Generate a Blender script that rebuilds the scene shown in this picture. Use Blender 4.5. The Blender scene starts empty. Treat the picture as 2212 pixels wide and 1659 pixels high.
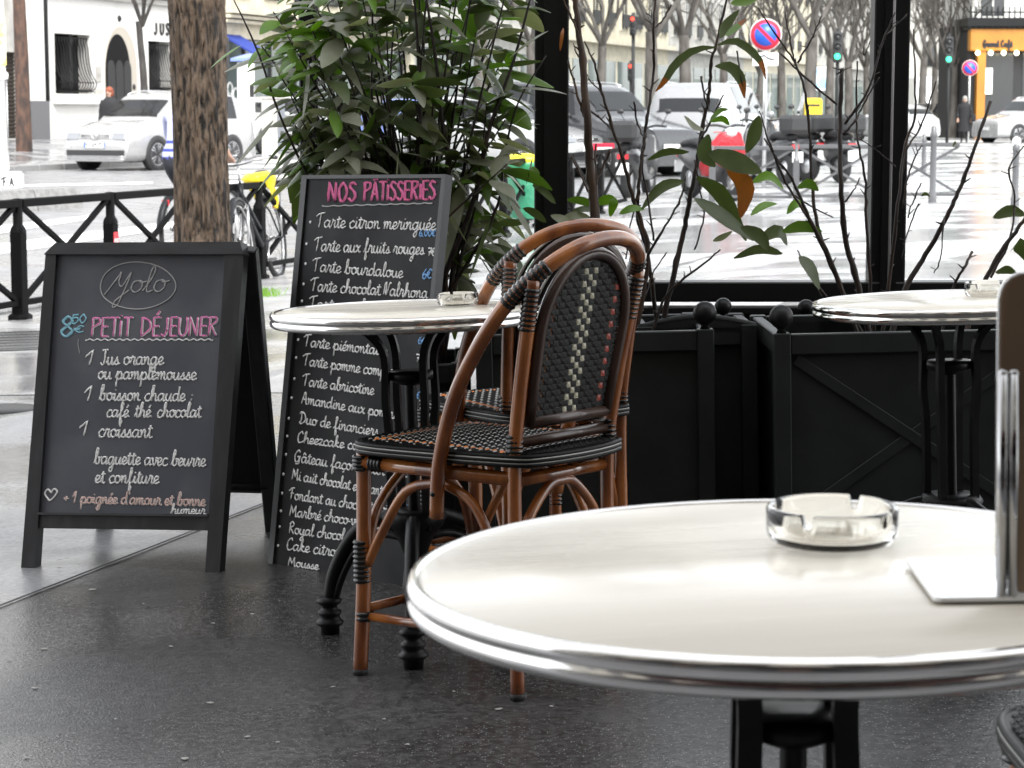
import bpy, bmesh, math, random
from mathutils import Vector, Matrix
R = math.radians
random.seed(7)
SC = bpy.context.scene
COL = SC.collection

# ---------------------------------------------------------------- camera, sky, sun, exposure
CAM_Z = 1.15
PITCH = math.atan(589.5 / 4851.0)
cam_data = bpy.data.cameras.new("camera")
cam = bpy.data.objects.new("camera", cam_data)
COL.objects.link(cam)
cam.location = (0, 0, CAM_Z)
cam.rotation_euler = (R(90) - PITCH, 0, 0)
cam_data.sensor_width = 36.0
cam_data.lens = 36.0 * 4851.0 / 2212.0
cam_data.clip_start = 0.05
cam_data.clip_end = 2000.0
cam_data.dof.use_dof = True
cam_data.dof.focus_distance = 5.2
cam_data.dof.aperture_fstop = 16.0
SC.camera = cam

world = bpy.data.worlds.new("World")
SC.world = world
world.use_nodes = True
wn, wl = world.node_tree.nodes, world.node_tree.links
wn.clear()
w_out = wn.new("ShaderNodeOutputWorld")
w_bg = wn.new("ShaderNodeBackground")
w_sky = wn.new("ShaderNodeTexSky")
w_sky.sky_type = 'NISHITA'
w_sky.sun_disc = False
SUN_EL, SUN_AZ = R(50), R(165)
w_sky.sun_elevation = SUN_EL
w_sky.sun_rotation = SUN_AZ
w_sky.air_density = 1.0
w_sky.dust_density = 1.5
w_sky.ozone_density = 1.0
w_hs = wn.new("ShaderNodeHueSaturation")      # an overcast sky: the same light, nearly grey
w_hs.inputs['Saturation'].default_value = 0.12
w_bg.inputs['Strength'].default_value = 0.15
wl.new(w_sky.outputs[0], w_hs.inputs['Color'])
wl.new(w_hs.outputs[0], w_bg.inputs['Color'])
wl.new(w_bg.outputs[0], w_out.inputs['Surface'])

sun_data = bpy.data.lights.new("sun", 'SUN')
sun_data.energy = 1.3
sun_data.angle = R(25)
sun_data.color = (1.0, 0.97, 0.93)
sun = bpy.data.objects.new("sun", sun_data)
COL.objects.link(sun)
# the sky's sun_rotation turns from +Y towards +X
sdir = Vector((math.sin(SUN_AZ) * math.cos(SUN_EL), math.cos(SUN_AZ) * math.cos(SUN_EL), math.sin(SUN_EL)))
sun.rotation_euler = sdir.to_track_quat('Z', 'Y').to_euler()

SC.view_settings.view_transform = 'Standard'
SC.view_settings.look = 'None'
SC.view_settings.exposure = 2.05
SC.view_settings.gamma = 1.0
SC.cycles.max_bounces = 12
SC.cycles.transparent_max_bounces = 16
SC.cycles.transmission_bounces = 10
SC.cycles.caustics_refractive = True
SC.cycles.sample_clamp_indirect = 8.0

# ---------------------------------------------------------------- helpers
FWD = Vector((0, math.cos(PITCH), -math.sin(PITCH)))
UPV = Vector((0, math.sin(PITCH), math.cos(PITCH)))
C0 = Vector((0, 0, CAM_Z))

def ray(u, v):
    """direction seen at a place of the photograph, measured on a 2212 x 1659 copy of it; y = 1"""
    d = Vector(((u - 1106.0) / 4851.0, 0, 0)) + UPV * (-(v - 829.5) / 4851.0) + FWD
    return d / d.y

def at(u, v, Y):
    return C0 + ray(u, v) * Y

# street frame: t = distance to the left of the kerb line of the pavement, s = distance along it
SDIR = Vector((0.312, 0.95)).normalized()
SNOR = Vector((-SDIR.y, SDIR.x))
P0 = Vector((-3.34, 15.2))

def street(x, y):
    d = Vector((x, y)) - P0
    return d.dot(SNOR), d.dot(SDIR)

def unstreet(t, s):
    p = P0 + SNOR * t + SDIR * s
    return p.x, p.y

def smooth(a, b, x):
    k = min(1.0, max(0.0, (x - a) / (b - a)))
    return k * k * (3 - 2 * k)

T_CAM = street(0, 0)[0]

def lerp_table(tab, x):
    if x <= tab[0][0]: return tab[0][1]
    for (a, fa), (b, fb) in zip(tab, tab[1:]):
        if x <= b: return fa + (fb - fa) * (x - a) / (b - a)
    return tab[-1][1]

PROFILE = [(-30, 0.12), (T_CAM - 4, 0.07), (T_CAM + 1.5, -0.010), (T_CAM + 4.2, -0.085), (-1.2, -0.215), (0.35, -0.27), (0.75, -0.30), (6.5, -0.14), (15.4, -0.20),
           (15.6, -0.06), (17.0, 0.0), (22, 0.42), (60, 0.5)]
PROFILE_FAR = [(-30, 0.05), (12.5, -0.05), (15.4, -0.06), (15.6, 0.04), (17.0, 0.1), (22, 0.42), (60, 0.5)]

def ground_z(x, y):
    t = street(x, y)[0]
    k = smooth(18, 42, y)
    return lerp_table(PROFILE, t) * (1 - k) + lerp_table(PROFILE_FAR, t) * k

def gp(u, v):
    """the point of the ground seen at (u, v)"""
    d = ray(u, v)
    Y = 3.0
    for _ in range(60):
        x = d.x * Y
        z = CAM_Z + d.z * Y
        e = z - ground_z(x, Y)
        Y += e / max(0.02, -d.z) * 0.7
        Y = min(400.0, max(1.0, Y))
    return Vector((d.x * Y, Y, ground_z(d.x * Y, Y)))

def on_ground(u, Y):
    x = ray(u, 240).x * Y
    return Vector((x, Y, ground_z(x, Y)))

class MB:
    """collects shapes into ONE mesh"""
    def __init__(self):
        self.v, self.f, self.m, self.s = [], [], [], []
    def add(self, vs, fs, mi=0, smooth_=True, M=None):
        b = len(self.v)
        for p in vs:
            p = Vector(p)
            self.v.append(M @ p if M is not None else p)
        for f in fs:
            self.f.append([b + i for i in f]); self.m.append(mi); self.s.append(smooth_)
        return self
    def box(self, c, d, mi=0, rot=None, M=None, taper=1.0, bev=0.0):
        hx, hy, hz = d[0] / 2, d[1] / 2, d[2] / 2
        T = Matrix.Translation(Vector(c))
        if rot is not None:
            T = T @ (rot.to_4x4() if isinstance(rot, Matrix) else Matrix.Rotation(rot, 4, 'Z'))
        if M is not None: T = M @ T
        b = min(bev, hx * .45, hy * .45, hz * .45)
        if b > 0:
            vs, idx = [], {}
            for sx in (-1, 1):
                for sy in (-1, 1):
                    for sz in (-1, 1):
                        for a in range(3):
                            h = [hx, hy, hz]
                            q = [h[k] - (0 if k == a else b) for k in range(3)]
                            idx[sx, sy, sz, a] = len(vs); vs.append((sx * q[0], sy * q[1], sz * q[2]))
            fs = []
            for a in range(3):
                o = [k for k in range(3) if k != a]
                for sg in (-1, 1):
                    q = []
                    for (p1, p2) in ((-1, -1), (1, -1), (1, 1), (-1, 1)):
                        k = [0, 0, 0]; k[a] = sg; k[o[0]] = p1; k[o[1]] = p2
                        q.append(idx[k[0], k[1], k[2], a])
                    fs.append(q)
            for a in range(3):      # edges running along axis a
                o = [k for k in range(3) if k != a]
                for s1 in (-1, 1):
                    for s2 in (-1, 1):
                        q = []
                        for (sa, ax) in ((-1, o[0]), (1, o[0]), (1, o[1]), (-1, o[1])):
                            k = [0, 0, 0]; k[a] = sa; k[o[0]] = s1; k[o[1]] = s2
                            q.append(idx[k[0], k[1], k[2], ax])
                        fs.append(q)
            for sx in (-1, 1):
                for sy in (-1, 1):
                    for sz in (-1, 1):
                        fs.append([idx[sx, sy, sz, a] for a in range(3)])
            return self.add(vs, fs, mi, False, T)
        vs = [(sx * hx * (taper if sz > 0 else 1), sy * hy * (taper if sz > 0 else 1), sz * hz) for sx in (-1, 1) for sy in (-1, 1) for sz in (-1, 1)]
        fs = [(0, 1, 3, 2), (4, 6, 7, 5), (0, 4, 5, 1), (2, 3, 7, 6), (0, 2, 6, 4), (1, 5, 7, 3)]
        return self.add(vs, fs, mi, False, T)
    def tube(self, pts, r, n=8, mi=0, cap=True, M=None, flat=1.0, closed=False):
        pts = [Vector(p) for p in pts]
        N = len(pts)
        rr = r if isinstance(r, (list, tuple)) else [r] * N
        b = len(self.v)
        up = None
        for i, p in enumerate(pts):
            if closed: d = pts[(i + 1) % N] - pts[i - 1]
            else: d = pts[min(i + 1, N - 1)] - pts[max(i - 1, 0)]
            if d.length < 1e-9: d = Vector((0, 0, 1))
            d.normalize()
            if up is None:
                up = Vector((0, 0, 1)) if abs(d.z) < .9 else Vector((1, 0, 0))
            a = d.cross(up)
            if a.length < 1e-5: a = d.orthogonal()
            a.normalize(); c = a.cross(d).normalized(); up = c
            for k in range(n):
                t = 2 * math.pi * k / n
                q = p + (a * math.cos(t) + c * math.sin(t) * flat) * rr[i]
                self.v.append(M @ q if M is not None else q)
        last = N if closed else N - 1
        for i in range(last):
            j = (i + 1) % N
            for k in range(n):
                self.f.append([b + i * n + k, b + i * n + (k + 1) % n, b + j * n + (k + 1) % n, b + j * n + k])
                self.m.append(mi); self.s.append(True)
        if cap and not closed:
            self.f.append([b + k for k in range(n)][::-1]); self.m.append(mi); self.s.append(False)
            self.f.append([b + (N - 1) * n + k for k in range(n)]); self.m.append(mi); self.s.append(False)
        return self
    def lathe(self, prof, n=24, mi=0, M=None, closed=False):
        """profile [(r, z)] turned about Z"""
        vs, fs = [], []
        K = len(prof)
        for (r, z) in prof:
            for k in range(n):
                t = 2 * math.pi * k / n
                vs.append((r * math.cos(t), r * math.sin(t), z))
        for i in range(K if closed else K - 1):
            j = (i + 1) % K
            for k in range(n):
                fs.append((i * n + k, i * n + (k + 1) % n, j * n + (k + 1) % n, j * n + k))
        self.add(vs, fs, mi, True, M)
        if not closed:
            for i, rev in ((0, True), (K - 1, False)):
                if prof[i][0] > 1e-6:
                    ring = [i * n + k for k in range(n)]
                    self.add([vs[q] for q in ring], [list(range(n))[::-1] if rev else list(range(n))], mi, False, M)
        return self
    def sphere(self, c, r, n=16, mi=0, sc=(1, 1, 1), M=None):
        prof = [(r * math.sin(math.pi * i / n), -r * math.cos(math.pi * i / n)) for i in range(n + 1)]
        T = Matrix.Translation(Vector(c)) @ Matrix.Diagonal((sc[0], sc[1], sc[2], 1))
        return self.lathe(prof, n * 2 if n < 12 else n, mi, M @ T if M is not None else T)
    def prism(self, poly, z0, z1, mi=0, M=None, smooth_=False):
        n = len(poly)
        vs = [(p[0], p[1], z0) for p in poly] + [(p[0], p[1], z1) for p in poly]
        fs = [list(range(n))[::-1], list(range(n, 2 * n))]
        self.add(vs, fs, mi, False, M)
        vs2 = list(vs)
        self.add(vs2, [(i, (i + 1) % n, n + (i + 1) % n, n + i) for i in range(n)], mi, smooth_, M)
        return self
    def quad(self, a, b, c, d, mi=0):
        return self.add([a, b, c, d], [(0, 1, 2, 3)], mi, False)
    def build(self, name, mats, parent=None, loc=None):
        me = bpy.data.meshes.new(name)
        me.from_pydata([tuple(p) for p in self.v], [], self.f)
        ml = mats if isinstance(mats, (list, tuple)) else [mats]
        for m in ml: me.materials.append(m)
        me.polygons.foreach_set('material_index', self.m)
        me.polygons.foreach_set('use_smooth', self.s)
        me.update()
        bm = bmesh.new(); bm.from_mesh(me)
        bmesh.ops.recalc_face_normals(bm, faces=bm.faces)
        bm.to_mesh(me); bm.free()
        o = bpy.data.objects.new(name, me)
        COL.objects.link(o)
        if parent is not None: o.parent = parent
        if loc is not None: o.location = loc
        return o

def tag(o, label=None, cat=None, group=None, kind=None):
    if label: o['label'] = label
    if cat: o['category'] = cat
    if group: o['group'] = group
    if kind: o['kind'] = kind
    return o

def thing(name, label, cat, loc=(0, 0, 0), rz=0.0, group=None, tilt=(0, 0)):
    o = bpy.data.objects.new(name, None)
    o.empty_display_size = 0.1
    COL.objects.link(o)
    o.location = loc
    T = Matrix.Rotation(-tilt[1], 3, 'X') @ Matrix.Rotation(tilt[0], 3, 'Y') @ Matrix.Rotation(rz, 3, 'Z')
    o.rotation_euler = T.to_euler()
    return tag(o, label, cat, group)

def copy_tree(o, parent=None):
    c = o.copy(); COL.objects.link(c); c.parent = parent
    for ch in list(o.children):
        copy_tree(ch, c)
    return c

def spline(pts, k=6, closed=False):
    """Catmull-Rom through the points"""
    P = [Vector(p) for p in pts]
    if len(P) < 3: return P
    out, N = [], len(P)
    rng = range(N if closed else N - 1)
    for i in rng:
        p1, p2 = P[i], P[(i + 1) % N]
        p0 = P[i - 1] if (i > 0 or closed) else p1 * 2 - p2
        p3 = P[(i + 2) % N] if (i + 2 < N or closed) else p2 * 2 - p1
        for j in range(k):
            t = j / k
            out.append(0.5 * ((2 * p1) + (p2 - p0) * t + (2 * p0 - 5 * p1 + 4 * p2 - p3) * t * t + (3 * p1 - p0 - 3 * p2 + p3) * t ** 3))
    if not closed: out.append(P[-1])
    return out

# ---------------------------------------------------------------- materials
def mat(name, col, rough=0.5, metal=0.0, noise=None, bump=None, spec=None, coat=0.0, emit=None, rough_noise=None, coords='Object', alpha=None):
    """noise: (scale, second colour, low, high, detail); bump: (scale, strength, distance); rough_noise: (scale, rough2)"""
    m = bpy.data.materials.new(name); m.use_nodes = True
    n, l = m.node_tree.nodes, m.node_tree.links
    b = n['Principled BSDF']
    b.inputs['Base Color'].default_value = (*col, 1)
    b.inputs['Roughness'].default_value = rough
    b.inputs['Metallic'].default_value = metal
    if spec is not None: b.inputs['Specular IOR Level'].default_value = spec
    if coat: b.inputs['Coat Weight'].default_value = coat; b.inputs['Coat Roughness'].default_value = 0.08 if coat != .4 else .24
    if emit: b.inputs['Emission Color'].default_value = (*emit[0], 1); b.inputs['Emission Strength'].default_value = emit[1]
    if noise or bump or rough_noise:
        tc = n.new('ShaderNodeTexCoord')
    def ntex(scale, detail=4.0):
        t = n.new('ShaderNodeTexNoise'); t.inputs['Detail'].default_value = detail
        if isinstance(scale, (tuple, list)):
            mp = n.new('ShaderNodeMapping'); mp.inputs['Scale'].default_value = scale
            l.new(tc.outputs[coords], mp.inputs['Vector']); l.new(mp.outputs[0], t.inputs['Vector'])
            t.inputs['Scale'].default_value = 1.0
        else:
            t.inputs['Scale'].default_value = scale
            l.new(tc.outputs[coords], t.inputs['Vector'])
        return t
    if noise:
        t = ntex(noise[0], noise[4] if len(noise) > 4 else 5.0)
        r = n.new('ShaderNodeValToRGB')
        r.color_ramp.elements[0].position = noise[2]; r.color_ramp.elements[0].color = (*col, 1)
        r.color_ramp.elements[1].position = noise[3]; r.color_ramp.elements[1].color = (*noise[1], 1)
        l.new(t.outputs['Fac'], r.inputs['Fac']); l.new(r.outputs['Color'], b.inputs['Base Color'])
    if rough_noise:
        t = ntex(rough_noise[0], 3.0)
        r = n.new('ShaderNodeMapRange')
        r.inputs['From Min'].default_value = rough_noise[2] if len(rough_noise) > 2 else 0.35
        r.inputs['From Max'].default_value = rough_noise[3] if len(rough_noise) > 3 else 0.65
        r.inputs['To Min'].default_value = rough; r.inputs['To Max'].default_value = rough_noise[1]
        l.new(t.outputs['Fac'], r.inputs['Value']); l.new(r.outputs[0], b.inputs['Roughness'])
    if bump:
        t = ntex(bump[0], 4.0)
        bp = n.new('ShaderNodeBump'); bp.inputs['Strength'].default_value = bump[1]
        bp.inputs['Distance'].default_value = bump[2] if len(bump) > 2 else 0.01
        l.new(t.outputs['Fac'], bp.inputs['Height']); l.new(bp.outputs[0], b.inputs['Normal'])
    return m

def glass_mat(name, col=(1, 1, 1), rough=0.0, ior=1.45):
    m = bpy.data.materials.new(name); m.use_nodes = True
    b = m.node_tree.nodes['Principled BSDF']
    b.inputs['Base Color'].default_value = (*col, 1)
    b.inputs['Transmission Weight'].default_value = 1.0
    b.inputs['Roughness'].default_value = rough
    b.inputs['IOR'].default_value = ior
    return m

def pane_mat(name, tint=(0.97, 0.98, 0.98), refl=0.06):
    """a thin window pane: see-through with a weak reflection"""
    m = bpy.data.materials.new(name); m.use_nodes = True
    n, l = m.node_tree.nodes, m.node_tree.links
    n.remove(n['Principled BSDF'])
    tr = n.new('ShaderNodeBsdfTransparent'); tr.inputs[0].default_value = (*tint, 1)
    gl = n.new('ShaderNodeBsdfGlossy'); gl.inputs['Roughness'].default_value = 0.02
    fr = n.new('ShaderNodeFresnel'); fr.inputs['IOR'].default_value = 1.25
    mx = n.new('ShaderNodeMixShader')
    l.new(fr.outputs[0], mx.inputs[0]); l.new(tr.outputs[0], mx.inputs[1]); l.new(gl.outputs[0], mx.inputs[2])
    l.new(mx.outputs[0], n['Material Output'].inputs['Surface'])
    return m

M = {}
M['chrome'] = mat('chrome', (0.75, 0.74, 0.72), 0.09, 1.0)
M['steel'] = mat('steel', (0.55, 0.55, 0.55), 0.25, 1.0)
M['black_iron'] = mat('black_iron', (0.006, 0.006, 0.0064), 0.42, 0.0, bump=(60, 0.25, 0.004), spec=.22)
M['black_paint'] = mat('black_paint', (0.007, 0.0072, 0.0075), 0.4, bump=(40, 0.1, 0.003), spec=.25)
M['planter_paint'] = mat('planter_paint', (0.017, 0.0198, 0.0192), 0.5, bump=(30, 0.15, 0.003), noise=(9, (0.012, 0.0138, 0.0134), .4, .7), spec=.25)
M['rattan'] = mat('rattan', (0.38, 0.128, 0.028), 0.22, noise=((16, 16, 5), (0.17, 0.045, 0.010), .36, .62), coat=0.7)
M['rattan_pale'] = mat('rattan_pale', (0.45, 0.21, 0.06), 0.3, noise=((14, 14, 3), (0.33, 0.12, 0.03), .4, .66), coat=0.4)
M['rattan_dark'] = mat('rattan_dark', (0.05, 0.023, 0.013), 0.35, noise=((14, 14, 5), (0.033, 0.015, 0.009), .4, .66), coat=0.3)
M['cane_black'] = mat('cane_black', (0.004, 0.0038, 0.0038), 0.45, spec=.16)
M['cane_white'] = mat('cane_white', (0.40, 0.40, 0.37), 0.35)
M['cane_cream'] = mat('cane_cream', (0.44, 0.42, 0.31), 0.4)
M['cane_orange'] = mat('cane_orange', (0.62, 0.19, 0.045), 0.4)
M['cane_red'] = mat('cane_red', (0.32, 0.05, 0.035), 0.4)
M['cane_brown'] = mat('cane_brown', (0.008, 0.006, 0.0048), 0.5, spec=.12)
M['glass'] = glass_mat('glass', (0.99, 0.98, 0.945))
M['white_paint'] = mat('white_paint', (0.78, 0.78, 0.76), 0.45)
M['rubber'] = mat('rubber', (0.018, 0.018, 0.019), 0.7)
M['car_glass'] = mat('car_glass', (0.014, 0.015, 0.016), 0.05, spec=0.32)
M['alloy'] = mat('alloy', (0.62, 0.62, 0.63), 0.3, 0.8)
M['lamp_glass'] = mat('lamp_glass', (0.55, 0.56, 0.57), 0.08, 0.2)
M['red_lens'] = mat('red_lens', (0.55, 0.02, 0.03), 0.15)
M['dark_trim'] = mat('dark_trim', (0.02, 0.02, 0.021), 0.5)
M['plate_white'] = mat('plate_white', (0.75, 0.75, 0.75), 0.4)
M['ink'] = mat('ink', (0.02, 0.02, 0.025), 0.6)
# ---------------------------------------------------------------- the ground
def asphalt(name, c1, c2, rough1, rough2, speck=0.0, speck_col=(0.5, 0.5, 0.48), scale=1.0, wet_scale=0.9, bump=0.35, lo=.42, hi=.6, speck_scale=150):
    m = bpy.data.materials.new(name); m.use_nodes = True
    n, l = m.node_tree.nodes, m.node_tree.links
    b = n['Principled BSDF']
    tc = n.new('ShaderNodeTexCoord')
    def noise(s, d=5.0, dist=0.0):
        t = n.new('ShaderNodeTexNoise'); t.inputs['Scale'].default_value = s; t.inputs['Detail'].default_value = d
        t.inputs['Distortion'].default_value = dist
        l.new(tc.outputs['Object'], t.inputs['Vector']); return t
    a = noise(60 * scale, 6); w = noise(wet_scale, 6, 0.6); p = noise(3.1, 4)
    r = n.new('ShaderNodeValToRGB')
    r.color_ramp.elements[0].position = .35; r.color_ramp.elements[0].color = (*c1, 1)
    r.color_ramp.elements[1].position = .68; r.color_ramp.elements[1].color = (*c2, 1)
    l.new(a.outputs['Fac'], r.inputs['Fac'])
    mul = n.new('ShaderNodeMix'); mul.data_type = 'RGBA'; mul.blend_type = 'MULTIPLY'
    mul.inputs[0].default_value = 0.6
    pr = n.new('ShaderNodeValToRGB')
    pr.color_ramp.elements[0].position = .3; pr.color_ramp.elements[0].color = (.45, .45, .46, 1)
    pr.color_ramp.elements[1].position = .7; pr.color_ramp.elements[1].color = (1, 1, 1, 1)
    l.new(p.outputs['Fac'], pr.inputs['Fac'])
    l.new(r.outputs['Color'], mul.inputs[6]); l.new(pr.outputs['Color'], mul.inputs[7])
    last = mul.outputs[2]
    if speck:
        vo = n.new('ShaderNodeTexVoronoi'); vo.inputs['Scale'].default_value = speck_scale * scale
        l.new(tc.outputs['Object'], vo.inputs['Vector'])
        sep = n.new('ShaderNodeSeparateColor'); l.new(vo.outputs['Color'], sep.inputs[0])
        th = n.new('ShaderNodeMath'); th.operation = 'GREATER_THAN'; th.inputs[1].default_value = 1 - speck
        l.new(sep.outputs[0], th.inputs[0])
        dd = n.new('ShaderNodeMath'); dd.operation = 'LESS_THAN'; dd.inputs[1].default_value = 0.38
        l.new(vo.outputs['Distance'], dd.inputs[0])
        mm = n.new('ShaderNodeMath'); mm.operation = 'MULTIPLY'
        l.new(th.outputs[0], mm.inputs[0]); l.new(dd.outputs[0], mm.inputs[1])
        mx = n.new('ShaderNodeMix'); mx.data_type = 'RGBA'
        l.new(mm.outputs[0], mx.inputs[0]); l.new(last, mx.inputs[6]); mx.inputs[7].default_value = (*speck_col, 1)
        last = mx.outputs[2]
    l.new(last, b.inputs['Base Color'])
    mr = n.new('ShaderNodeMapRange')
    mr.inputs['From Min'].default_value = lo; mr.inputs['From Max'].default_value = hi
    mr.inputs['To Min'].default_value = rough1; mr.inputs['To Max'].default_value = rough2
    l.new(w.outputs['Fac'], mr.inputs['Value']); l.new(mr.outputs[0], b.inputs['Roughness'])
    bp = n.new('ShaderNodeBump'); bp.inputs['Strength'].default_value = bump; bp.inputs['Distance'].default_value = 0.004
    fine = noise(190 * scale, 3)
    l.new(fine.outputs['Fac'], bp.inputs['Height'])
    bp2 = n.new('ShaderNodeBump'); bp2.inputs['Strength'].default_value = 0.12; bp2.inputs['Distance'].default_value = 0.02
    l.new(noise(6, 3).outputs['Fac'], bp2.inputs['Height']); l.new(bp.outputs[0], bp2.inputs['Normal'])
    l.new(bp2.outputs[0], b.inputs['Normal'])
    return m

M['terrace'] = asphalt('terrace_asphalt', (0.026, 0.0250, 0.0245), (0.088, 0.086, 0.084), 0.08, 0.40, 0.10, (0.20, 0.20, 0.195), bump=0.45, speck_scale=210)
M['pavement'] = asphalt('pavement_asphalt', (0.21, 0.21, 0.214), (0.34, 0.34, 0.345), 0.07, 0.42, 0.04, (0.4, 0.4, 0.4), bump=0.15)
M['road'] = asphalt('road_asphalt', (0.19, 0.19, 0.194), (0.27, 0.27, 0.275), 0.25, 0.5, 0.0, scale=0.6, bump=0.15)
M['paint'] = mat('road_paint', (0.72, 0.72, 0.70), 0.35, noise=(18, (0.5, 0.5, 0.49), .5, .75))
M['granite'] = mat('granite', (0.26, 0.26, 0.255), 0.45, noise=(70, (0.15, 0.15, 0.15), .42, .62), bump=(25, 0.3, 0.01))
M['joint'] = mat('joint', (0.008, 0.008, 0.008), 0.7)
M['concrete'] = mat('concrete', (0.22, 0.22, 0.215), 0.7, noise=(12, (0.13, 0.13, 0.125), .4, .7), bump=(40, 0.3, 0.01))

def sheet(name, m, xs, ys, fn, lift=0.0, kind='structure'):
    b = MB(); vs = []; nx, ny = len(xs), len(ys)
    for a in xs:
        for c in ys:
            x, y = fn(a, c); vs.append((x, y, ground_z(x, y) + lift))
    fs = [(i * ny + j, (i + 1) * ny + j, (i + 1) * ny + j + 1, i * ny + j + 1) for i in range(nx - 1) for j in range(ny - 1)]
    b.add(vs, fs, 0, True)
    o = b.build(name, m)
    if kind: o['kind'] = kind
    return o

ts = sorted(set([-60, -40, -30, -22, -16] + [round(-14 + i * .5, 2) for i in range(25)] + [-1.2, -.6, 0, .35, .75, 1.5, 3, 5, 6.5, 8, 10, 12.5, 14, 15.4, 15.6, 17, 19, 22, 30, 45, 60, 100]))
ss = [-30, -26, -23, -20, -18] + [round(-17 + i * .7, 2) for i in range(90)] + [48, 52, 58, 66, 76, 90, 110, 140, 190, 260, 400]
sheet('ground', M['pavement'], ts, ss, unstreet)

sheet('road', M['road'], [.78, 1.6, 2.6, 4, 5.2, 6.5, 8, 9.5, 11, 12.5, 14, 15.4], [s for s in ss if s > -24], unstreet, 0.006)

M['sky_bright_pavement'] = asphalt('sky_bright_asphalt', (0.33, 0.33, 0.333), (0.50, 0.50, 0.503), 0.08, 0.40, 0.0, bump=0.12, wet_scale=.6)  # paler than the pavement: the sky's brightness on it is put into the colour
sheet('sky_bright_pavement', M['sky_bright_pavement'], [-30, -24, -19, -16, -14, -12.5, -11, -10, -9, -8, -7, -6, -5, -4, -3, -2, -1.2, -.6, 0, .40], [-4.4 + i * .7 for i in range(70)] + [48, 55, 66, 80], unstreet, 0.003)
# the darker terrace surfacing stops at a joint that crosses the picture on the left
JA, JB = gp(0, 1315), gp(530, 1108)
jd = (JB - JA).to_2d().normalized(); jn = Vector((jd.y, -jd.x))
if jn.y > 0: jn = -jn
def terr(a, c):
    p = JA.to_2d() + jd * a + jn * c
    return p.x, p.y
sheet('terrace_floor', M['terrace'], [-3 + i * .3 for i in range(11)] + [.4 + i * .25 for i in range(30)] + [9, 11], [i * .25 for i in range(18)] + [5, 6.5, 8], terr, 0.004)
b = MB()
for i in range(40):
    a0, a1 = -3 + i * .16, -3 + (i + 1) * .16
    q = []
    for (a, c) in ((a0, -.005), (a1, -.005), (a1, .007), (a0, .007)):
        x, y = terr(a, c); q.append((x, y, ground_z(x, y) + .0085))
    b.quad(*q)
b.build('pavement_joint', M['joint'])['kind'] = 'structure'

# kerbs: granite blocks, 12 cm above the gutter
b = MB()
for side, t0, t1 in ((0, .42, .72), (1, 15.42, 15.7)):
    s = -16.0
    while s < 75:
        L = .98
        x, y = unstreet((t0 + t1) / 2, s + L / 2)
        zt = ground_z(*unstreet(t0 if side == 0 else t1, s + L / 2)) + .03
        b.box((x, y, zt - .09), (t1 - t0, L - .012, .18), 0, Matrix.Rotation(math.atan2(SDIR.y, SDIR.x) - math.pi / 2, 3, 'Z'), bev=.012)
        s += 1.0
b.build('kerb', M['granite'])['kind'] = 'structure'

# painted bands and lane lines on the road
b = MB()
def band(pts_a, pts_b, n=14, lift=.0105):
    for i in range(n):
        q = []
        for (u0, v0), (u1, v1), k in ((pts_a[0], pts_a[1], i), (pts_a[0], pts_a[1], i + 1), (pts_b[0], pts_b[1], i + 1), (pts_b[0], pts_b[1], i)):
            a0, a1 = gp(u0, v0), gp(u1, v1)
            p = a0.lerp(a1, k / n)
            q.append((p.x, p.y, ground_z(p.x, p.y) + lift))
        b.quad(*q)
band(((-60, 497), (200, 466)), ((-60, 516), (200, 474)))
band(((-60, 536), (420, 474)), ((-60, 560), (420, 487)))
band(((-60, 403), (330, 394)), ((-60, 407), (330, 398)))
for k in range(6):      # zebra stripes beyond the bicycle
    v = 349 + k * 11
    band(((470, v), (700, v - 3)), ((470, v + 4 + k * .4), (700, v + 1 + k * .4)), 8)
for k in range(5):      # zebra by the far corner
    v = 297 + k * 7
    band(((1990, v), (2300, v + 2)), ((1990, v + 2.5), (2300, v + 5)), 6)
b.build('road_markings', M['paint'])['kind'] = 'structure'

# a concrete lane separator lying on the road
p1, p2 = gp(-20, 463), gp(182, 450)
t = thing('lane_separator', 'long grey concrete block lying on the road behind the barrier', 'lane separator', (0, 0, 0))
b = MB(); d = (p2 - p1).to_2d().normalized(); nn = Vector((-d.y, d.x)); L = (p2 - p1).length
prof = [(-.18, 0), (-.16, .1), (-.1, .27), (.1, .27), (.16, .1), (.18, 0)]
for k in range(2):
    a0, a1 = L * k / 2 + .01, L * (k + 1) / 2 - .01
    vs = []
    for a in (a0, a1):
        for (o, z) in prof:
            q = p1.to_2d() + d * a + nn * (o + .18); vs.append((q.x, q.y, ground_z(q.x, q.y) + z))
    b.add(vs, [(i, i + 1, 7 + i, 6 + i) for i in range(5)] + [(0, 6, 11, 5), (0, 1, 2, 3, 4, 5), (6, 7, 8, 9, 10, 11)], 0, False)
b.build('block', M['concrete'], t)

# metal tread plate let into the pavement
c0, c1, c2, c3 = gp(-60, 762), gp(84, 757), gp(88, 716), gp(-60, 721)
b = MB(); lift = .007
def bil(a, c): return c0.lerp(c1, a).lerp(c3.lerp(c2, a), c)
q = [bil(a, c) for a, c in ((0, 0), (1, 0), (1, 1), (0, 1))]
b.quad(*[(p.x, p.y, ground_z(p.x, p.y) + lift) for p in q])
for i in range(26):
    for j in range(7):
        p = bil((i + .5) / 26, (j + .5) / 7)
        b.box((p.x, p.y, ground_z(p.x, p.y) + lift + .002), (.035, .009, .004), 0, R(45 if (i + j) % 2 else -45))
tag(b.build('pavement_plate', mat('plate_metal', (0.10, 0.10, 0.10), 0.4, 0.7)), 'dark metal chequer plate let into the pavement by the barrier post', 'pavement plate')

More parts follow.
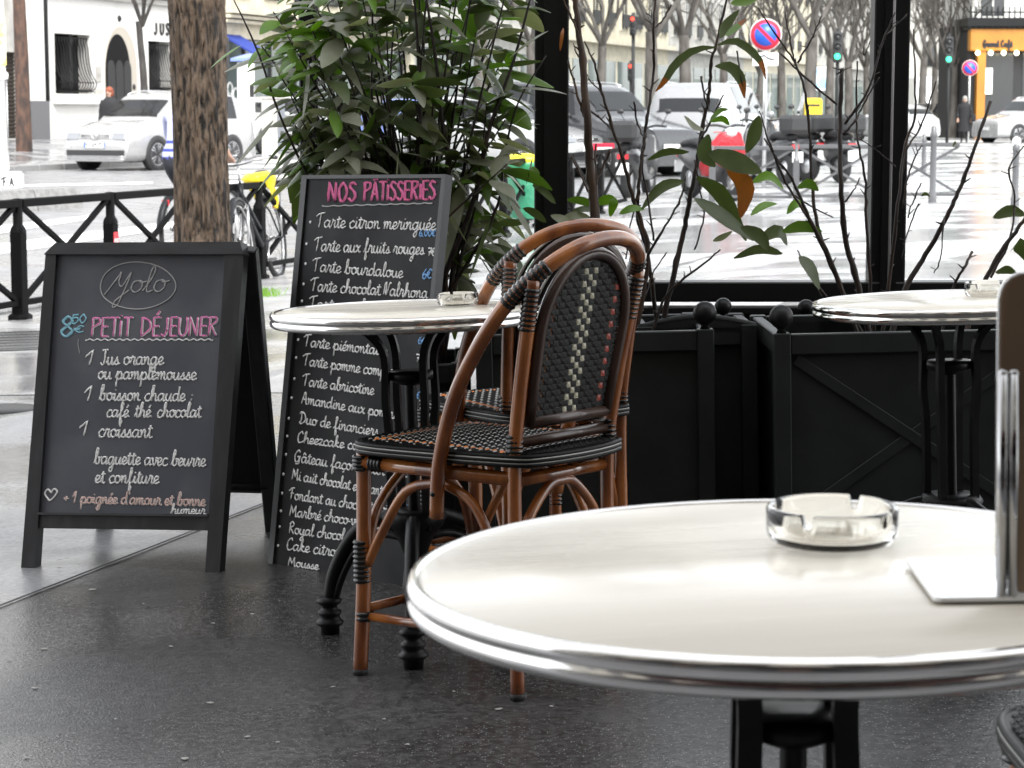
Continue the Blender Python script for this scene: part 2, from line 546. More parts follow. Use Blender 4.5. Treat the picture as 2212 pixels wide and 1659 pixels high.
# a round cover in the pavement at the left edge
p = gp(8, 886)
b = MB(); b.lathe([(0, .008), (.16, .008), (.17, .002)], 28)
tag(b.build('manhole_cover', M['black_iron'], None, p + Vector((0, 0, .002))), 'small round iron cover in the pale pavement at the left edge', 'manhole cover')

# flecks of paper and gum trodden on the terrace
b = MB(); rnd = random.Random(5)
for (u, v, w) in ((128, 1232, 14), (200, 1278, 22), (95, 1407, 20), (20, 1432, 16), (75, 1492, 18), (58, 1643, 20), (370, 1402, 14), (460, 1352, 10), (535, 1598, 16), (400, 1645, 20),
                  (1078, 1538, 20), (1190, 1532, 16), (455, 1524, 22), (545, 1332, 10), (700, 1332, 8), (880, 1615, 15), (600, 1610, 12), (310, 1310, 9), (980, 1500, 9), (720, 1490, 14), (250, 1560, 9), (830, 1560, 12)):
    p = gp(u, v); r = w / 4851 * p.y / 2
    n = 9
    ring = []
    for k in range(n):
        a = 2 * math.pi * k / n; q = r * rnd.uniform(.6, 1.15)
        ring.append((p.x + math.cos(a) * q, p.y + math.sin(a) * q * rnd.uniform(.5, 1.1), p.z + .0065))
    c = Vector((p.x, p.y, p.z + .0085))
    b.add([c] + ring, [(0, 1 + k, 1 + (k + 1) % n) for k in range(n)], 0, False)
tag(b.build('litter', mat('gum', (0.30, 0.29, 0.27), 0.6)), 'pale trodden flecks scattered over the dark terrace floor', None, None, 'stuff')

# tuft of grass at the kerb between the two boards
p = gp(570, 640); b = MB(); rnd = random.Random(3)
for i in range(160):
    a = rnd.uniform(0, 6.28); r = rnd.uniform(0, .16)
    x, y = p.x + math.cos(a) * r * 1.0, p.y + math.sin(a) * r
    h = rnd.uniform(.03, .085); l = rnd.uniform(-.04, .04)
    w = .0035
    b.add([(x - w, y, p.z), (x + w, y, p.z), (x + l * .5, y + .01, p.z + h * .7), (x + l, y + .02, p.z + h)], [(0, 1, 2), (0, 2, 3)], 0, False)
tag(b.build('grass_tuft', mat('grass', (0.16, 0.34, 0.03), 0.6)), 'bright green tuft of grass at the kerb behind the boards', 'grass', None, 'stuff')
# ---------------------------------------------------------------- handwriting
# strokes in x-heights: curves ("c") are smoothed, straight strokes ("l") are not
GL = {
 'a': (1.0, ["c.75,.85 .4,1 .08,.6 .2,.05 .5,.1 .75,.6 .78,1 .75,.3 .85,0 1.05,.15"]),
 'b': (.95, ["c0,.1 .35,1.1 .45,1.95 .3,2.1 .2,1.6 .2,.3 .4,0 .7,.15 .7,.7 .55,.95 .8,.85 1,.9"]),
 'c': (.75, ["c.7,.8 .45,1 .1,.6 .2,.05 .5,0 .85,.2"]),
 'd': (1.0, ["c.75,.85 .4,1 .08,.6 .2,.05 .5,.1 .72,.6 .8,2 .76,.3 .88,0 1.05,.15"]),
 'e': (.72, ["c0,.25 .4,.45 .62,.75 .4,1 .12,.7 .15,.15 .4,0 .8,.25"]),
 'f': (.7, ["c0,.1 .35,.9 .5,1.8 .38,2.1 .28,1.6 .28,-.8 .38,-1 .52,-.6 .35,0 .8,.2"]),
 'g': (1.0, ["c.75,.85 .4,1 .08,.6 .2,.05 .5,.1 .75,.7 .75,1 .72,-.6 .5,-1 .28,-.75 .5,-.35 1.05,.15"]),
 'h': (1.0, ["c0,.1 .35,1.2 .42,1.95 .28,2.05 .2,1.5 .2,0", "c.2,.4 .5,.95 .72,.8 .72,.2 .85,0 1.05,.15"]),
 'i': (.5, ["c0,.1 .2,.6 .25,1 .22,.25 .35,0 .55,.15", "l.26,1.4 .3,1.5"]),
 'j': (.5, ["c0,.1 .25,1 .22,-.6 .05,-1 -.15,-.75 .05,-.35 .55,.15", "l.26,1.4 .3,1.5"]),
 'k': (.85, ["c0,.1 .35,1.2 .42,1.95 .28,2.05 .2,1.5 .2,0", "c.2,.45 .5,.95 .6,.75 .25,.5 .65,.05 .9,.15"]),
 'l': (.55, ["c0,.1 .35,1.1 .45,1.85 .3,2.1 .2,1.6 .2,.3 .35,0 .6,.15"]),
 'm': (1.25, ["c0,.8 .12,1 .17,0", "c.17,.3 .38,1 .55,.8 .55,0", "c.55,.3 .8,1 .95,.8 .95,.2 1.1,0 1.3,.15"]),
 'n': (.9, ["c0,.8 .12,1 .17,0", "c.17,.3 .42,1 .6,.8 .6,.2 .75,0 .95,.15"]),
 'o': (.85, ["c.5,1 .15,.85 .1,.3 .4,0 .7,.3 .68,.8 .45,1 .6,.8 .95,.9"]),
 'p': (.95, ["l.0,.2 .2,1", "l.2,1.1 .2,-1", "c.2,.5 .5,1 .78,.7 .7,.15 .42,0 .22,.15", "c.6,.05 .8,.05 1,.2"]),
 'q': (1.0, ["c.75,.85 .4,1 .08,.6 .2,.05 .5,.1 .75,.7", "l.75,1 .75,-1", "c.75,0 .9,0 1.05,.15"]),
 'r': (.75, ["c0,.15 .2,.8 .22,1.15 .35,.95 .55,.95 .5,.25 .65,0 .85,.15"]),
 's': (.7, ["c0,.1 .3,.75 .36,1 .45,.6 .55,.2 .35,0 .1,.12", "c.5,.1 .65,.1 .8,.2"]),
 't': (.6, ["c0,.1 .25,.8 .32,1.6 .28,.25 .42,0 .7,.15", "l.05,1.15 .62,1.22"]),
 'u': (.95, ["c0,.2 .12,.8 .15,1 .13,.25 .35,0 .6,.3 .7,1 .68,.25 .8,0 1,.15"]),
 'v': (.8, ["c0,.8 .12,1 .25,.2 .4,0 .65,.5 .6,1 .9,.88"]),
 'x': (.8, ["c0,.8 .2,1 .4,.5 .6,.05 .8,.15", "l.7,1 .08,0"]),
 'y': (.95, ["c0,.2 .12,.8 .15,1 .13,.3 .35,.05 .6,.3 .72,1 .68,-.6 .45,-1 .25,-.75 .5,-.35 1,.15"]),
 'z': (.75, ["c0,.9 .2,1 .6,.95 .12,.05 .4,.1 .7,0 .9,.15"]),
 '1': (.7, ["l0,1.0 .5,1.95 .35,0"]),
 '5': (.8, ["l.7,1.9 .15,1.9 .1,1.1", "c.1,1.1 .5,1.3 .72,.7 .4,0 .05,.2"]),
 '0': (.85, ["c.4,1.9 .08,1.0 .35,0 .72,.8 .4,1.9"]),
 '6': (.8, ["c.6,1.9 .15,1.0 .2,.2 .5,0 .7,.5 .45,.95 .15,.6"]),
 '7': (.75, ["l.05,1.85 .7,1.85 .25,0", "l.2,.95 .62,1.0"]),
 '8': (.85, ["c.42,1.05 .12,1.5 .42,1.95 .7,1.5 .42,1.05 .08,.5 .4,0 .76,.5 .42,1.05"]),
 '9': (.8, ["c.65,1.5 .4,1.95 .1,1.5 .35,1.05 .65,1.5 .55,.5 .3,0"]),
 '2': (.8, ["c.08,1.5 .4,1.95 .68,1.5 .4,.7 .08,0", "l.08,0 .72,0"]),
 '4': (.8, ["l.55,0 .55,1.9 .05,.6 .75,.6"]),
 '3': (.8, ["c.08,1.7 .45,1.95 .62,1.45 .3,1.05", "c.3,1.05 .72,.75 .5,0 .05,.2"]),
 'T': (.95, ["l-.25,1.5 .1,1.85 .95,2.05", "c.38,1.9 .33,1 .26,0"]),
 'A': (.95, ["c0,0 .2,1.2 .42,2.0 .6,1.2 .72,.1 .95,.1", "l.12,.7 .68,.75"]),
 'D': (1.1, ["c.3,1.85 .3,.6 .05,.1 .5,0 .95,.7 .75,1.7 .2,1.95 -.05,1.6"]),
 'C': (.95, ["c.8,1.6 .55,2.0 .12,1.3 .15,.2 .5,0 .95,.35"]),
 'G': (1.1, ["c.85,1.6 .55,2.0 .1,1.2 .2,.1 .6,.1 .82,.9", "c.82,.95 .8,.2 .72,-.25 .3,-.3", "l.45,.9 .98,.95"]),
 'M': (1.35, ["l.05,0 .2,1.9 .6,.5 1.0,1.9", "c1.0,1.9 1.05,.3 1.15,0 1.35,.15"]),
 'F': (.9, ["l-.2,1.4 .25,1.9 .8,2.0", "l.35,1.85 .25,0", "l.15,1.0 .65,1.05"]),
 'R': (1.0, ["l.2,1.9 .15,0", "c.05,1.6 .5,2.05 .8,1.5 .25,.95", "c.3,.95 .6,.4 .9,0"]),
 'J': (.8, ["l.1,1.9 .85,1.95", "c.5,1.9 .48,.4 .3,0 .0,.25"]),
 'Y': (1.2, ["c-.25,-.15 .25,1.2 .42,1.75 .42,.9 .7,.55 1.05,1.75 .9,.2 .72,-1.0 .48,-1.2 .5,-.7 1.2,.2"]),
 'V': (.95, ["c0,.2 .1,1.7 .3,1.9 .35,.1 .6,.9 .85,1.95 1.05,1.8"]),
 'N': (1.1, ["c0,0 .15,1.7 .3,1.9 .7,.1 .9,1.0 .95,1.95"]),
 '+': (.8, ["l.1,.7 .75,.75", "l.42,.35 .45,1.1"]),
 '-': (.5, ["l.05,.5 .45,.52"]), '.': (.35, ["l.12,.02 .16,.1"]), ',': (.35, ["l.14,.08 .08,-.2"]),
 ':': (.4, ["l.15,.15 .18,.22", "l.15,.85 .18,.92"]), "'": (.3, ["l.15,2.0 .12,1.6"]),
 '$': (.8, ["c.75,1.5 .45,1.8 .15,1.2 .15,.5 .45,.05 .75,.3", "l-.05,1.1 .5,1.12", "l-.05,.75 .45,.77"]),
 ' ': (.55, []),
}
CAPS = {
 'P': (.8, ["l.1,0 .1,2", "c.1,1.95 .6,1.95 .65,1.4 .1,1.0"]), 'E': (.72, ["l.65,2 .1,2 .1,0 .65,0", "l.1,1.05 .55,1.05"]),
 'T': (.75, ["l0,2 .75,2", "l.38,2 .38,0"]), 'I': (.35, ["l.15,1.7 .15,0", "l.14,2.2 .16,2.3"]), 'D': (.95, ["l.1,0 .1,2", "c.1,2 .7,1.6 .75,.7 .1,0"]),
 'J': (.7, ["l.5,2 .5,.5", "c.5,.5 .35,0 .05,.2"]), 'U': (.85, ["c.1,2 .1,.5 .4,0 .7,.5 .7,2"]), 'N': (.9, ["l.1,0 .1,2 .7,0 .7,2"]),
 'R': (.85, ["l.1,0 .1,2", "c.1,1.95 .6,1.95 .62,1.45 .1,1.05", "l.25,1.05 .7,0"]), 'O': (.95, ["c.45,2 .1,1.2 .25,.1 .6,.1 .8,1.1 .45,2"]),
 'S': (.75, ["c.62,1.7 .35,2 .1,1.55 .5,.95 .6,.4 .3,0 .05,.3"]), 'A': (.85, ["l.05,0 .38,2 .7,0", "l.15,.7 .6,.7"]), ' ': (.7, []),
}
ACC = {'é': ('e', "l.35,1.3 .6,1.7"), 'è': ('e', "l.55,1.3 .3,1.7"), 'ê': ('e', "l.2,1.3 .4,1.65 .62,1.3"), 'â': ('a', "l.25,1.3 .45,1.65 .7,1.3"),
       'ç': ('c', "c.45,0 .55,-.35 .3,-.5"), 'ù': ('u', "l.55,1.3 .3,1.7")}
ACCC = {'É': ('E', "l.3,2.25 .55,2.7"), 'Â': ('A', "l.2,2.2 .4,2.55 .6,2.2")}

def strokes(text, caps=False):
    out, x = [], 0.0
    tab, acc = (CAPS, ACCC) if caps else (GL, ACC)
    for ch in text:
        extra = None
        if ch in acc: ch, extra = acc[ch]
        adv, st = tab.get(ch) or GL.get(ch) or GL[' ']
        for s in list(st) + ([extra] if extra else []):
            pts = [tuple(float(q) for q in p.split(',')) for p in s[1:].split()]
            if s[0] == 'c' and len(pts) > 2:
                pts = [tuple(p[:2]) for p in spline([(a, b, 0) for a, b in pts], 4)]
            if s[0] == 'l' or len(pts) < 3:      # keep corners full: split straight strokes
                pts = [(p[0] + (q[0] - p[0]) * k / 5, p[1] + (q[1] - p[1]) * k / 5) for p, q in zip(pts, pts[1:]) for k in range(5)] + [pts[-1]]
            out.append([(x + a, b) for a, b in pts])
        x += adv
    return out, x

class Board:
    """a flat board standing on the ground: X along its foot, Z up its slope, Y into it"""
    def __init__(self, a, b, lean):
        self.o = a
        self.X = (b - a).normalized(); self.W = (b - a).length
        back = Vector((-self.X.y, self.X.x, 0)).normalized()
        if back.y < 0: back = -back
        self.Z = (Vector((0, 0, 1)) * math.cos(lean) + back * math.sin(lean)).normalized()
        self.Z = (self.Z - self.X * self.Z.dot(self.X)).normalized()
        self.Y = self.Z.cross(self.X)
        self.M = Matrix((self.X, self.Y, self.Z)).transposed()
    def ab(self, u, v):
        d = ray(u, v); n = self.Y
        k = (self.o - C0).dot(n) / d.dot(n)
        p = C0 + d * k - self.o
        return p.dot(self.X), p.dot(self.Z)
    def write(self, mb, text, u0, v0, u1, v1, xh, r, mi=0, caps=False, slant=0.12, off=(0, 0), jit=0.0, rnd=None):
        st, tot = strokes(text, caps)
        for s in st:
            pts = []
            for gx, gy in s:
                k = gx / tot
                u = u0 + (u1 - u0) * k + slant * gy * xh + off[0]
                v = v0 + (v1 - v0) * k - gy * xh + off[1]
                if rnd: u += rnd.uniform(-jit, jit); v += rnd.uniform(-jit, jit)
                a, b = self.ab(u, v)
                pts.append((a, -0.0005, b))
            mb.tube(pts, [r * (1 + .20 * math.sin(i * 1.7 + u0 + v0)) for i in range(len(pts))], 5, mi, True, self.M.to_4x4(), 1.0)
    def dot(self, mb, u, v, r, mi=0):
        a, b = self.ab(u, v)
        mb.sphere((a, -.0005, b), r, 6, mi, (1, .5, 1), self.M.to_4x4())
    def line(self, mb, pts, r, mi=0, sm=True):
        q = [(*self.ab(u, v),) for u, v in pts]
        q = [(a, -0.0008, b) for a, b in q]
        if sm: q = spline(q, 5)
        mb.tube(q, r, 5, mi, True, self.M.to_4x4())

M['slate'] = mat('slate', (0.007, 0.0073, 0.0085), 0.48, noise=(5, (0.026, 0.0265, 0.029), .50, .82), rough_noise=(7, .6), spec=.22, bump=(120, .1, .001))
M['slate_grey'] = mat('slate_grey', (0.066, 0.070, 0.086), 0.45, noise=(4, (0.135, 0.140, 0.158), .45, .80), bump=(120, .1, .001))
M['board_frame'] = mat('board_frame', (0.020, 0.0207, 0.023), 0.4, noise=((30, 30, 4), (0.036, 0.037, 0.040), .45, .7), bump=(60, .15, .002))
M['board_top'] = mat('board_top', (0.05, 0.052, 0.057), 0.38, noise=((4, 30, 30), (0.035, 0.036, 0.039), .4, .7))
M['chalk_white'] = mat('chalk_white', (0.90, 0.90, 0.89), 0.9, noise=(140, (0.66, 0.66, 0.65), .52, .72))
M['chalk_grey'] = mat('chalk_grey', (0.42, 0.42, 0.42), 0.9)
M['chalk_pink'] = mat('chalk_pink', (0.78, 0.22, 0.48), 0.9)
M['chalk_rose'] = mat('chalk_rose', (0.70, 0.13, 0.27), 0.9)
M['chalk_blue'] = mat('chalk_blue', (0.30, 0.60, 0.72), 0.9)
M['chalk_deep_blue'] = mat('chalk_deep_blue', (0.22, 0.42, 0.72), 0.9)
M['chalk_peach'] = mat('chalk_peach', (0.72, 0.50, 0.45), 0.9)
CH = [M[k] for k in ('chalk_white', 'chalk_grey', 'chalk_pink', 'chalk_rose', 'chalk_blue', 'chalk_deep_blue', 'chalk_peach')]

# ---- the folding sandwich board
BA, BB = gp(65, 1225), gp(462, 1238)
sb = Board(BA, BB, R(11))
t = thing('sandwich_board', 'folding chalkboard with a breakfast menu headed Yolo in an oval, standing on the wet pavement', 'sandwich board', BA)
t.rotation_euler = (0, 0, 0)
L = sb.M.to_4x4()
def quadbar(mb, pts, y0, y1, mi=0):
    """a bar with the four-cornered front outline pts = [(a, b)...]"""
    vs = [(a, y0, b) for a, b in pts] + [(a, y1, b) for a, b in pts]
    mb.add(vs, [(0, 1, 2, 3), (7, 6, 5, 4), (0, 4, 5, 1), (1, 5, 6, 2), (2, 6, 7, 3), (3, 7, 4, 0)], mi, False, L)
P_ = sb.ab
fl = [P_(50, 1226), P_(80, 1226), P_(126, 549), P_(103, 549)]
fr = [P_(447, 1238), P_(478, 1238), P_(530, 549), P_(490, 549)]
b = MB(); quadbar(b, fl, -.012, .022); quadbar(b, fr, -.012, .022)
quadbar(b, [P_(84, 1141), P_(452, 1146), P_(453, 1114), P_(86, 1109)], -.006, .018)
b.build('front_frame', M['board_frame'], t)
b = MB(); quadbar(b, [P_(101, 551), P_(531, 551), P_(524, 524), P_(126, 526)], -.017, .03); b.build('top_rail', M['board_top'], t)
b = MB(); quadbar(b, [P_(83, 1112), P_(454, 1116), P_(494, 550), P_(121, 550)], 0.0, .008); b.build('writing_panel', M['slate_grey'], t)
# chalk ledge above the bottom rail
b = MB(); quadbar(b, [P_(86, 1112), P_(453, 1116), P_(453, 1111), P_(86, 1107)], -.014, 0.0); b.build('ledge', M['board_top'], t)
b = MB(); rnd = random.Random(2)
w = sb.write
sb.line(b, [(297 + 81 * math.cos(k * .35 + 1.2) * (1 + .03 * math.sin(k)), 617 - 51 * math.sin(k * .35 + 1.2)) for k in range(19)], .0018, 1)
w(b, 'Yolo', 236, 633, 357, 630, 26, .0020, 1, slant=.28)
for o, r_ in (((0, 0), .0030), ((2.2, 1.5), .0026)):
    w(b, '8', 128, 727, 157, 726, 22, r_, 4, off=o); 
w(b, '50', 154, 700, 188, 697, 10, .0024, 4); w(b, '$', 160, 719, 182, 718, 8, .0020, 4)
w(b, 'PETIT DÉJEUNER', 196, 727, 471, 725, 20, .0030, 2, True, slant=.08)
w(b, 'PETIT DÉJEUNER', 196, 727, 471, 725, 20, .0022, 0, True, slant=.08, off=(1.8, 1.0))
sb.line(b, [(185 + 4 * k, 734 + (1.3 if k % 4 < 2 else -1.0)) for k in range(70)], .0018, 0)
for tx, u0, v0, u1, v1, xh in (('1', 183, 789, 204, 789, 17), ('Jus orange', 217, 788, 353, 788, 16.5), ('ou pamplemousse', 211, 819, 424, 821, 16),
        ('1', 181, 866, 200, 866, 17), ('boisson chaude', 214, 865, 400, 867, 16), (':', 411, 866, 418, 866, 14), ('café. thé. chocolat', 230, 901, 434, 902, 15.5),
        ('1', 170, 942, 192, 942, 17), ('croissant', 212, 944, 328, 946, 17), ('baguette avec beurre', 203, 1002, 444, 1008, 16), ('et confiture', 205, 1043, 343, 1045, 16)):
    w(b, tx, u0, v0, u1, v1, xh, .0024, 0, jit=.35, rnd=rnd)
w(b, "+ 1 poignée d'amour et bonne", 136, 1086, 443, 1093, 13.5, .0022, 6, jit=.3, rnd=rnd)
w(b, "+ 1 poignée d'amour et bonne", 136, 1086, 443, 1093, 13.5, .0016, 0, off=(.9, .9), jit=.3, rnd=rnd)
w(b, 'humeur', 369, 1110, 444, 1111, 10.5, .0020, 0, jit=.3, rnd=rnd)
sb.line(b, [(111, 1065), (104, 1057), (97, 1066), (103, 1076), (108, 1081), (118, 1073), (124, 1062), (117, 1056), (111, 1065)], .0026, 0)
sb.line(b, [(170, 733), (169, 745), (173, 765)], .0012, 1)
b.build('lettering', CH, t)
# rear half
ridge_l, ridge_r = sb.ab(112, 535), sb.ab(528, 533)
RL = BA + L.to_3x3() @ Vector((ridge_l[0], .03, ridge_l[1])); RR = BA + L.to_3x3() @ Vector((ridge_r[0], .03, ridge_r[1]))
FR = gp(592, 1150); FL = FR + (BA - BB)
def bar3(mb, a, c, wd, th, mi=0):
    """flat bar from a to c"""
    d = (c - a); ln = d.length; d.normalize()
    x = sb.X - d * sb.X.dot(d); x.normalize(); y = d.cross(x)
    Mx = Matrix((x, y, d)).transposed().to_4x4(); Mx.translation = (a + c) / 2
    mb.box((0, 0, 0), (wd, th, ln), mi, None, Mx, bev=.003)
o = BA
b = MB(); bar3(b, RL - o, FL - o, .045, .03); bar3(b, RR - o, FR - o, .045, .03)
k0, k1 = .82, .86
bar3(b, RL.lerp(FL, .84) - o + sb.X * .024, RL.lerp(FL, .84) - o + sb.X * .0245, .001, .001)
m0, m1 = RL.lerp(FL, .83) - o, RR.lerp(FR, .83) - o
b.tube([m0, m1], .018, 4)
b.build('rear_frame', M['board_frame'], t)
b = MB()
q = [RL.lerp(FL, .02) - o, RR.lerp(FR, .02) - o, RR.lerp(FR, .83) - o, RL.lerp(FL, .83) - o]
nrm = (q[1] - q[0]).cross(q[3] - q[0]).normalized() * .004
b.add([p + nrm for p in q] + [p - nrm for p in q], [(0, 1, 2, 3), (7, 6, 5, 4), (0, 4, 5, 1), (1, 5, 6, 2), (2, 6, 7, 3), (3, 7, 4, 0)], 0, False)
b.build('rear_panel', M['slate'], t)

# ---- the tall pastry board
A2, B2 = gp(581, 1219), gp(880, 1270)
pb = Board(A2, B2, R(10))
t = thing('menu_board', 'tall narrow chalkboard listing pastries under a pink heading, standing in front of the leafy bush', 'menu board', A2)
L = pb.M.to_4x4(); P_ = pb.ab
b = MB(); quadbar(b, [P_(590, 1221), P_(875, 1268), P_(960, 382), P_(664, 384)], 0.0, .012); b.build('writing_panel', M['slate'], t)
b = MB()
quadbar(b, [P_(581, 1219), P_(592, 1221), P_(666, 384), P_(655, 380)], -.006, .02)
quadbar(b, [P_(873, 1268), P_(882, 1270), P_(966, 378), P_(957, 382)], -.006, .02)
quadbar(b, [P_(655, 387), P_(965, 385), P_(966, 377), P_(655, 379)], -.0055, .0195)
b.build('frame', M['board_frame'], t)
b = MB(); rnd = random.Random(4)
w = lambda tx, x0, y0, x1, y1, xh=12.0, r=.0020, mi=0, **k: pb.write(b, tx, x0 * .5483 + 545.8, y0 * .5483 + 363.8, x1 * .5483 + 545.8, y1 * .5483 + 363.8, xh, r, mi, jit=.3, rnd=rnd, **k)
for off, r_, mi in (((0, 0), .0032, 3), ((2, .6), .0026, 2), ((-1.0, 0), .0016, 0)):
    w('NOS', 294, 130, 410, 129, 20.5, r_, mi, caps=True, slant=.05, off=off)
    w('PÂTISSERIES', 436, 128, 722, 121, 20, r_ * .9, mi, caps=True, slant=.05, off=off)
pb.line(b, [((275 + k * 15) * .5483 + 545.8, (149 - k * .42 + (1.5 if k % 3 else -1)) * .5483 + 363.8) for k in range(30)], .0018, 1)
for tx, x0, y0, x1, y1, xh in (
        ('Tarte citron meringuée', 255, 232, 722, 244, 15.5), ('Tarte aux fruits rouges', 246, 326, 676, 340, 15), ('Tarte bourdaloue', 240, 405, 592, 432, 14.5),
        ('Tarte chocolat Valrhona', 232, 483, 690, 512, 14.5), ('Tarte pralinée', 226, 553, 520, 572, 14),
        ('Tarte piémontaise', 205, 701, 530, 738, 13), ('Tarte pomme compotée', 202, 776, 590, 828, 13), ('Tarte abricotine', 200, 856, 478, 893, 13),
        ('Amandine aux pommes', 194, 926, 590, 992, 12.5), ('Duo de financiers', 184, 1003, 496, 1055, 12.5), ('Cheezcake coulis', 176, 1079, 480, 1118, 12),
        ('Gâteau façon Tatin', 164, 1155, 520, 1210, 13), ('Mi cuit chocolat et chantilly', 155, 1225, 560, 1298, 12.5), ('Fondant au chocolat noir', 146, 1302, 548, 1365, 12.5),
        ('Marbré choco-vanille', 145, 1369, 500, 1420, 12.5), ('Royal chocolat', 142, 1437, 398, 1472, 12.5), ('Cake citron', 134, 1502, 350, 1532, 13), ('Mousse', 140, 1565, 260, 1582, 10)):
    w(tx, x0, y0, x1, y1, xh)
w('6,00$', 655, 268, 722, 268, 7.5, .0020, 5); w('7$', 690, 345, 720, 345, 9, .0020, 0); w('6$', 668, 436, 706, 434, 11, .0024, 5)
for i, (y, p) in enumerate(((690, '6$'), (760, '7$'), (832, '6$'), (905, '6$'), (980, '7$'), (1050, '6$'), (1130, '7$'), (1215, '6$'), (1290, '5$'), (1350, '6$'), (1415, '5$'))):
    x = 676 - (y - 680) * .104
    w(p, x - 24, y, x + 10, y + 4, 8, .0019, 5 if i % 3 == 0 else 0)
for (x, y) in ((228, 212), (213, 298), (209, 376), (201, 456), (195, 523), (180, 675), (172, 746), (165, 829), (154, 904), (143, 985), (137, 1055), (132, 1127), (122, 1205), (117, 1280), (112, 1350), (107, 1412), (101, 1487)):
    pb.dot(b, x * .5483 + 545.8, y * .5483 + 363.8, .0042)
b.build('lettering', CH, t)
# ---------------------------------------------------------------- café furniture
TILT = (-0.022, 0.008)

M['laminate'] = mat('laminate', (0.79, 0.74, 0.64), 0.22, noise=((3, 30, 3), (0.75, 0.70, 0.60), .35, .7), rough_noise=((2, 20, 2), .30), coat=0.4)

def table(name, label, loc, r, h, tilt, rz):
    t = thing(name, label, 'table', loc, rz, 'bistro tables on the terrace', tilt)
    b = MB(); b.lathe([(0, h - .0015), (r - .0135, h - .0015), (r - .0125, h - .004), (r - .0125, h - .02), (0, h - .02)], 96)
    b.build('tabletop', M['laminate'], t)
    b = MB()
    prof = [(r - .013, h - .006), (r - .0125, h - .0004), (r - .009, h + .0012), (r - .004, h + .0002), (r - .0008, h - .004), (r, h - .0085), (r - .001, h - .012), (r - .0035, h - .0145),
            (r - .0035, h - .0165), (r - .001, h - .019), (r - .0002, h - .0225), (r - .0015, h - .0275), (r - .006, h - .031), (r - .012, h - .032), (r - .014, h - .028)]
    b.lathe(prof, 128, closed=True); b.build('rim', M['chrome'], t)
    b = MB(); b.lathe([(r - .03, h - .0205), (r - .03, h - .029), (.02, h - .03), (.02, h - .0205)], 48); b.build('underside', M['black_paint'], t)
    b = MB()
    R0 = .062
    for k in range(4):
        a = k * math.pi / 2 + .55
        c, s = math.cos(a), math.sin(a)
        pts = spline([(.125 * c, .125 * s, h - .034), (.095 * c, .095 * s, h - .05), (R0 * c, R0 * s, h - .10), (R0 * c, R0 * s, h - .2), (R0 * .9 * c, R0 * .9 * s, .45), (R0 * .9 * c, R0 * .9 * s, .26)], 5)
        rb = .0155 if r > .32 else .0108
        k0 = len(b.f); b.tube(pts, rb, 4); b.s[k0:] = [False] * (len(b.s) - k0)
        b.box((.085 * c, .085 * s, h - .034), (.13, .034, .008), 0, a)
        for zz in ():
            b.lathe([(.013, zz - .012), (.019, zz - .006), (.019, zz + .006), (.013, zz + .012)], 10, 0, Matrix.Translation((R0 * .95 * c, R0 * .95 * s, 0)))
    b.lathe([(.0, h - .135), (R0 - .012, h - .135), (R0 - .012, h - .152), (.02, h - .165), (0, h - .165)], 24)
    b.lathe([(.0, .30), (R0, .30), (R0 + .01, .285), (R0, .265), (.04, .24), (.025, .20), (0, .19)], 24)
    b.lathe([(.014, .2), (.013, h - .14)], 10)
    b.build('column', M['black_iron'], t)
    for k in range(3):
        a = -math.pi / 2 - k * 2 * math.pi / 3
        Mx = Matrix.Rotation(a, 4, 'Z')
        b = MB()
        b.tube(spline([(.03, 0, .285), (.09, 0, .275), (.16, 0, .235), (.215, 0, .15), (.235, 0, .075)], 6), [.016] * 24 + [.0125], 10, M=Mx)
        b.tube(spline([(.03, 0, .235), (.09, 0, .238), (.15, 0, .205), (.195, 0, .14), (.222, 0, .075)], 6), .0085, 8, M=Mx)
        leg = b.build('leg', M['black_iron'], t)
        b = MB()
        b.lathe([(0, .002), (.021, .002), (.022, .02), (.03, .025), (.032, .031), (.025, .037), (.022, .044), (.027, .05), (.026, .056), (.019, .06), (.018, .068), (.027, .074), (.03, .079), (.022, .088), (0, .09)], 18, 0, Mx @ Matrix.Translation((.235, 0, 0)))
        b.build('foot', M['black_iron'], leg)
    return t

def gtable(c, h):    # base of a table whose top has its centre at c
    return Vector((c[0] - TILT[0] * h * 0, c[1], c[2] - h))
table('bistro_table', 'large round bistro table carrying a clear ashtray and the upright menu stand', (.268, 2.0, .741 - .742), .35, .742, (-.019, -.004), .2)
table('bistro_table', 'round chrome-edged bistro table between the tall chalkboard and the rattan chairs', (-.206, 4.84, .725 - .74), .30, .74, (-.026, .016), 0.0)
table('bistro_table', 'round bistro table with a glass ashtray, in front of the cross-braced planter', (.99, 4.95, .736 - .735), .30, .735, (-.032, .01), .5)

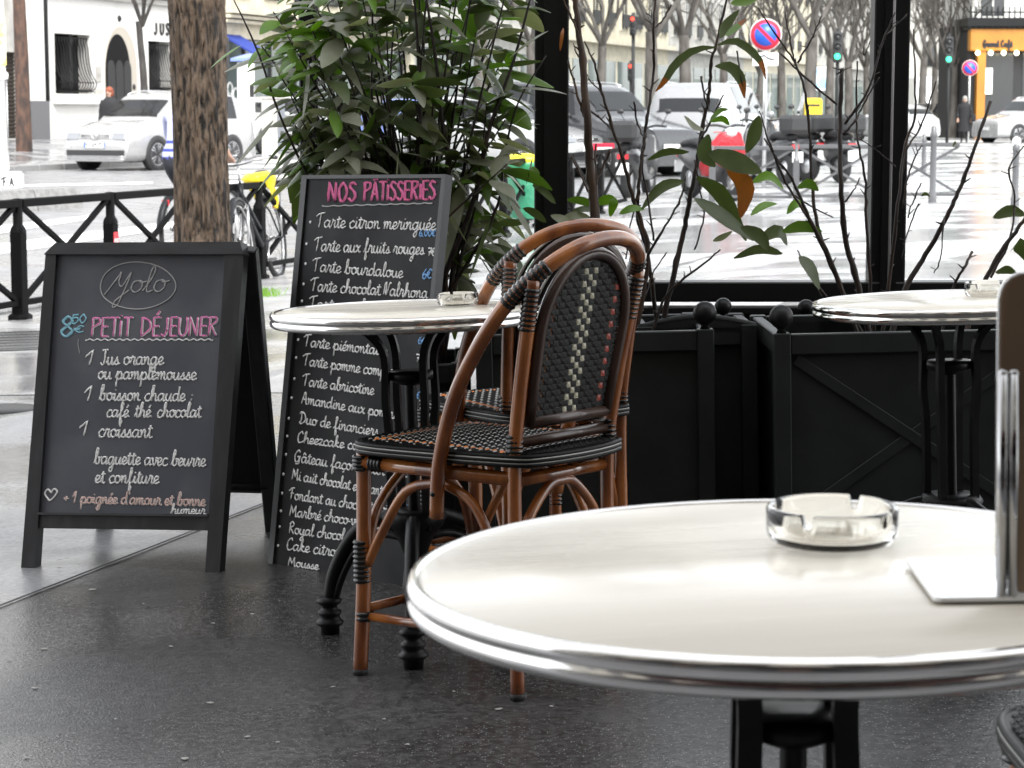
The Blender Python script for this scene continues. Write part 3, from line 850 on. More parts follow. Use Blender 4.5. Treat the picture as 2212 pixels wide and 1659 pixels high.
# ---- ashtrays
def ashtray(label, c, r, rz, tilt):
    n = 120
    k = r / .0625
    prof = [(.0001, .0008), (.050, .0008), (.058, .003), (.0618, .009), (.0625, .014), (.0625, .033), (.0615, .0355), (.0585, .0362), (.0555, .0355), (.0545, .033), (.053, .018), (.050, .0105), (.044, .008), (.0001, .0078)]
    vs, fs = [], []
    for (pr, z) in prof:
        for i in range(n):
            a = 2 * math.pi * i / n
            zz = z
            if z > .02:
                d = abs(((a + math.pi / 4) % (math.pi / 2)) - math.pi / 4) * .0625
                dip = .0135 * (1 - smooth(.003, .0062, d))
                zz = max(.019, z - dip) if dip > 0 else z
            vs.append((pr * k * math.cos(a), pr * k * math.sin(a), zz * k))
    K = len(prof)
    for i in range(K - 1):
        for j in range(n):
            fs.append((i * n + j, i * n + (j + 1) % n, (i + 1) * n + (j + 1) % n, (i + 1) * n + j))
    fs.append(list(range(n))[::-1]); fs.append([(K - 1) * n + j for j in range(n)])
    b = MB(); b.add(vs, fs, 0, True)
    o = b.build('ashtray', M['glass'])
    o.location = c; o.rotation_euler = (-tilt[1], tilt[0], rz)
    return tag(o, label, 'ashtray', 'glass ashtrays on the tables')
def on_top(u, v, zt):
    d = ray(u, v); k = (zt - CAM_Z) / d.z
    return C0 + d * k
def lift(c, centre, tilt, zt):      # height of the tilted table top at c
    return Vector((c.x, c.y, zt - (c.x - centre[0]) * tilt[0] - (c.y - centre[1]) * tilt[1] + .0005))
c = on_top(1797, 1164, .746); ashtray('clear notched glass ashtray standing on the nearest table', lift(c, (.263, 2.0), (-.019, -.004), .741), .0625, R(60), (-.019, -.004))
c = on_top(989, 659, .727); ashtray('small glass ashtray on the table by the tall chalkboard', lift(c, (-.216, 4.84), (-.026, .016), .7255), .046, R(20), (-.026, .016))
c = on_top(2138, 640, .736); ashtray('glass ashtray on the table in front of the planters', lift(c, (.985, 4.95), (-.032, .01), .7335), .056, R(50), (-.032, .01))

# ---- upright menu stand on the nearest table
c = on_top(2018, 1300, .744); z0 = .741 - (c.x - .263) * -.019 + .0012
t = thing('menu_stand', 'upright wooden menu in a chrome stand with a steel base plate coloured by its white reflection, on the largest table', 'menu stand', (c.x, c.y, z0), R(-1.5), None, (-.019, -.004))
def rrect(w, d, r, n=5):
    out = []
    for (cx, cy, a0) in ((w - r, r, -90), (w - r, d - r, 0), (r, d - r, 90), (r, r, 180)):
        for k in range(n + 1):
            a = R(a0 + 90 * k / n); out.append((cx + r * math.cos(a), cy + r * math.sin(a)))
    return out
b = MB(); b.prism(rrect(.26, .165, .008), 0, .0035, 0, None, True); b.build('base_plate', mat('base_plate', (0.9, 0.9, 0.9), 0.22, 0.0, coat=.4), t)  # steel plate; the white it reflects is put into its base colour
b = MB()
for dx in (.0565, .0655):
    b.tube([(dx, .004, .003), (dx, .004, .19)], .0043, 16)
    b.sphere((dx, .004, .19), .0043, 10)
b.box((.061, .010, .10), (.017, .004, .17), 0, bev=.001)
b.build('chrome_post', mat('post_chrome', (0.42, 0.42, 0.42), 0.07, 1.0), t)
M['menu_wood'] = mat('menu_wood', (0.34, 0.235, 0.145), 0.45, noise=((26, 5, 2.2), (0.17, 0.11, 0.066), .40, .62, 6), coat=.1)
b = MB()
pl = [(x, z) for x, z in rrect(.16, .268, .022)]
Mx = Matrix(((1, 0, 0, .0560), (0, 0, -1, .024), (0, 1, 0, .0038), (0, 0, 0, 1)))
b.prism(pl, -.001, .009, 0, Mx, True); b.build('menu_board', M['menu_wood'], t)
b = MB()
edge = [(x, z) for x, z in rrect(.16, .268, .022)]
b.tube([(.0560 + x, .0195, .0038 + z) for x, z in edge[12:] + edge[:1]] , .0022, 8); b.build('edge_trim', M['steel'], t)

# ---- rattan chairs
def wrap(mb, pts, r, turns, mi=0, n=10):
    """a binding of cane wound round a tube"""
    P = spline(pts, 8) if len(pts) > 2 else [Vector(pts[0]).lerp(Vector(pts[1]), i / 8) for i in range(9)]
    L = [0]
    for a, c in zip(P, P[1:]): L.append(L[-1] + (c - a).length)
    out, rr = [], []
    N = turns * 4
    for i in range(N + 1):
        s = L[-1] * i / N
        j = max(k for k in range(len(L)) if L[k] <= s + 1e-9); j = min(j, len(P) - 2)
        f = (s - L[j]) / max(1e-9, L[j + 1] - L[j])
        out.append(P[j].lerp(P[j + 1], f)); rr.append(r * (.97 if i % 4 == 0 else 1.10 if i % 2 else 1.16))
    mb.tube(out, rr, n, mi)

M['binding'] = mat('binding', (0.007, 0.0065, 0.0065), 0.22, spec=.6)
def chair():
    t = thing('rattan_chair', 'x', 'chair')
    W0, W1, D = .145, .174, .39     # half widths at the back and at the front, depth
    def hoop(k=1.0):
        q = [(-.186, .168, .355), (-.194, .148, .47), (-.198, .10, .60), (-.194, .04, .70), (-.182, -.025, .785), (-.148, -.088, .85), (-.085, -.125, .892), (0, -.137, .906)]
        q = q + [(-x, y, z) for x, y, z in q[-2::-1]]
        return spline(q, 6)
    b = MB(); b.tube(hoop(), .0152, 12); b.build('hoop', M['rattan_pale'] if 0 else M['rattan'], t)
    for s in (-1, 1):
        b = MB(); q = spline([(s * W0, 0, 0.002), (s * W0, -.003, .2), (s * W0, -.005, .46), (s * (W0 + .006), -.03, .62), (s * (W0 + .014), -.062, .76), (s * (W0 + .018), -.078, .835)], 5)
        b.tube(q, .0145, 12); lg = b.build('rear_leg', M['rattan'], t)
        b = MB(); b.tube([(s * W0, 0, .001), (s * W0, 0, .014)], .0152, 12); b.build('foot_cap', M['rubber'], lg)
        b = MB(); q = spline([(s * (W1 + .006), D + .012, .002), (s * W1, D, .2), (s * (W1 - .004), D - .008, .472)], 6)
        b.tube(q, .016, 12); lg = b.build('front_leg', M['rattan'], t)
        b = MB(); b.tube([(s * (W1 + .006), D + .012, .001), (s * (W1 + .006), D + .0115, .014)], .0166, 12); b.build('foot_cap', M['rubber'], lg)
    # seat rails, braces and stretchers
    def sidept(s, y, z):
        w = W0 + (W1 - W0) * y / D
        return (s * w, y, z)
    def one(name, pts, r, n=12, m=None):
        b = MB(); b.tube(pts, r, n); b.build(name, m or M['rattan'], t)
    for s in (-1, 1): one('seat_rail', [sidept(s, 0, .44), sidept(s, D, .448)], .0145)
    one('seat_rail', [(-W1, D, .448), (W1, D, .448)], .0145); one('seat_rail', [(-W0, 0, .436), (W0, 0, .436)], .0135)
    for s in (-1, 1):
        one('brace', spline([sidept(s, D - .012, .235), sidept(s, D - .05, .30), sidept(s, D - .12, .395), sidept(s, D - .2, .418), sidept(s, D - .22, .418)], 6), .0105, 10)
        one('brace', spline([sidept(s, .015, .215), sidept(s, .05, .30), sidept(s, .10, .385), sidept(s, .17, .418), sidept(s, D - .22, .418)], 6), .0105, 10)
        one('stretcher', [sidept(s, 0, .125), sidept(s, D, .125)], .0095, 10)
    for y, w in ((0, W0), (D, W1)):
        one('brace', spline([(-w + .01, y, .235), (-w * .75, y, .34), (-w * .3, y, .41), (0, y, .42), (w * .3, y, .41), (w * .75, y, .34), (w - .01, y, .235)], 6), .0105, 10)
    one('stretcher', [(-W1, D, .14), (W1, D, .14)], .0095, 10)
    # bindings
    H = hoop()
    def bind(pts, r, turns):
        b = MB(); wrap(b, pts, r, turns); b.build('binding', M['binding'], t)
    for s in (-1, 1):
        hp = [p for p in H if .775 < p.z < .862 and p.x * s > 0]
        bind(hp, .0152, 10)
        bind([(s * (W0 + .017), -.074, .82), (s * (W0 + .012), -.054, .735)], .0153, 9)
        bind([(s * W0, -.008, .53), (s * W0, -.006, .492)], .0162, 4)
        bind([(s * (W1 + .001), D + .001, .285), (s * (W1 + .002), D + .002, .195)], .0168, 9)
        bind([(s * W1, D - .004, .462), (s * W1, D - .002, .43)], .0175, 4)
        bind([sidept(s, D - .03, .447), sidept(s, D - .065, .447)], .016, 4)
        bind([sidept(s, D, .135), sidept(s, D, .115)], .0175, 2)
        b = MB(); b.sphere((s * .203, .160, .405), .006, 6); b.build('bolt', M['binding'], t)
    # back panel: arched tube, crossbars and the weave
    w = W0 - .017
    def arch(w, ztop, zbot, n=22, y0=-.012):
        q = []
        sp = ztop - w * 1.15
        for i in range(n + 1):
            a = math.pi - math.pi * i / n
            q.append((w * math.cos(a), sp + w * 1.15 * math.sin(a)))
        return [(-w * .93, zbot)] + [(-w * .97, zbot + (sp - zbot) * .5)] + q + [(w * .97, zbot + (sp - zbot) * .5), (w * .93, zbot)]
    def yb(z): return -.006 - .092 * max(0, (z - .48) / .4)
    A = arch(w, .876, .545)
    b = MB(); b.tube([(x, yb(z), z) for x, z in A], .0125, 10)
    b.tube([(-w * .93, yb(.55), .55), (w * .93, yb(.55), .55)], .0125, 10)
    b.build('back_frame', M['rattan_dark'], t)
    b = MB(); b.tube([(-W0, -.008, .512), (W0, -.008, .512)], .0115, 10); b.build('crossbar', M['rattan_dark'], t)
    b = MB()
    for k in (0, 1):
        b.tube([(x * (1.09 + .035 * k), yb(z) + .012, z + (.010 + .004 * k if z > .7 else 0)) for x, z in A], .0028, 6, 0 if k == 0 else 1)
    b.build('back_piping', [M['cane_black'], M['cane_white']], t)
    def half(z):
        xs = [abs(x) for x, zz in A[1:len(A) // 2 + 1]]; 
        best = w * .95
        sp = .876 - w * 1.15
        if z > sp: best = w * math.sqrt(max(0, 1 - ((z - sp) / (w * 1.15)) ** 2))
        return best
    b = MB()
    z = .548
    cell = .0150; cz = .0125
    cols = int(2 * w / cell) + 1
    i = 0
    while z < .87:
        h = half(z + cz / 2) - .002
        for j in range(-cols // 2, cols // 2 + 1):
            x = j * cell
            if abs(x) > h: continue
            mi = 0
            c = j
            if abs(c) <= 1 and (i + c) % 2 == 0 and .54 < z < .845: mi = 1
            elif abs(c) == 6 and i % 2 == 0: mi = 2
            elif abs(c) == 7 and i % 2 == 1 and z < .80: mi = 3
            elif (i + j) % 2: mi = 4
            up = (i + j) % 2 == 0
            lift_ = .0016 if mi in (1, 2) or up else .0004
            for sg in (-1, 1):
                if sg > 0 and mi in (1, 2, 3):
                    m2 = mi
                elif sg < 0 and mi in (2, 3): m2 = 0 if c < 0 else (3 if mi == 2 else 4)
                elif sg > 0: m2 = 5 if (i * 3 + j) % 4 == 1 else mi
                else: m2 = mi
                y = yb(z) + sg * .003
                hw = cell * (.36 if mi in (1, 2) else .5) ; hh = cz * (.46 if mi in (1, 2) else .46)
                q = [(x - hw, y, z), (x + hw, y, z), (x + hw, y, z + hh * 2), (x - hw, y, z + hh * 2), (x, y + sg * lift_, z + hh)]
                b.add(q, [(0, 1, 4), (1, 2, 4), (2, 3, 4), (3, 0, 4)], m2, False)
        z += cz; i += 1
    b.build('woven_back', [M['cane_brown'], M['cane_cream'], M['cane_orange'], M['cane_red'], M['cane_black'], M['cane_white']], t)
    # seat
    def outline(e=0.0):
        q = [(-W0 - .012 - e, -.005), (-W1 - .012 - e, D * .55), (-W1 - .014 - e, D - .03), (-W1 + .03 - e * .5, D + .022 + e), (0, D + .03 + e), (W1 - .03 + e * .5, D + .022 + e), (W1 + .014 + e, D - .03), (W1 + .012 + e, D * .55),
             (W0 + .012 + e, -.005), (W0 - .03, -.05 - e), (0, -.066 - e), (-W0 + .03, -.05 - e)]
        return spline([(x, y, 0) for x, y in q], 5, True)
    O = outline()
    def domed(x, y): return .492 + .007 * (1 - min(1, (x / .2) ** 2)) * (1 - min(1, ((y - .19) / .26) ** 2))
    b = MB()
    b.prism([(p.x * .985, p.y) for p in O], .472, .489, 0, None, True)
    import bisect
    def inside(x, y):
        c = False; n = len(O)
        for a in range(n):
            p, q = O[a], O[a - 1]
            if (p.y > y) != (q.y > y) and x < (q.x - p.x) * (y - p.y) / (q.y - p.y) + p.x: c = not c
        return c
    cl = .0095; rnd = random.Random(1)
    for i in range(-6, 50):
        for j in range(-24, 25):
            x, y = j * cl, i * cl
            if not inside(x * 1.04, (y - .19) * 1.04 + .19): continue
            up = (i + j) % 2 == 0
            a, c_ = abs(j), abs(i - 20)
            mi = 0
            if max(a * 1.0, c_ * .85) > 17.3: mi = 0
            elif (a == 15 or abs(c_ * .85 - 15.3) < .5) and (i + j) % 2 == 0 : mi = 2
            elif i % 2 == 0 and (j + i // 2) % 2 == 0: mi = 1
            z = domed(x, y) + (.0012 if up else 0)
            hw = cl * (.62 if up else .42); hh = cl * (.36 if up else .5)
            if mi == 1: hh *= .62; hw *= .86
            q = [(x - hw, y - hh, z - .002), (x + hw, y - hh, z - .002), (x + hw, y + hh, z - .002), (x - hw, y + hh, z - .002), (x - hw * .4, y, z + .0007), (x + hw * .4, y, z + .0007)]
            b.add(q, [(0, 1, 5, 4), (1, 2, 5), (2, 3, 4, 5), (3, 0, 4)], mi, True)
    b.prism([(p.x * .97, (p.y - .19) * .97 + .19) for p in O], .486, .4905, 0, None, True)
    b.build('seat', [M['cane_black'], M['cane_white'], M['cane_orange'], M['cane_cream']], t)
    b = MB()
    for e, z, m, r in ((.002, .487, 0, .0045), (.004, .4825, 1, .0020), (.0042, .4785, 0, .0036), (.004, .4745, 1, .0018), (.002, .470, 0, .0042)):
        b.tube([(p.x, p.y, z) for p in outline(e)], r, 8, m, closed=True)
    b.build('seat_edge', [M['cane_black'], M['cane_white']], t)
    return t

def put_chair(o, x, y, rz, label, tilt=TILT):
    T = Matrix.Rotation(-tilt[1], 3, 'X') @ Matrix.Rotation(tilt[0], 3, 'Y') @ Matrix.Rotation(rz, 3, 'Z')
    o.location = (x, y, ground_z(x, y) + .004); o.rotation_euler = T.to_euler()
    o['label'] = label; o['group'] = 'rattan chairs on the terrace'
ch = chair()
c2, c3 = copy_tree(ch), copy_tree(ch)
put_chair(ch, .106, 4.435, R(49), 'rattan chair with its whole dark woven back in view, overlapping another chair')
put_chair(c2, .126, 5.03, R(26), 'rattan chair largely hidden behind another, only its hoop and seat edge showing')
put_chair(c3, .955, 2.225, R(90), 'chair with only a black and white woven seat corner showing below the menu stand')

# ---------------------------------------------------------------- planters, glass screen
def planter(label, x0, y0, w, d, h, brace=True, arch=0.0, balls=(1, 1, 1, 1)):
    z = ground_z(x0 + w / 2, y0 + d / 2)
    t = thing('planter', label, 'planter', (x0 + w / 2, y0 + d / 2, z), 0, 'black box planters along the screen', TILT)
    post = .045
    b = MB()
    for sx in (-1, 1):
        for sy in (-1, 1):
            b.box((sx * (w / 2 - post / 2), sy * (d / 2 - post / 2), h / 2), (post, post, h), 0, bev=.003)
    for sy in (-1, 1):
        b.box((0, sy * (d / 2 - .019), h - .03), (w - 2 * post, .030, .054), 0, bev=.003)
        b.box((0, sy * (d / 2 - .019), .06), (w - 2 * post, .030, .06), 0, bev=.003)
    for sx in (-1, 1):
        b.box((sx * (w / 2 - .019), 0, h - .03), (.030, d - 2 * post, .054), 0, bev=.003)
        b.box((sx * (w / 2 - .019), 0, .06), (.030, d - 2 * post, .06), 0, bev=.003)
    b.build('frame', M['planter_paint'], t)
    b = MB()
    for sy in (-1, 1): b.box((0, sy * (d / 2 - .028), h / 2), (w - .06, .012, h - .04), 0)
    for sx in (-1, 1): b.box((sx * (w / 2 - .028), 0, h / 2), (.012, d - .06, h - .04), 0)
    if arch:
        pl = [(-w / 2 + .005, h - .02)] + [(-w / 2 + .005 + (w - .01) * i / 16, h - .01 + arch * math.sin(math.pi * i / 16)) for i in range(17)] + [(w / 2 - .005, h - .02)]
        Mx = Matrix(((1, 0, 0, 0), (0, 0, 1, -d / 2), (0, 1, 0, 0), (0, 0, 0, 1)))
        b.prism(pl, .004, .026, 0, Mx)
    b.build('side_panel', M['planter_paint'], t)
    if arch:
        b = MB(); b.tube([(-w / 2 + .005 + (w - .01) * i / 16, -d / 2 + .015, h - .006 + arch * math.sin(math.pi * i / 16)) for i in range(17)], .011, 8); b.build('arched_rail', M['planter_paint'], t)
    if brace:
        b = MB(); iw, ih = w - 2 * post, h - .15
        for sg in (-1, 1):
            ang = math.atan2(ih, iw * sg); ln = math.hypot(iw, ih) * .96
            b.box((0, -d / 2 + .0185 + (.003 if sg > 0 else 0), h / 2 + .015), (ln, .008, .03), 0, Matrix.Rotation(-ang, 3, 'Y'), bev=.002)
        b.build('cross_brace', M['planter_paint'], t)
    k = 0
    for sx in (-1, 1):
        for sy in (-1, 1):
            if balls[k]:
                b = MB(); c = (sx * (w / 2 - post / 2), sy * (d / 2 - post / 2))
                b.lathe([(0, h), (.014, h), (.010, h + .008), (.0135, h + .012)] + [(.0315 * math.sin(a * math.pi / 14), h + .0415 - .0315 * math.cos(a * math.pi / 14)) for a in range(2, 15)], 18, 0, Matrix.Translation((c[0], c[1], 0)))
                b.build('finial', M['black_paint'], t)
            k += 1
    b = MB(); b.box((0, 0, h - .07), (w - .08, d - .08, .03), 0); b.build('soil', M['soil'], t)
    return t
M['soil'] = mat('soil', (0.03, 0.022, 0.016), 0.9, noise=(30, (0.015, 0.011, 0.008), .4, .6), bump=(40, .6, .02))
planter('black planter with ball finials directly behind the two rattan chairs', -.085, 5.90, .632, .56, .585, False, 0, (0, 0, 1, 0))
planter('black planter with a crossed brace, behind the table by the menu stand', .690, 5.78, .72, .6, .585, True, 0, (1, 0, 0, 0))
planter('low black planter with an arched top rail in the gap between the ball-topped planters', .355, 6.12, .33, .40, .575, False, .026, (0, 0, 0, 0))
planter('small black planter at the foot of the leafy bush, half hidden by the tall chalkboard', -.57, 6.02, .46, .45, .50, False, 0, (0, 0, 0, 0))
for (u, v, lab) in ((1562, 662, 'dark ball ornament on a stake beside the arched planter, the one by the rattan chairs'), (1741, 665, 'dark ball ornament on a stake beside the arched planter, the one by the cross-braced planter')):
    p = at(u, v, 6.46 if u < 1600 else 6.56)
    t = thing('stake_ornament', lab, 'ornament', (p.x, p.y, ground_z(p.x, p.y)))
    h = p.z - ground_z(p.x, p.y)
    b = MB(); b.sphere((0, 0, h), .025, 14); b.build('ball', M['black_paint'], t)
    b = MB(); b.tube([(0, 0, 0), (0, 0, h - .02)], .008, 8); b.build('stake', M['black_paint'], t)

SY = 6.80
t = thing('glass_screen', 'glazed windbreak with thick black posts along the back of the terrace', 'glass screen', (0, SY, -.05))
xl, xm, xr = at(670, 240, SY).x, at(1191, 240, SY).x, at(1919, 240, SY).x
for x, w in ((xl, .056), (xm, .102), (xr, .106)):
    b = MB(); b.box((x, 0, 1.45), (w, .09, 2.9), 0, bev=.004)
    b.box((x, -.05, 1.45), (w * .45, .012, 2.9), 0)
    b.build('post', M['black_paint'], t)
b = MB(); b.tube([(xr + .0, -.068, .3), (xr + .0, -.068, 1.2), (xr + .004, -.067, 2.8)], .0042, 6); b.build('cable', mat('cable_grey', (0.33, 0.32, 0.32), 0.5), t)
zr = at(1600, 607, SY).z + .05
b = MB()
b.box(((xm + 2.6) / 2, 0, zr - .03), (2.6 - xm, .10, .06), 0, bev=.004)
b.box(((xm + 2.6) / 2, -.03, zr - .085), (2.6 - xm, .07, .022), 0, bev=.003)
b.build('bottom_rail', M['black_paint'], t)
b = MB(); b.box(((xm + 2.6) / 2, .01, (zr - .1) / 2), (2.6 - xm, .04, zr - .1), 0); b.build('kick_panel', M['black_paint'], t)
b = MB()
b.box(((xl + 2.6) / 2, 0, 2.85), (2.6 - xl, .1, .1), 0); b.build('top_rail', M['black_paint'], t)
M['pane'] = pane_mat('screen_glass')
for x0, x1 in ((xl + .03, xm - .05), (xm + .05, xr - .05), (xr + .05, 2.6)):
    b = MB(); zb = zr - .004 if x0 > xl + .1 else .02
    b.box(((x0 + x1) / 2, .012, (zb + 2.8) / 2), (x1 - x0, .006, 2.8 - zb), 0); b.build('pane', M['pane'], t)

# ---------------------------------------------------------------- the café house behind the camera, which keeps the terrace in its shade
t = thing('cafe_house', 'tall café house with a dark shop front behind the camera', 'café house', (0, -1.9, .1))
b = MB(); b.box((0, -4.0, 10.5), (34, 7.8, 15), 0); b.build('upper_wall', mat('cafe_stone', (0.45, 0.42, 0.36), 0.8), t)
b = MB(); b.box((0, -4.0, 1.5), (34, 8, 3.0), 0); b.build('shop_front', mat('cafe_wall', (0.05, 0.028, 0.02), 0.5), t)
b = MB()
for k in range(9): b.box((-11 + 2.4 * k, .012, 1.4), (1.8, .02, 2.3), 0)
b.build('window', M['car_glass'], t)
b = MB()
for k in range(12):
    for j in range(4): b.box((-15 + 2.7 * k, -.09, 5.2 + 3.4 * j), (1.2, .03, 2.1), 0)
b.build('upper_window', M['car_glass'], t)['kind'] = 'stuff'
b = MB()
Mx = Matrix.Translation((0, .75, 2.9)) @ Matrix.Rotation(R(-12), 4, 'X')
b.box((0, 0, 0), (12, 1.5, .05), 0, None, Mx); b.box((0, .75, -.11), (12, .02, .22), 0, None, Mx)
b.build('awning', mat('shade_awning_cloth', (0.06, 0.018, 0.016), 0.8), t)  # unseen awning, added to shade the terrace
# ---------------------------------------------------------------- plants of the terrace
def leaf_mat(name, c1, c2, rough=0.32):
    m = mat(name, c1, rough, noise=(22, c2, .35, .7), spec=.5)
    n, l = m.node_tree.nodes, m.node_tree.links
    tr = n.new('ShaderNodeBsdfTranslucent'); tr.inputs[0].default_value = (min(1, c1[0] * 3.2), min(1, c1[1] * 3.6), c1[2] * 1.5, 1)
    mx = n.new('ShaderNodeMixShader'); mx.inputs[0].default_value = .14
    l.new(n['Principled BSDF'].outputs[0], mx.inputs[1]); l.new(tr.outputs[0], mx.inputs[2]); l.new(mx.outputs[0], n['Material Output'].inputs['Surface'])
    return m
LEAF = [leaf_mat('leaf_dark', (0.056, 0.074, 0.030), (0.082, 0.104, 0.046), .38), leaf_mat('leaf_mid', (0.078, 0.145, 0.022), (0.10, 0.175, 0.028), .38),
        leaf_mat('leaf_bright', (0.11, 0.22, 0.018), (0.08, 0.17, 0.014), .4), leaf_mat('leaf_brown', (0.26, 0.075, 0.012), (0.10, 0.04, 0.012), .5), leaf_mat('leaf_grey', (0.21, 0.215, 0.17), (0.15, 0.16, 0.115), .42)]
M['bark_thin'] = mat('bark_thin', (0.020, 0.013, 0.010), 0.6, noise=((30, 30, 8), (0.06, 0.034, 0.022), .5, .75))
M['bark_brown'] = mat('bark_brown', (0.045, 0.026, 0.017), 0.6, noise=((20, 20, 6), (0.12, 0.065, 0.035), .5, .72))
TH = [0, .1, .24, .4, .56, .72, .87, 1.0]
def leaf_strip(mb, path, side, width, mi, fold=.25, tip_mi=None):
    """a blade along path (8 points); side = direction across it"""
    n = len(path); b0 = []
    for i, p in enumerate(path):
        t = i / (n - 1)
        w = width * .5 * (math.sin(math.pi * min(1, t * .96 + .02)) ** .75) * (1 - .22 * t)
        d = (path[min(i + 1, n - 1)] - path[max(i - 1, 0)]).normalized()
        s = (side - d * side.dot(d)).normalized(); nrm = d.cross(s)
        b0 += [p - s * w + nrm * w * fold, p.copy(), p + s * w + nrm * w * fold]
    fs, k = [], 0
    for i in range(n - 1):
        a, c = 3 * i, 3 * i + 3
        if tip_mi is not None and i >= n - 3: continue
        fs += [(a, a + 1, c + 1, c), (a + 1, a + 2, c + 2, c + 1)]
    mb.add(b0, fs, mi, True)
    if tip_mi is not None:
        fs = []
        for i in (n - 3, n - 2):
            a, c = 3 * i, 3 * i + 3
            fs += [(a, a + 1, c + 1, c), (a + 1, a + 2, c + 2, c + 1)]
        mb.add(b0, fs, tip_mi, True)
def leaf(mb, base, d, length, width, droop, mi, rnd, up=Vector((0, 0, 1))):
    d = d.normalized(); path = []
    for i in range(8):
        t = i / 7
        path.append(base + d * length * t + Vector((0, 0, -1)) * droop * length * t * t)
    side = d.cross(up)
    if side.length < .1: side = Vector((1, 0, 0))
    side.normalize()
    roll = rnd.uniform(-.7, .7)
    side = Matrix.Rotation(roll, 3, d) @ side
    leaf_strip(mb, path, side, width, mi, rnd.uniform(.1, .4))

def inpoly(poly, x, y):
    c = False
    for i in range(len(poly)):
        (x0, y0), (x1, y1) = poly[i], poly[i - 1]
        if (y0 > y) != (y1 > y) and x < (x1 - x0) * (y - y0) / (y1 - y0) + x0: c = not c
    return c

# ---- the big bush
rnd = random.Random(11)
base = Vector((-.30, 6.24, .46))
t = thing('leafy_bush', 'tall dense evergreen bush with long glossy leaves rising behind the pastry chalkboard', 'bush', (base.x, base.y, ground_z(base.x, base.y)))
org = Vector(t.location)
poly = [(585, 130), (610, 40), (640, -60), (760, -130), (900, -160), (1140, -90), (1120, 60), (1105, 190), (1095, 330), (1100, 420), (1085, 540), (1000, 590), (975, 480), (970, 385), (690, 330), (655, 310), (640, 230)]
tips = []
tries = 0
while len(tips) < 92 and tries < 6000:
    tries += 1
    u, v = rnd.uniform(530, 1150), rnd.uniform(-160, 600)
    if not inpoly(poly, u, v): continue
    if any((u - a) ** 2 + (v - c) ** 2 < 46 ** 2 for a, c, _ in tips): continue
    if v < 200 and u > 860 and rnd.random() < .55: continue
    tips.append((u, v, rnd.uniform(5.95, 6.5)))
tips += [(565, 100, 6.2), (590, 25, 6.2), (700, 40, 6.0), (630, 260, 6.15), (640, 310, 6.2), (690, 330, 6.2), (668, 350, 6.25), (655, 280, 6.1), (625, 200, 6.1), (740, 325, 6.25), (810, 330, 6.25), (880, 330, 6.25), (940, 330, 6.25)]
fb, sbm = MB(), MB()
hub = [base + Vector((rnd.uniform(-.12, .12), rnd.uniform(-.08, .08), 0)) for _ in range(7)]
for (u, v, Y) in tips:
    p = at(u, v, Y)
    h = rnd.choice(hub)
    mid = h.lerp(p, .5) + Vector((rnd.uniform(-.04, .04), rnd.uniform(-.05, .05), .10))
    q = spline([h, h.lerp(mid, .5) + Vector((0, 0, .05)), mid, p], 5)
    sbm.tube([a - org for a in q], [.0075 - .0055 * i / (len(q) - 1) for i in range(len(q))], 5)
    ax = (p - mid).normalized()
    n = rnd.randint(6, 10)
    for k in range(n):
        a = k * 2.4 + rnd.uniform(-.3, .3)
        o1 = ax.orthogonal().normalized(); o2 = ax.cross(o1)
        rad = o1 * math.cos(a) + o2 * math.sin(a)
        d = ax * rnd.uniform(.15, .8) + rad * rnd.uniform(.7, 1.0)
        bp = p - ax * rnd.uniform(0, .07)
        r_ = rnd.random()
        top = v < 230
        mi = 2 if r_ < (.12 if top else .04) else 1 if r_ < (.42 if top else .22) else 4 if r_ < .70 else 0
        L = rnd.uniform(.08, .16) * (.75 if u < 660 else 1)
        leaf(fb, bp - org, d, L, L * rnd.uniform(.34, .48), rnd.uniform(.1, .8), mi, rnd)
# leaves along the branches, inside the bush
for _ in range(230):
    (u, v, Y) = rnd.choice(tips)
    p = at(u, v, Y); h = rnd.choice(hub); q = h.lerp(p, rnd.uniform(.35, .95)) + Vector((rnd.uniform(-.06, .06), rnd.uniform(-.05, .05), rnd.uniform(0, .06)))
    d = Vector((rnd.uniform(-1, 1), rnd.uniform(-1, .6), rnd.uniform(-.3, .8)))
    L = rnd.uniform(.09, .16)
    leaf(fb, q - org, d, L, L * rnd.uniform(.3, .4), rnd.uniform(.2, .9), rnd.choice((0, 0, 4, 4, 1)), rnd)
# taller upright stems seen against the street
for (pts, r) in (([(965, 430), (955, 260), (940, 120), (915, -40)], .0075), ([(905, 330), (905, 180), (900, 60), (890, -60)], .006), ([(1010, 470), (1060, 270), (1110, 130), (1150, -20)], .0065),
                 ([(640, 330), (560, 120), (525, 40), (505, 0)], .0035), ([(1060, 480), (1090, 330), (1120, 220), (1180, 120)], .004), ([(760, 330), (720, 200), (665, 90)], .004)):
    P = [at(u, v, 6.1) for u, v in pts]
    q = spline([base] + P, 5)
    sbm.tube([a - org for a in q], [r * (1.2 - .8 * i / len(q)) for i in range(len(q))], 6)
for (u, v, du, dv, L, mi) in ((1100, 125, 90, -95, .15, 4), (1120, 190, 80, -10, .13, 4), (1100, 280, 55, -60, .11, 4), (520, 98, -30, 14, .09, 2), (700, 60, 75, -10, .15, 1), (760, 70, 60, 45, .14, 1), (590, 260, -70, 60, .13, 4),
        (665, 130, -10, 80, .13, 4), (860, 330, -8, 70, .13, 4), (920, 400, 60, 100, .12, 4), (1075, 300, 60, 10, .10, 4), (1060, 470, -40, 90, .14, 0), (1100, 430, 40, 50, .11, 4), (1150, 340, -20, 70, .06, 0)):
    p = at(u, v, 6.0); q = at(u + du, v + dv, 6.0)
    leaf(fb, p - org, q - p, L, L * .30, .25, mi, rnd)
fb.build('foliage', LEAF, t)
sbm.build('stems', M['bark_thin'], t)

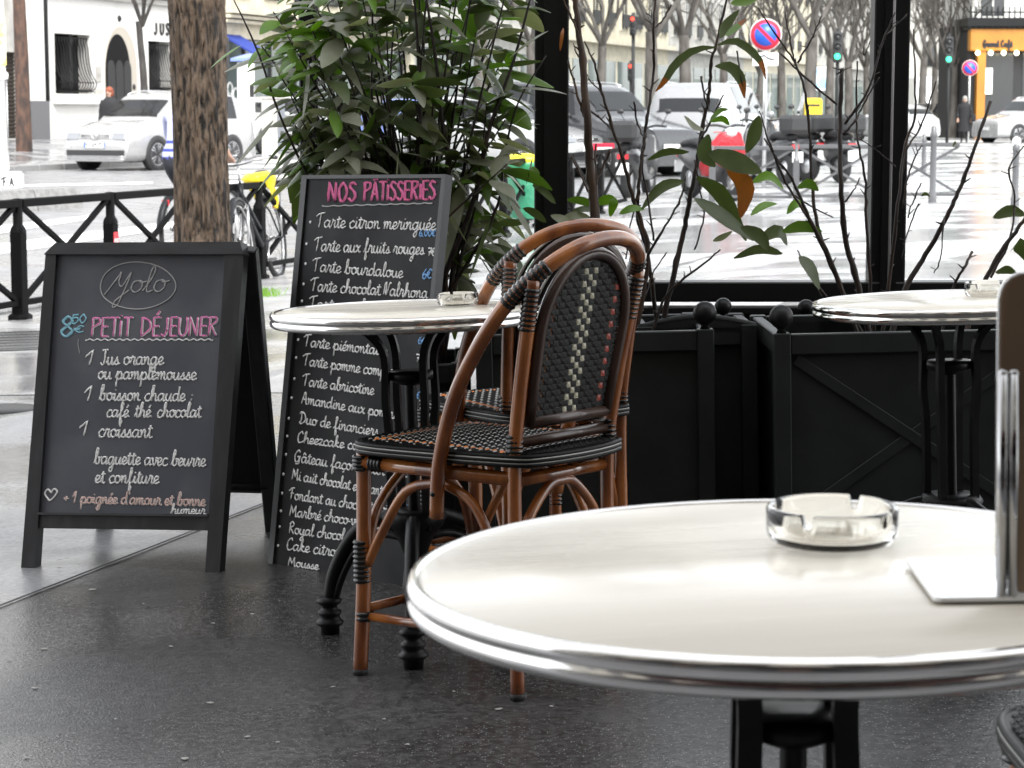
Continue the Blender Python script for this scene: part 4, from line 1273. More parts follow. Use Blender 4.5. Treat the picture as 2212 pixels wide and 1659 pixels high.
# ---- the three sparse shrubs of the planters
def shrub(name, label, foot, Y, branches, leaves, seed, bark):
    rnd = random.Random(seed)
    f = at(foot[0], foot[1], Y)
    t = thing(name, label, 'shrub', (f.x, f.y, ground_z(f.x, f.y)))
    org = Vector(t.location); b = MB()
    for pts, r0, r1 in branches:
        dy = rnd.uniform(-.10, .10)
        P = [at(u, v, Y + dy + rnd.uniform(-.02, .02)) for u, v in pts]
        if len(P) == 2: P.insert(1, P[0].lerp(P[1], .5) + Vector((rnd.uniform(-.006, .006), 0, 0)))
        q = spline(P, 6)
        n = len(q)
        for i, a in enumerate(q):
            if 0 < i < n - 1: a += Vector((rnd.uniform(-.002, .002), rnd.uniform(-.002, .002), 0))
        rr = [(r1 + (r0 - r1) * i / (n - 1)) * (1.25 if rnd.random() < .12 else 1.0) for i in range(n)]
        b.tube([a - org for a in q], rr, 7)
        for i in range(2, n - 1):       # buds and spurs
            if rnd.random() < .22:
                d = Vector((rnd.uniform(-1, 1), rnd.uniform(-.5, .5), rnd.uniform(.2, 1))).normalized()
                L = rnd.uniform(.008, .03)
                b.tube([q[i] - org, q[i] - org + d * L], [rr[i] * .6, .0012], 5)
    b.build('branches', bark, t)
    b = MB()
    for (pts, w, mi, tip) in leaves:
        yy = Y + rnd.uniform(-.09, .05)
        P = [at(u, v, yy + .012 * k) for k, (u, v) in enumerate(pts)]
        if len(P) == 2:
            m_ = P[0].lerp(P[1], .5) + Vector((0, -.01, .008)); P = [P[0], m_, P[1]]
        q = spline(P, 12)
        idx = [round(i * (len(q) - 1) / 7) for i in range(8)]
        path = [q[i] - org for i in idx]
        d = (path[-1] - path[0]).normalized()
        view = (f - C0).normalized()
        side = d.cross(view).normalized()
        side = Matrix.Rotation(rnd.uniform(-.7, .7), 3, d) @ side
        leaf_strip(b, path, side, w / 4851 * yy, mi, rnd.uniform(.1, .35), tip)
    b.build('foliage', LEAF, t)
    return t

shrub('sparse_shrub', 'shrub with one thick brown stem and bright low leaves, behind the rattan chairs', (1295, 720), 6.12,
    [([(1242, -40), (1246, 30), (1258, 130), (1268, 250), (1273, 338), (1283, 440), (1290, 560), (1295, 735)], .0165, .0065),
     ([(1263, 91), (1284, 138), (1299, 195), (1325, 281), (1346, 343), (1366, 420), (1385, 480), (1400, 560), (1370, 735)], .008, .0022),
     ([(1227, 130), (1247, 203), (1262, 252)], .004, .0025), ([(1213, -10), (1240, 50), (1252, 95)], .0035, .002), ([(1240, 98), (1255, 130)], .003, .0015),
     ([(1275, 239), (1300, 258), (1323, 282)], .002, .003), ([(1286, 400), (1300, 365), (1318, 322)], .004, .0018), ([(1288, 310), (1289, 400)], .0018, .0026),
     ([(1234, 335), (1250, 370), (1275, 420)], .003, .0018), ([(1300, 200), (1290, 190), (1270, 170)], .002, .0015)],
    [([(1290, 440), (1330, 432)], 26, 2, None), ([(1330, 428), (1318, 468)], 24, 2, None), ([(1338, 462), (1392, 452)], 22, 2, None), ([(1286, 445), (1225, 432)], 22, 1, None), ([(1290, 455), (1228, 462)], 20, 0, None), ([(1275, 470), (1205, 478)], 26, 4, None),
     ([(1240, 500), (1190, 465)], 26, 4, None), ([(1280, 480), (1245, 520)], 24, 0, None), ([(1150, 360), (1160, 410)], 26, 1, None), ([(1180, 480), (1130, 450)], 22, 0, None), ([(1200, 440), (1150, 400)], 18, 0, None), ([(1210, 110), (1217, 60)], 9, 3, None)],
    21, M['bark_brown'])
shrub('sparse_shrub', 'bare shrub with large drooping dark leaves browned at their tips, beside the rattan hoop', (1430, 715), 6.08,
    [([(1416, -40), (1412, 65), (1411, 156), (1401, 234), (1393, 286), (1388, 338), (1380, 405), (1378, 470), (1400, 560), (1425, 730)], .0065, .0030),
     ([(1575, -30), (1549, 86), (1538, 130), (1531, 208), (1518, 273), (1506, 348), (1490, 430), (1477, 500), (1453, 602), (1425, 730)], .0085, .0030),
     ([(1556, 539), (1519, 571), (1441, 636), (1405, 725)], .0045, .0022), ([(1411, 62), (1430, 45), (1450, 10)], .003, .0015), ([(1396, 28), (1412, 42)], .002, .0015), ([(1392, 40), (1411, 56)], .0018, .0015),
     ([(1369, 220), (1376, 262), (1390, 300)], .002, .003), ([(1563, 205), (1535, 262), (1515, 300)], .0038, .002), ([(1515, 165), (1524, 215), (1530, 235)], .002, .003), ([(1592, 110), (1600, 165), (1608, 200)], .0018, .0025),
     ([(1393, 286), (1388, 360), (1400, 430), (1412, 520)], .003, .0025), ([(1480, 380), (1470, 430), (1430, 500), (1395, 560)], .0035, .0025), ([(1500, 345), (1510, 400), (1520, 470), (1500, 540)], .0025, .002),
     ([(1640, 240), (1660, 300), (1690, 380), (1745, 470), (1790, 560)], .0045, .0018), ([(1440, 545), (1410, 590), (1395, 640)], .002, .0018), ([(1378, 405), (1360, 500), (1352, 560)], .0022, .0018)],
    [([(1548, 102), (1500, 108), (1460, 138), (1436, 175), (1416, 198)], 21, 0, 3), ([(1550, 98), (1585, 88), (1620, 108), (1645, 138), (1654, 172)], 21, 0, 3), ([(1545, 143), (1578, 145), (1600, 172), (1608, 212)], 28, 0, 3),
     ([(1556, 82), (1568, 55), (1596, 22)], 24, 0, None), ([(1568, 78), (1588, 62), (1612, 40)], 20, 1, 3), ([(1578, 8), (1612, 2), (1640, -8)], 26, 1, None),
     ([(1488, 328), (1440, 326), (1398, 346)], 22, 0, None), ([(1478, 392), (1430, 405), (1386, 452)], 28, 0, None), ([(1520, 282), (1500, 275), (1478, 250)], 17, 4, None), ([(1532, 262), (1560, 255), (1575, 270)], 17, 2, None), ([(1535, 262), (1552, 240), (1572, 236)], 14, 1, None),
     ([(1506, 382), (1560, 420), (1612, 520)], 48, 0, None), ([(1500, 430), (1560, 470), (1628, 520)], 46, 0, None), ([(1530, 330), (1590, 350), (1645, 372)], 50, 0, None), ([(1570, 360), (1610, 400), (1600, 470)], 46, 3, None), ([(1530, 290), (1520, 330), (1545, 360)], 40, 0, None),
     ([(1640, 250), (1630, 290), (1612, 330)], 34, 0, None), ([(1625, 395), (1660, 380), (1692, 408)], 24, 2, None), ([(1622, 465), (1650, 445), (1678, 440)], 22, 2, None), ([(1700, 462), (1722, 440), (1748, 462)], 22, 2, None), ([(1722, 405), (1745, 395), (1768, 412)], 26, 1, None),
     ([(1690, 548), (1640, 538), (1585, 558)], 24, 0, None), ([(1690, 500), (1730, 488), (1775, 500)], 30, 1, None), ([(1640, 520), (1680, 500), (1700, 530)], 34, 0, None), ([(1600, 490), (1640, 510), (1660, 540)], 34, 0, None), ([(1725, 555), (1750, 580), (1770, 625)], 36, 0, None), ([(1540, 520), (1560, 512), (1582, 500)], 16, 4, None)],
    22, M['bark_thin'])
W = (1885, 735)
shrub('sparse_shrub', 'leafless black shrub fanning out of the cross-braced planter in front of the thick post', (1885, 725), 6.12,
    [([(1819, 150), (1815, 274), (1817, 400), (1828, 520), (1855, 620), (1880, 740)], .0095, .0055), ([(1806, 160), (1819, 150)], .003, .002),
     ([(1638, 16), (1680, 82), (1718, 137), (1740, 203), (1751, 323), (1756, 417), (1775, 520), (1820, 630), (1870, 740)], .0068, .0018),
     ([(1696, 26), (1706, 80), (1715, 126), (1722, 150)], .003, .0018), ([(1776, 33), (1752, 85), (1723, 136)], .003, .0016), ([(1685, 115), (1745, 172), (1808, 226)], .0030, .0022),
     ([(1651, 299), (1680, 345), (1715, 395), (1748, 470), (1795, 560), (1860, 740)], .0055, .0022), ([(1934, 27), (1907, 90), (1874, 197), (1825, 268)], .0042, .0018), ([(1958, 34), (1935, 55), (1915, 75)], .002, .0016),
     ([(1899, 167), (1865, 225), (1847, 260), (1822, 290)], .0035, .0018), ([(1852, 132), (1850, 260), (1856, 320), (1869, 384), (1872, 470), (1880, 600), (1890, 740)], .0055, .0020), ([(1858, 384), (1845, 410), (1825, 436)], .0026, .0016),
     ([(1868, 85), (1866, 120), (1880, 88)], .0016, .0014), ([(1973, 63), (1976, 160), (1977, 247), (1954, 326), (1940, 440), (1925, 580), (1905, 740)], .0060, .0018), ([(2022, 175), (1989, 274), (1960, 320), (1945, 400)], .0034, .0020),
     ([(1992, 313), (1982, 330), (1962, 380), (1950, 450)], .003, .0016), ([(2140, 219), (2107, 315), (2077, 397), (2052, 455), (2000, 550), (1955, 625), (1920, 740)], .0088, .0040), ([(2212, 315), (2181, 365), (2192, 438), (2180, 520), (2140, 600)], .0035, .0018),
     ([(2100, 544), (2082, 580), (2062, 618), (2030, 740)], .0045, .0034), ([(2216, 470), (2180, 520), (2130, 600), (2080, 740)], .0080, .0050), ([(1722, 540), (1742, 575), (1790, 650)], .003, .0018), ([(1858, 300), (1900, 330), (1935, 360)], .0018, .0014),
     ([(1990, 395), (1970, 440), (1962, 470)], .0024, .0016), ([(2018, 590), (2030, 560), (2040, 470)], .002, .0016), ([(1948, 560), (1960, 500), (1985, 440)], .0022, .0014), ([(1740, 585), (1755, 600), (1775, 640)], .002, .0016), ([(1712, 420), (1760, 450), (1800, 470)], .0018, .0026)],
    [([(2180, 545), (2200, 528), (2232, 575)], 40, 0, None), ([(2150, 588), (2170, 580), (2195, 590)], 26, 0, None), ([(2145, 470), (2180, 455), (2215, 465)], 30, 0, None), ([(2068, 316), (2064, 308), (2058, 318)], 8, 0, None), ([(2010, 425), (2000, 418), (1990, 424)], 10, 0, None)],
    23, M['bark_thin'])
# ---------------------------------------------------------------- street furniture, trees
from mathutils import noise as NZ
M['bark'] = mat('bark', (0.009, 0.007, 0.0055), 0.8, noise=((38, 38, 8.5), (0.125, 0.088, 0.060), .37, .54, 10), bump=((38, 38, 8.5), 1.0, .05))
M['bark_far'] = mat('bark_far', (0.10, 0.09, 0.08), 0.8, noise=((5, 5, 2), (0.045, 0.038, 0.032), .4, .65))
M['bark_red'] = mat('bark_red', (0.085, 0.045, 0.030), 0.8, noise=((8, 8, 3), (0.028, 0.018, 0.014), .4, .62), bump=((14, 14, 5), .7, .03))

def bark_trunk(mb, pts, rads, n=48, seg=.045, amp=.016, fr=7.0, M_=None):
    P = spline(pts, 8); L = [0]
    for a, c in zip(P, P[1:]): L.append(L[-1] + (c - a).length)
    N = int(L[-1] / seg); vs, fs = [], []
    rp = spline([(r, 0, 0) for r in rads], 8)
    for i in range(N + 1):
        s = L[-1] * i / N
        j = min(max(k for k in range(len(L)) if L[k] <= s + 1e-9), len(P) - 2)
        f = (s - L[j]) / max(1e-9, L[j + 1] - L[j])
        c = P[j].lerp(P[j + 1], f); r = rp[j].x + (rp[j + 1].x - rp[j].x) * f
        for k in range(n):
            a = 2 * math.pi * k / n
            q = Vector((math.cos(a), math.sin(a), 0))
            v = NZ.noise(Vector((q.x * fr * r * 6, q.y * fr * r * 6, s * fr * .55)))
            v2 = NZ.noise(Vector((q.x * 2, q.y * 2, s * 1.2)))
            rd = r + amp * (min(.35, abs(v) * 1.6) * 2 - .5) + r * .06 * v2
            vs.append(c + q * rd)
    for i in range(N):
        for k in range(n):
            fs.append((i * n + k, i * n + (k + 1) % n, (i + 1) * n + (k + 1) % n, (i + 1) * n + k))
    mb.add(vs, fs, 0, True)

b0 = on_ground(441, 13.0)
t = thing('street_tree', 'stout brown tree trunk with deeply furrowed bark beside the barrier, behind the breakfast chalkboard', 'tree', b0)
def rel(u, v, Y): return at(u, v, Y) - b0
b = MB()
bark_trunk(b, [(0, 0, -.05), rel(438, 520, 13.0), rel(433, 300, 13.0), rel(427, 120, 13.0), rel(422, -40, 13.0), (-.14, .05, 4.6)], [.20, .160, .155, .154, .152, .14], 120, .016, .034, 8.0)
b.build('trunk', M['bark'], t)
def twigs(mb, p, d, L, r, depth, rnd, n=4, spread=.6, up=.15, kids=(2, 4)):
    k = 4
    pts, q, dd = [p.copy()], p.copy(), d.copy()
    for i in range(k):
        dd = (dd + Vector((rnd.uniform(-1, 1), rnd.uniform(-1, 1), rnd.uniform(-1, 1))) * .16 + Vector((0, 0, up * .3))).normalized()
        q = q + dd * (L / k); pts.append(q.copy())
    mb.tube(pts, [r * (1 - .45 * i / k) for i in range(k + 1)], max(3, n), cap=False)
    if depth <= 0: return
    for _ in range(rnd.randint(*kids)):
        j = rnd.randint(2, k)
        o = Vector((rnd.uniform(-1, 1), rnd.uniform(-1, 1), rnd.uniform(-.5, 1))).normalized()
        nd = (dd + o * spread).normalized()
        twigs(mb, pts[j], nd, L * rnd.uniform(.55, .8), r * .55, depth - 1, rnd, max(3, n - 1), spread, up, kids)
b = MB(); rnd = random.Random(6)
for a in range(5):
    ang = a * 1.3; twigs(b, Vector((-.14, .05, 4.5)), Vector((math.cos(ang) * .8, math.sin(ang) * .8, 1)).normalized(), 1.6, .07, 3, rnd, 6)
b.build('crown', M['bark'], t)

# ---- barriers along the kerb
M['barrier_black'] = mat('barrier_black', (0.004, 0.004, 0.0043), .6, spec=.07)
def barrier(L, h=.82, sticker=False, mats=None):
    t = thing('barrier', 'x', 'barrier')
    m = mats or M['barrier_black']
    b = MB()
    b.box((0, 0, h * .36), (.085, .085, h * .72), 0, bev=.006)
    b.lathe([(.058, h * .72), (.052, h * .755), (.034, h * .79), (.034, h), (.0, h + .004)], 4, 0, Matrix.Rotation(R(45), 4, 'Z'))
    b.lathe([(.085, .0), (.085, .03), (.06, .045)], 4, 0, Matrix.Rotation(R(45), 4, 'Z'))
    post = b.build('post', m, t)
    if sticker:
        b = MB(); b.box((0, -.0445, h * .56), (.075, .003, .145), 0); st = b.build('sticker', mat('sticker_red', (0.62, 0.02, 0.03), .4), post)
        b = MB()
        for (pts) in ([(.018, .60), (.002, .612), (-.012, .60), (-.014, .585), (-.002, .572), (.014, .580), (.014, .592), (.004, .592)], ):
            pass
        for tx, x0, z0 in (('C', -.030, h * .56 + .012), ('G', -.008, h * .56 + .012), ('T', .014, h * .56 + .012)):
            ss_, tot = strokes(tx, tx == 'T')
            for s in ss_: b.tube([(x0 + q[0] * .017, -.0468, z0 + (q[1] - 1) * .022 - .012) for q in s], .0036, 5)
        b.build('lettering', M['white_paint'], st)
    b = MB()
    b.box((L / 2, 0, h - .03), (L - .06, .06, .055), 0, bev=.006); b.build('rail', m, t); b = MB()
    b.box((L / 2, 0, .115), (L - .08, .045, .04), 0, bev=.004)
    b.build('rail', m, t)
    b = MB(); zt, zb = h - .05, .13
    for sg in (-1, 1):
        ang = math.atan2((zt - zb), (L - .09)) * sg
        b.box((L / 2, .003 * sg, (zt + zb) / 2), (math.hypot(L - .09, zt - zb), .035, .035), 0, Matrix.Rotation(-ang, 3, 'Y'), bev=.003)
    b.build('cross_bars', m, t)
    return t
rzk = math.atan2(SDIR.y, SDIR.x)
LAB = ['cut by the left picture edge', 'with a red union sticker on its far post', 'whose post carries the red sticker, running behind the stout tree trunk', 'behind the bicycle with the yellow saddle cover', 'behind the tall pastry chalkboard']
proto = barrier(1.3); protos = barrier(1.3, sticker=True)
for k in range(-1, 12):
    o = protos if k == 1 else (proto if k == -1 else copy_tree(proto))
    x, y = unstreet(0, 1.3 * k); x2, y2 = unstreet(0, 1.3 * (k + 1))
    z = ground_z(x, y); pit = math.atan2(ground_z(x2, y2) - z, 1.3)
    o.location = (x, y, z); o.rotation_euler = (0, -pit, rzk)
    o['group'] = 'black kerb barriers'
    o['label'] = ('black crossed street barrier ' + LAB[k + 1]) if k + 1 < len(LAB) else 'black crossed street barrier glimpsed through the leafy bush'
M['iron_wet'] = mat('iron_wet', (0.10, 0.10, 0.105), .3)
pg = None
for k, (u, Y) in enumerate(((1540, 30.5), (1722, 30.2), (1895, 30.0))):
    p = on_ground(u, Y)
    o = barrier(1.12, .80, False, M['iron_wet']) if pg is None else copy_tree(pg)
    pg = pg or o
    o.location = p; o.rotation_euler = (0, 0, R(-7)); o['group'] = 'grey corner barriers'
    o['label'] = ['grey crossed barrier behind the drooping brown-tipped leaves, by the red-aproned scooter', 'grey crossed barrier behind the leafless shrub', 'grey crossed barrier end hidden by the thick post'][k]

# ---- bicycles
M['tyre'] = M['rubber']
M['frame_dark'] = mat('frame_dark', (0.008, 0.009, 0.011), .4, spec=.25)
M['cover_yellow'] = mat('cover_yellow', (0.80, 0.62, 0.012), .38, bump=(25, .6, .02))
def bicycle(name, label, cover=None):
    t = thing(name, label, 'bicycle')
    Rw = .335
    for x in (0, 1.05):
        b = MB(); b.tube([(x + Rw * math.cos(a * math.pi / 18), 0, Rw + Rw * math.sin(a * math.pi / 18)) for a in range(36)], .024, 8, closed=True)
        wh = b.build('wheel', M['tyre'], t)
        b = MB(); r2 = Rw - .022
        b.tube([(x + r2 * math.cos(a * math.pi / 18), 0, Rw + r2 * math.sin(a * math.pi / 18)) for a in range(36)], .009, 6, closed=True)
        b.lathe([(.02, -.035), (.03, -.03), (.012, -.02), (.012, .02), (.03, .03), (.02, .035)], 10, 0, Matrix.Translation((x, 0, Rw)) @ Matrix.Rotation(R(90), 4, 'X'))
        for k in range(18):
            a = k * math.pi / 9
            b.tube([(x + .02 * math.cos(a + .5), .02 * (-1) ** k, Rw + .02 * math.sin(a + .5)), (x + r2 * math.cos(a), 0, Rw + r2 * math.sin(a))], .0016, 3)
        b.build('rim', M['steel'], wh)
        b = MB(); b.tube([(x + (Rw + .035) * math.cos(R(a)), 0, Rw + (Rw + .035) * math.sin(R(a))) for a in (range(20, 190, 10) if x == 0 else range(10, 150, 10))], .034, 6, flat=.5)
        b.build('mudguard', M['frame_dark'], t)
    b = MB(); bb = (.44, 0, .29); st = (.27, 0, .74); hd = (.86, 0, .82); hb = (.89, 0, .66)
    b.tube([bb, st], .022, 8); b.tube([hb, bb], .024, 8); b.tube([(.87, 0, .74), (.40, 0, .42)], .02, 8); b.tube([hb, hd], .024, 8); b.box((.22, -.07, .31), (.52, .03, .10), 0, bev=.02)
    for s in (-1, 1):
        b.tube([bb, (.2, s * .05, Rw), (0, s * .06, Rw)], .009, 6); b.tube([(.29, 0, .68), (.2, s * .05, .56), (0, s * .06, Rw)], .008, 6)
    b.build('frame', M['frame_dark'], t)
    b = MB()
    for s in (-1, 1): b.tube([(.895, s * .045, .64), (.93, s * .05, .56), (1.05, s * .055, Rw)], .011, 6)
    b.tube([(.885, 0, .64), (.90, 0, .65)], .04, 6); b.build('fork', M['steel'], t)
    b = MB(); b.tube([hd, (.845, 0, .98)], .012, 8)
    b.tube(spline([(.70, -.29, 1.0), (.78, -.26, 1.01), (.88, -.16, 1.0), (.87, 0, .98), (.88, .16, 1.0), (.78, .26, 1.01), (.70, .29, 1.0)], 5), .0115, 8)
    hbm = b.build('handlebar', M['steel'], t)
    for s in (-1, 1):
        b = MB(); b.tube([(.70, s * .29, 1.0), (.79, s * .255, 1.01)], .017, 8); b.build('grip', M['rubber'], hbm)
    b = MB(); b.tube([(.27, 0, .74), (.245, 0, .84)], .013, 8); b.build('seat_post', M['steel'], t)
    b = MB()
    sad = [(.10, .075), (.16, .085), (.22, .075), (.28, .045), (.36, .026), (.40, .018)]
    b.tube([(.09, 0, .872)] + [(x, 0, .875 + .008 * math.sin(x * 9)) for x, w in sad], [.05] + [w for _, w in sad], 12, flat=.38)
    sd = b.build('saddle', M['rubber'], t)
    if cover:
        b = MB(); rnd = random.Random(2)
        vs, fs, n = [], [], 22
        for i in range(7):
            for k in range(n):
                a = 2 * math.pi * k / n
                fl = i / 6
                rx, ry = .19 + .012 * fl, .135 + .02 * fl
                wob = 1 + .15 * fl * math.sin(a * 5 + 1) + .10 * fl * math.sin(a * 8)
                z = .90 - (0 if i == 0 else .012 + .17 * (fl ** 1.5) * (1 + .3 * math.sin(a * 3 + 2)))
                f0 = .62 if i == 0 else min(1.0, .86 + i * .08) * (1 - .75 * max(0, fl - .40))
                vs.append((.225 + rx * f0 * wob * math.cos(a), ry * f0 * wob * math.sin(a), z))
        for i in range(6):
            for k in range(n): fs.append((i * n + k, i * n + (k + 1) % n, (i + 1) * n + (k + 1) % n, (i + 1) * n + k))
        fs.append(list(range(n)))
        b.add(vs, fs, 0, True)
        for s, x0 in ((1, .12), (-1, .13)):
            q = spline([(x0, s * .05, .80), (x0 - .06, s * .075, .72), (x0 - .07, s * .08, .64), (x0 - .05, s * .07, .58 if s > 0 else .52)], 4)
            b.tube(q, [.022, .024, .020, .022, .019, .022, .018, .022, .020, .02, .017, .02, .022][:len(q)], 6)
        b.build('saddle_cover', M['cover_yellow'], sd)
    b = MB()
    for s in (-1, 1):
        b.tube([(.16, s * .06, .69), (-.22, s * .065, .70)], .006, 6); b.tube([(-.16, s * .065, .70), (0, s * .075, Rw)], .006, 6)
    for x in (.12, 0, -.12, -.22): b.tube([(x, -.06, .70), (x, .06, .70)], .005, 6)
    b.build('rack', M['steel'], t)
    b = MB(); b.lathe([(.06, -.004), (.095, -.004), (.095, .004), (.06, .004)], 20, 0, Matrix.Translation((.44, -.05, .29)) @ Matrix.Rotation(R(90), 4, 'X'), True)
    for s in (-1, 1):
        e = (.44 + s * .12, s * .075, .29 - s * .12); b.tube([(.44, s * .06, .29), e], .009, 6); b.box((e[0], s * .12, e[2]), (.09, .08, .022), 0)
    b.build('crank', M['steel'], t)
    b = MB(); b.box((-.24, 0, .60), (.02, .07, .05), 0, bev=.006); b.build('tail_lamp', M['red_lens'], t)
    return t
rp = gp(602, 596); fp = on_ground(530, rp.y - 1.03)
bk = bicycle('bicycle', 'dark step-through bicycle with a bright yellow saddle cover, parked against the barrier', True)
bk.location = rp + Vector((0, 0, .0)); bk.rotation_euler = (R(7), 0, math.atan2(fp.y - rp.y, fp.x - rp.x))

# ---- pole with a square base at the left edge
p = on_ground(6, 35.5)
t = thing('street_pole', 'white street pole on a square base lettered CFA, cut by the left picture edge', 'street pole', p)
b = MB(); b.box((0, 0, .12), (.5, .5, .24), 0, bev=.02); b.box((0, 0, .255), (.44, .44, .03), 0, bev=.01); bs = b.build('base', M['white_paint'], t)
b = MB()
for i, tx in enumerate('CFA'):
    ss_, tot = strokes(tx, tx == 'A')
    for s in ss_: b.tube([(-.10 + i * .115 + q[0] * .09, -.2515, .05 + q[1] * .072) for q in s], .013, 5)
b.build('lettering', M['ink'], bs)
b = MB(); b.lathe([(.062, .27), (.055, .32), (.05, 1.7), (.10, 1.72), (.10, 1.80), (.06, 1.84), (.05, 4.4)], 18); b.build('shaft', M['white_paint'], t)
b = MB(); b.tube([(.075, -.02, .3), (.075, -.02, 1.7)], .012, 6); b.build('conduit', M['steel'], t)
b = MB(); b.box((-.02, -.06, 2.3), (.22, .03, .75), 0, bev=.01); b.build('poster', mat('poster_yellow', (0.62, 0.55, 0.16), .5, noise=(4, (.7, .68, .5), .45, .55)), t)

# ---- cars
CARMAT = {}
M['head_lamp'] = mat('head_lamp', (0.30, 0.31, 0.32), 0.06, 0.6)
def paint(name, col):
    if name not in CARMAT: CARMAT[name] = mat('paint_' + name, col, .22, 0.15, coat=.8, rough_noise=(3, .3))
    return CARMAT[name]
def car(label, col, L=4.5, W=1.83, H=1.62, kind='mpv', detail=True, plate=None, group='parked cars'):
    t = thing('parked_car', label, 'car', group=group)
    P = paint(*col)
    if kind == 'mpv':
        top = [(0, .52), (.02, .66), (.06, .74), (.12, .82), (.75, .98), (1.05, 1.04), (1.35, 1.22), (1.75, 1.50), (2.05, 1.585), (2.7, H), (3.6, H - .03), (4.0, H - .10), (4.28, 1.22), (4.42, .98), (4.48, .7), (4.5, .5)]
        belt = .98
    elif kind == 'hatch':
        top = [(0, .48), (.03, .62), (.1, .72), (.7, .90), (1.0, .96), (1.35, 1.16), (1.75, 1.38), (2.1, 1.44), (2.7, H), (3.2, H - .06), (3.55, 1.24), (3.78, 1.02), (3.92, .92), (3.98, .7), (4.0, .5)]
        belt = .93
    else:   # suv
        top = [(0, .56), (.02, .74), (.08, .86), (.8, 1.02), (1.1, 1.08), (1.45, 1.36), (1.75, 1.60), (2.1, 1.68), (3.6, H), (4.1, H - .06), (4.3, 1.36), (4.42, 1.1), (4.48, .8), (4.5, .55)]
        belt = 1.06
    k = L / top[-1][0]
    top = [(x * k, z) for x, z in top]
    tp = spline([(x, 0, z) for x, z in top], 4)
    tab = [(p.x, p.z) for p in tp]
    tab = [tab[0]] + [q for i, q in enumerate(tab[1:], 1) if q[0] > tab[i - 1][0]]
    def zt(x): return lerp_table(tab, x)
    def hw(x):
        a = smooth(-.02, .62, x); c = 1 - smooth(L - .5, L + .05, x)
        return W / 2 * (.84 + .16 * a ** .6) * (.86 + .14 * c ** .6)
    bot = .20
    def section(x, n=15):
        """half section from sill to the middle of the roof"""
        w, z1 = hw(x), zt(x)
        bz = min(belt, z1 - .05)
        rf = w * (.74 if z1 > belt + .15 else .88)
        if z1 <= belt + .15:
            kk = smooth(belt - .05, belt + .15, z1); rf = w * (.88 * (1 - kk) + .80 * kk)
        pts = [(w * .88, bot), (w * .965, bot + .05), (w * 1.0, .34), (w * 1.0, .55), (w * .995, bz * .8), (w * .97, bz - .03), (w * .945, bz), ((w * .945 + rf) / 2 + .012, (bz + z1 - .05) / 2), (rf + .01, z1 - .055), (rf - .05, z1 - .02), (rf * .6, z1 - .004), (0, z1)]
        return pts
    xs = [0, .01, .03, .06, .1] + [.16 + .11 * i for i in range(int((L - .3) / .11))] + [L - .12, L - .06, L - .02, L]
    xs = sorted(set(round(x, 3) for x in xs if x <= L))
    K = 12
    vs, fs = [], []
    arch = [(.86 * k, .345), (.86 * k + (2.62 if L > 4.2 else 2.5) * 1.0, .345)]
    for x in xs:
        s = section(x)
        for sg in (-1, 1):
            for (y, z) in s:
                vs.append((x, sg * y, z))
    n = len(xs)
    for i in range(n - 1):
        for h in (0, 1):
            for j in range(K - 1):
                a = i * 2 * K + h * K + j; c = (i + 1) * 2 * K + h * K + j
                fs.append((a, a + 1, c + 1, c))
    b = MB(); b.add(vs, fs, 0, True)
    for i in (0, n - 1):
        f = [i * 2 * K + j for j in range(K)] + [i * 2 * K + K + j for j in range(K - 1, -1, -1)]
        b.add([vs[q] for q in f], [list(range(len(f)))], 0, False)
    body = b.build('body', P, t)
    b = MB(); b.box((L / 2, 0, .26), (L - .5, W * .8, .16), 0)
    for ax, r in arch:
        for sg in (-1, 1):
            Ma = Matrix.Translation((ax, sg * (hw(ax) - .10), r - .005)) @ Matrix.Rotation(R(-90 * sg), 4, 'X')
            b.lathe([(.05, .0), (.375, .0), (.378, .104), (.372, .108), (.05, .104)], 32, 0, Ma)
    b.build('underbody', M['dark_trim'], t)
    # windows, set a few millimetres proud
    def patch(x0, x1, j0, j1, sides=(-1, 1), off=.006, inset=0.0, nx=7):
        q = MB()
        for sg in sides:
            pv, pf = [], []
            js = [j0 + (j1 - j0) * a / 3 for a in range(4)]
            for a in range(nx):
                for jj in js:
                    f = a / (nx - 1)
                    x = x0[0] + (x0[1] - x0[0]) * (jj - j0) / (j1 - j0)
                    xe = x1[0] + (x1[1] - x1[0]) * (jj - j0) / (j1 - j0)
                    xx = x + (xe - x) * f
                    s = section(xx); j = int(min(jj, K - 1.001)); g = jj - j
                    y, z = s[j][0] + (s[j + 1][0] - s[j][0]) * g, s[j][1] + (s[j + 1][1] - s[j][1]) * g
                    pv.append((xx, sg * (y + off), z + off * .4))
            for a in range(nx - 1):
                for c in range(3): pf.append((a * 4 + c, a * 4 + c + 1, (a + 1) * 4 + c + 1, (a + 1) * 4 + c))
            q.add(pv, pf, 0, True)
        return q
    xa = [q for q, z in tab if z > belt + .10]
    xr = [q for q, z in tab if z > H - .16]
    x_ws0, x_ws1, x_r1, x_r0 = xa[0], xr[0], xr[-1], xa[-1]
    m_ = (x_ws1 + x_r1) / 2
    for sg in (-1, 1):
        q = patch((x_ws0 + .34, x_ws1 + .06), (m_ - .10, m_ - .06), 6.25, 7.95, (sg,)); q.build('side_window', M['car_glass'], t)
        q = patch((m_ - .02, m_ + .02), (x_r0 - .62, x_r1 - .22), 6.25, 7.95, (sg,)); q.build('side_window', M['car_glass'], t)
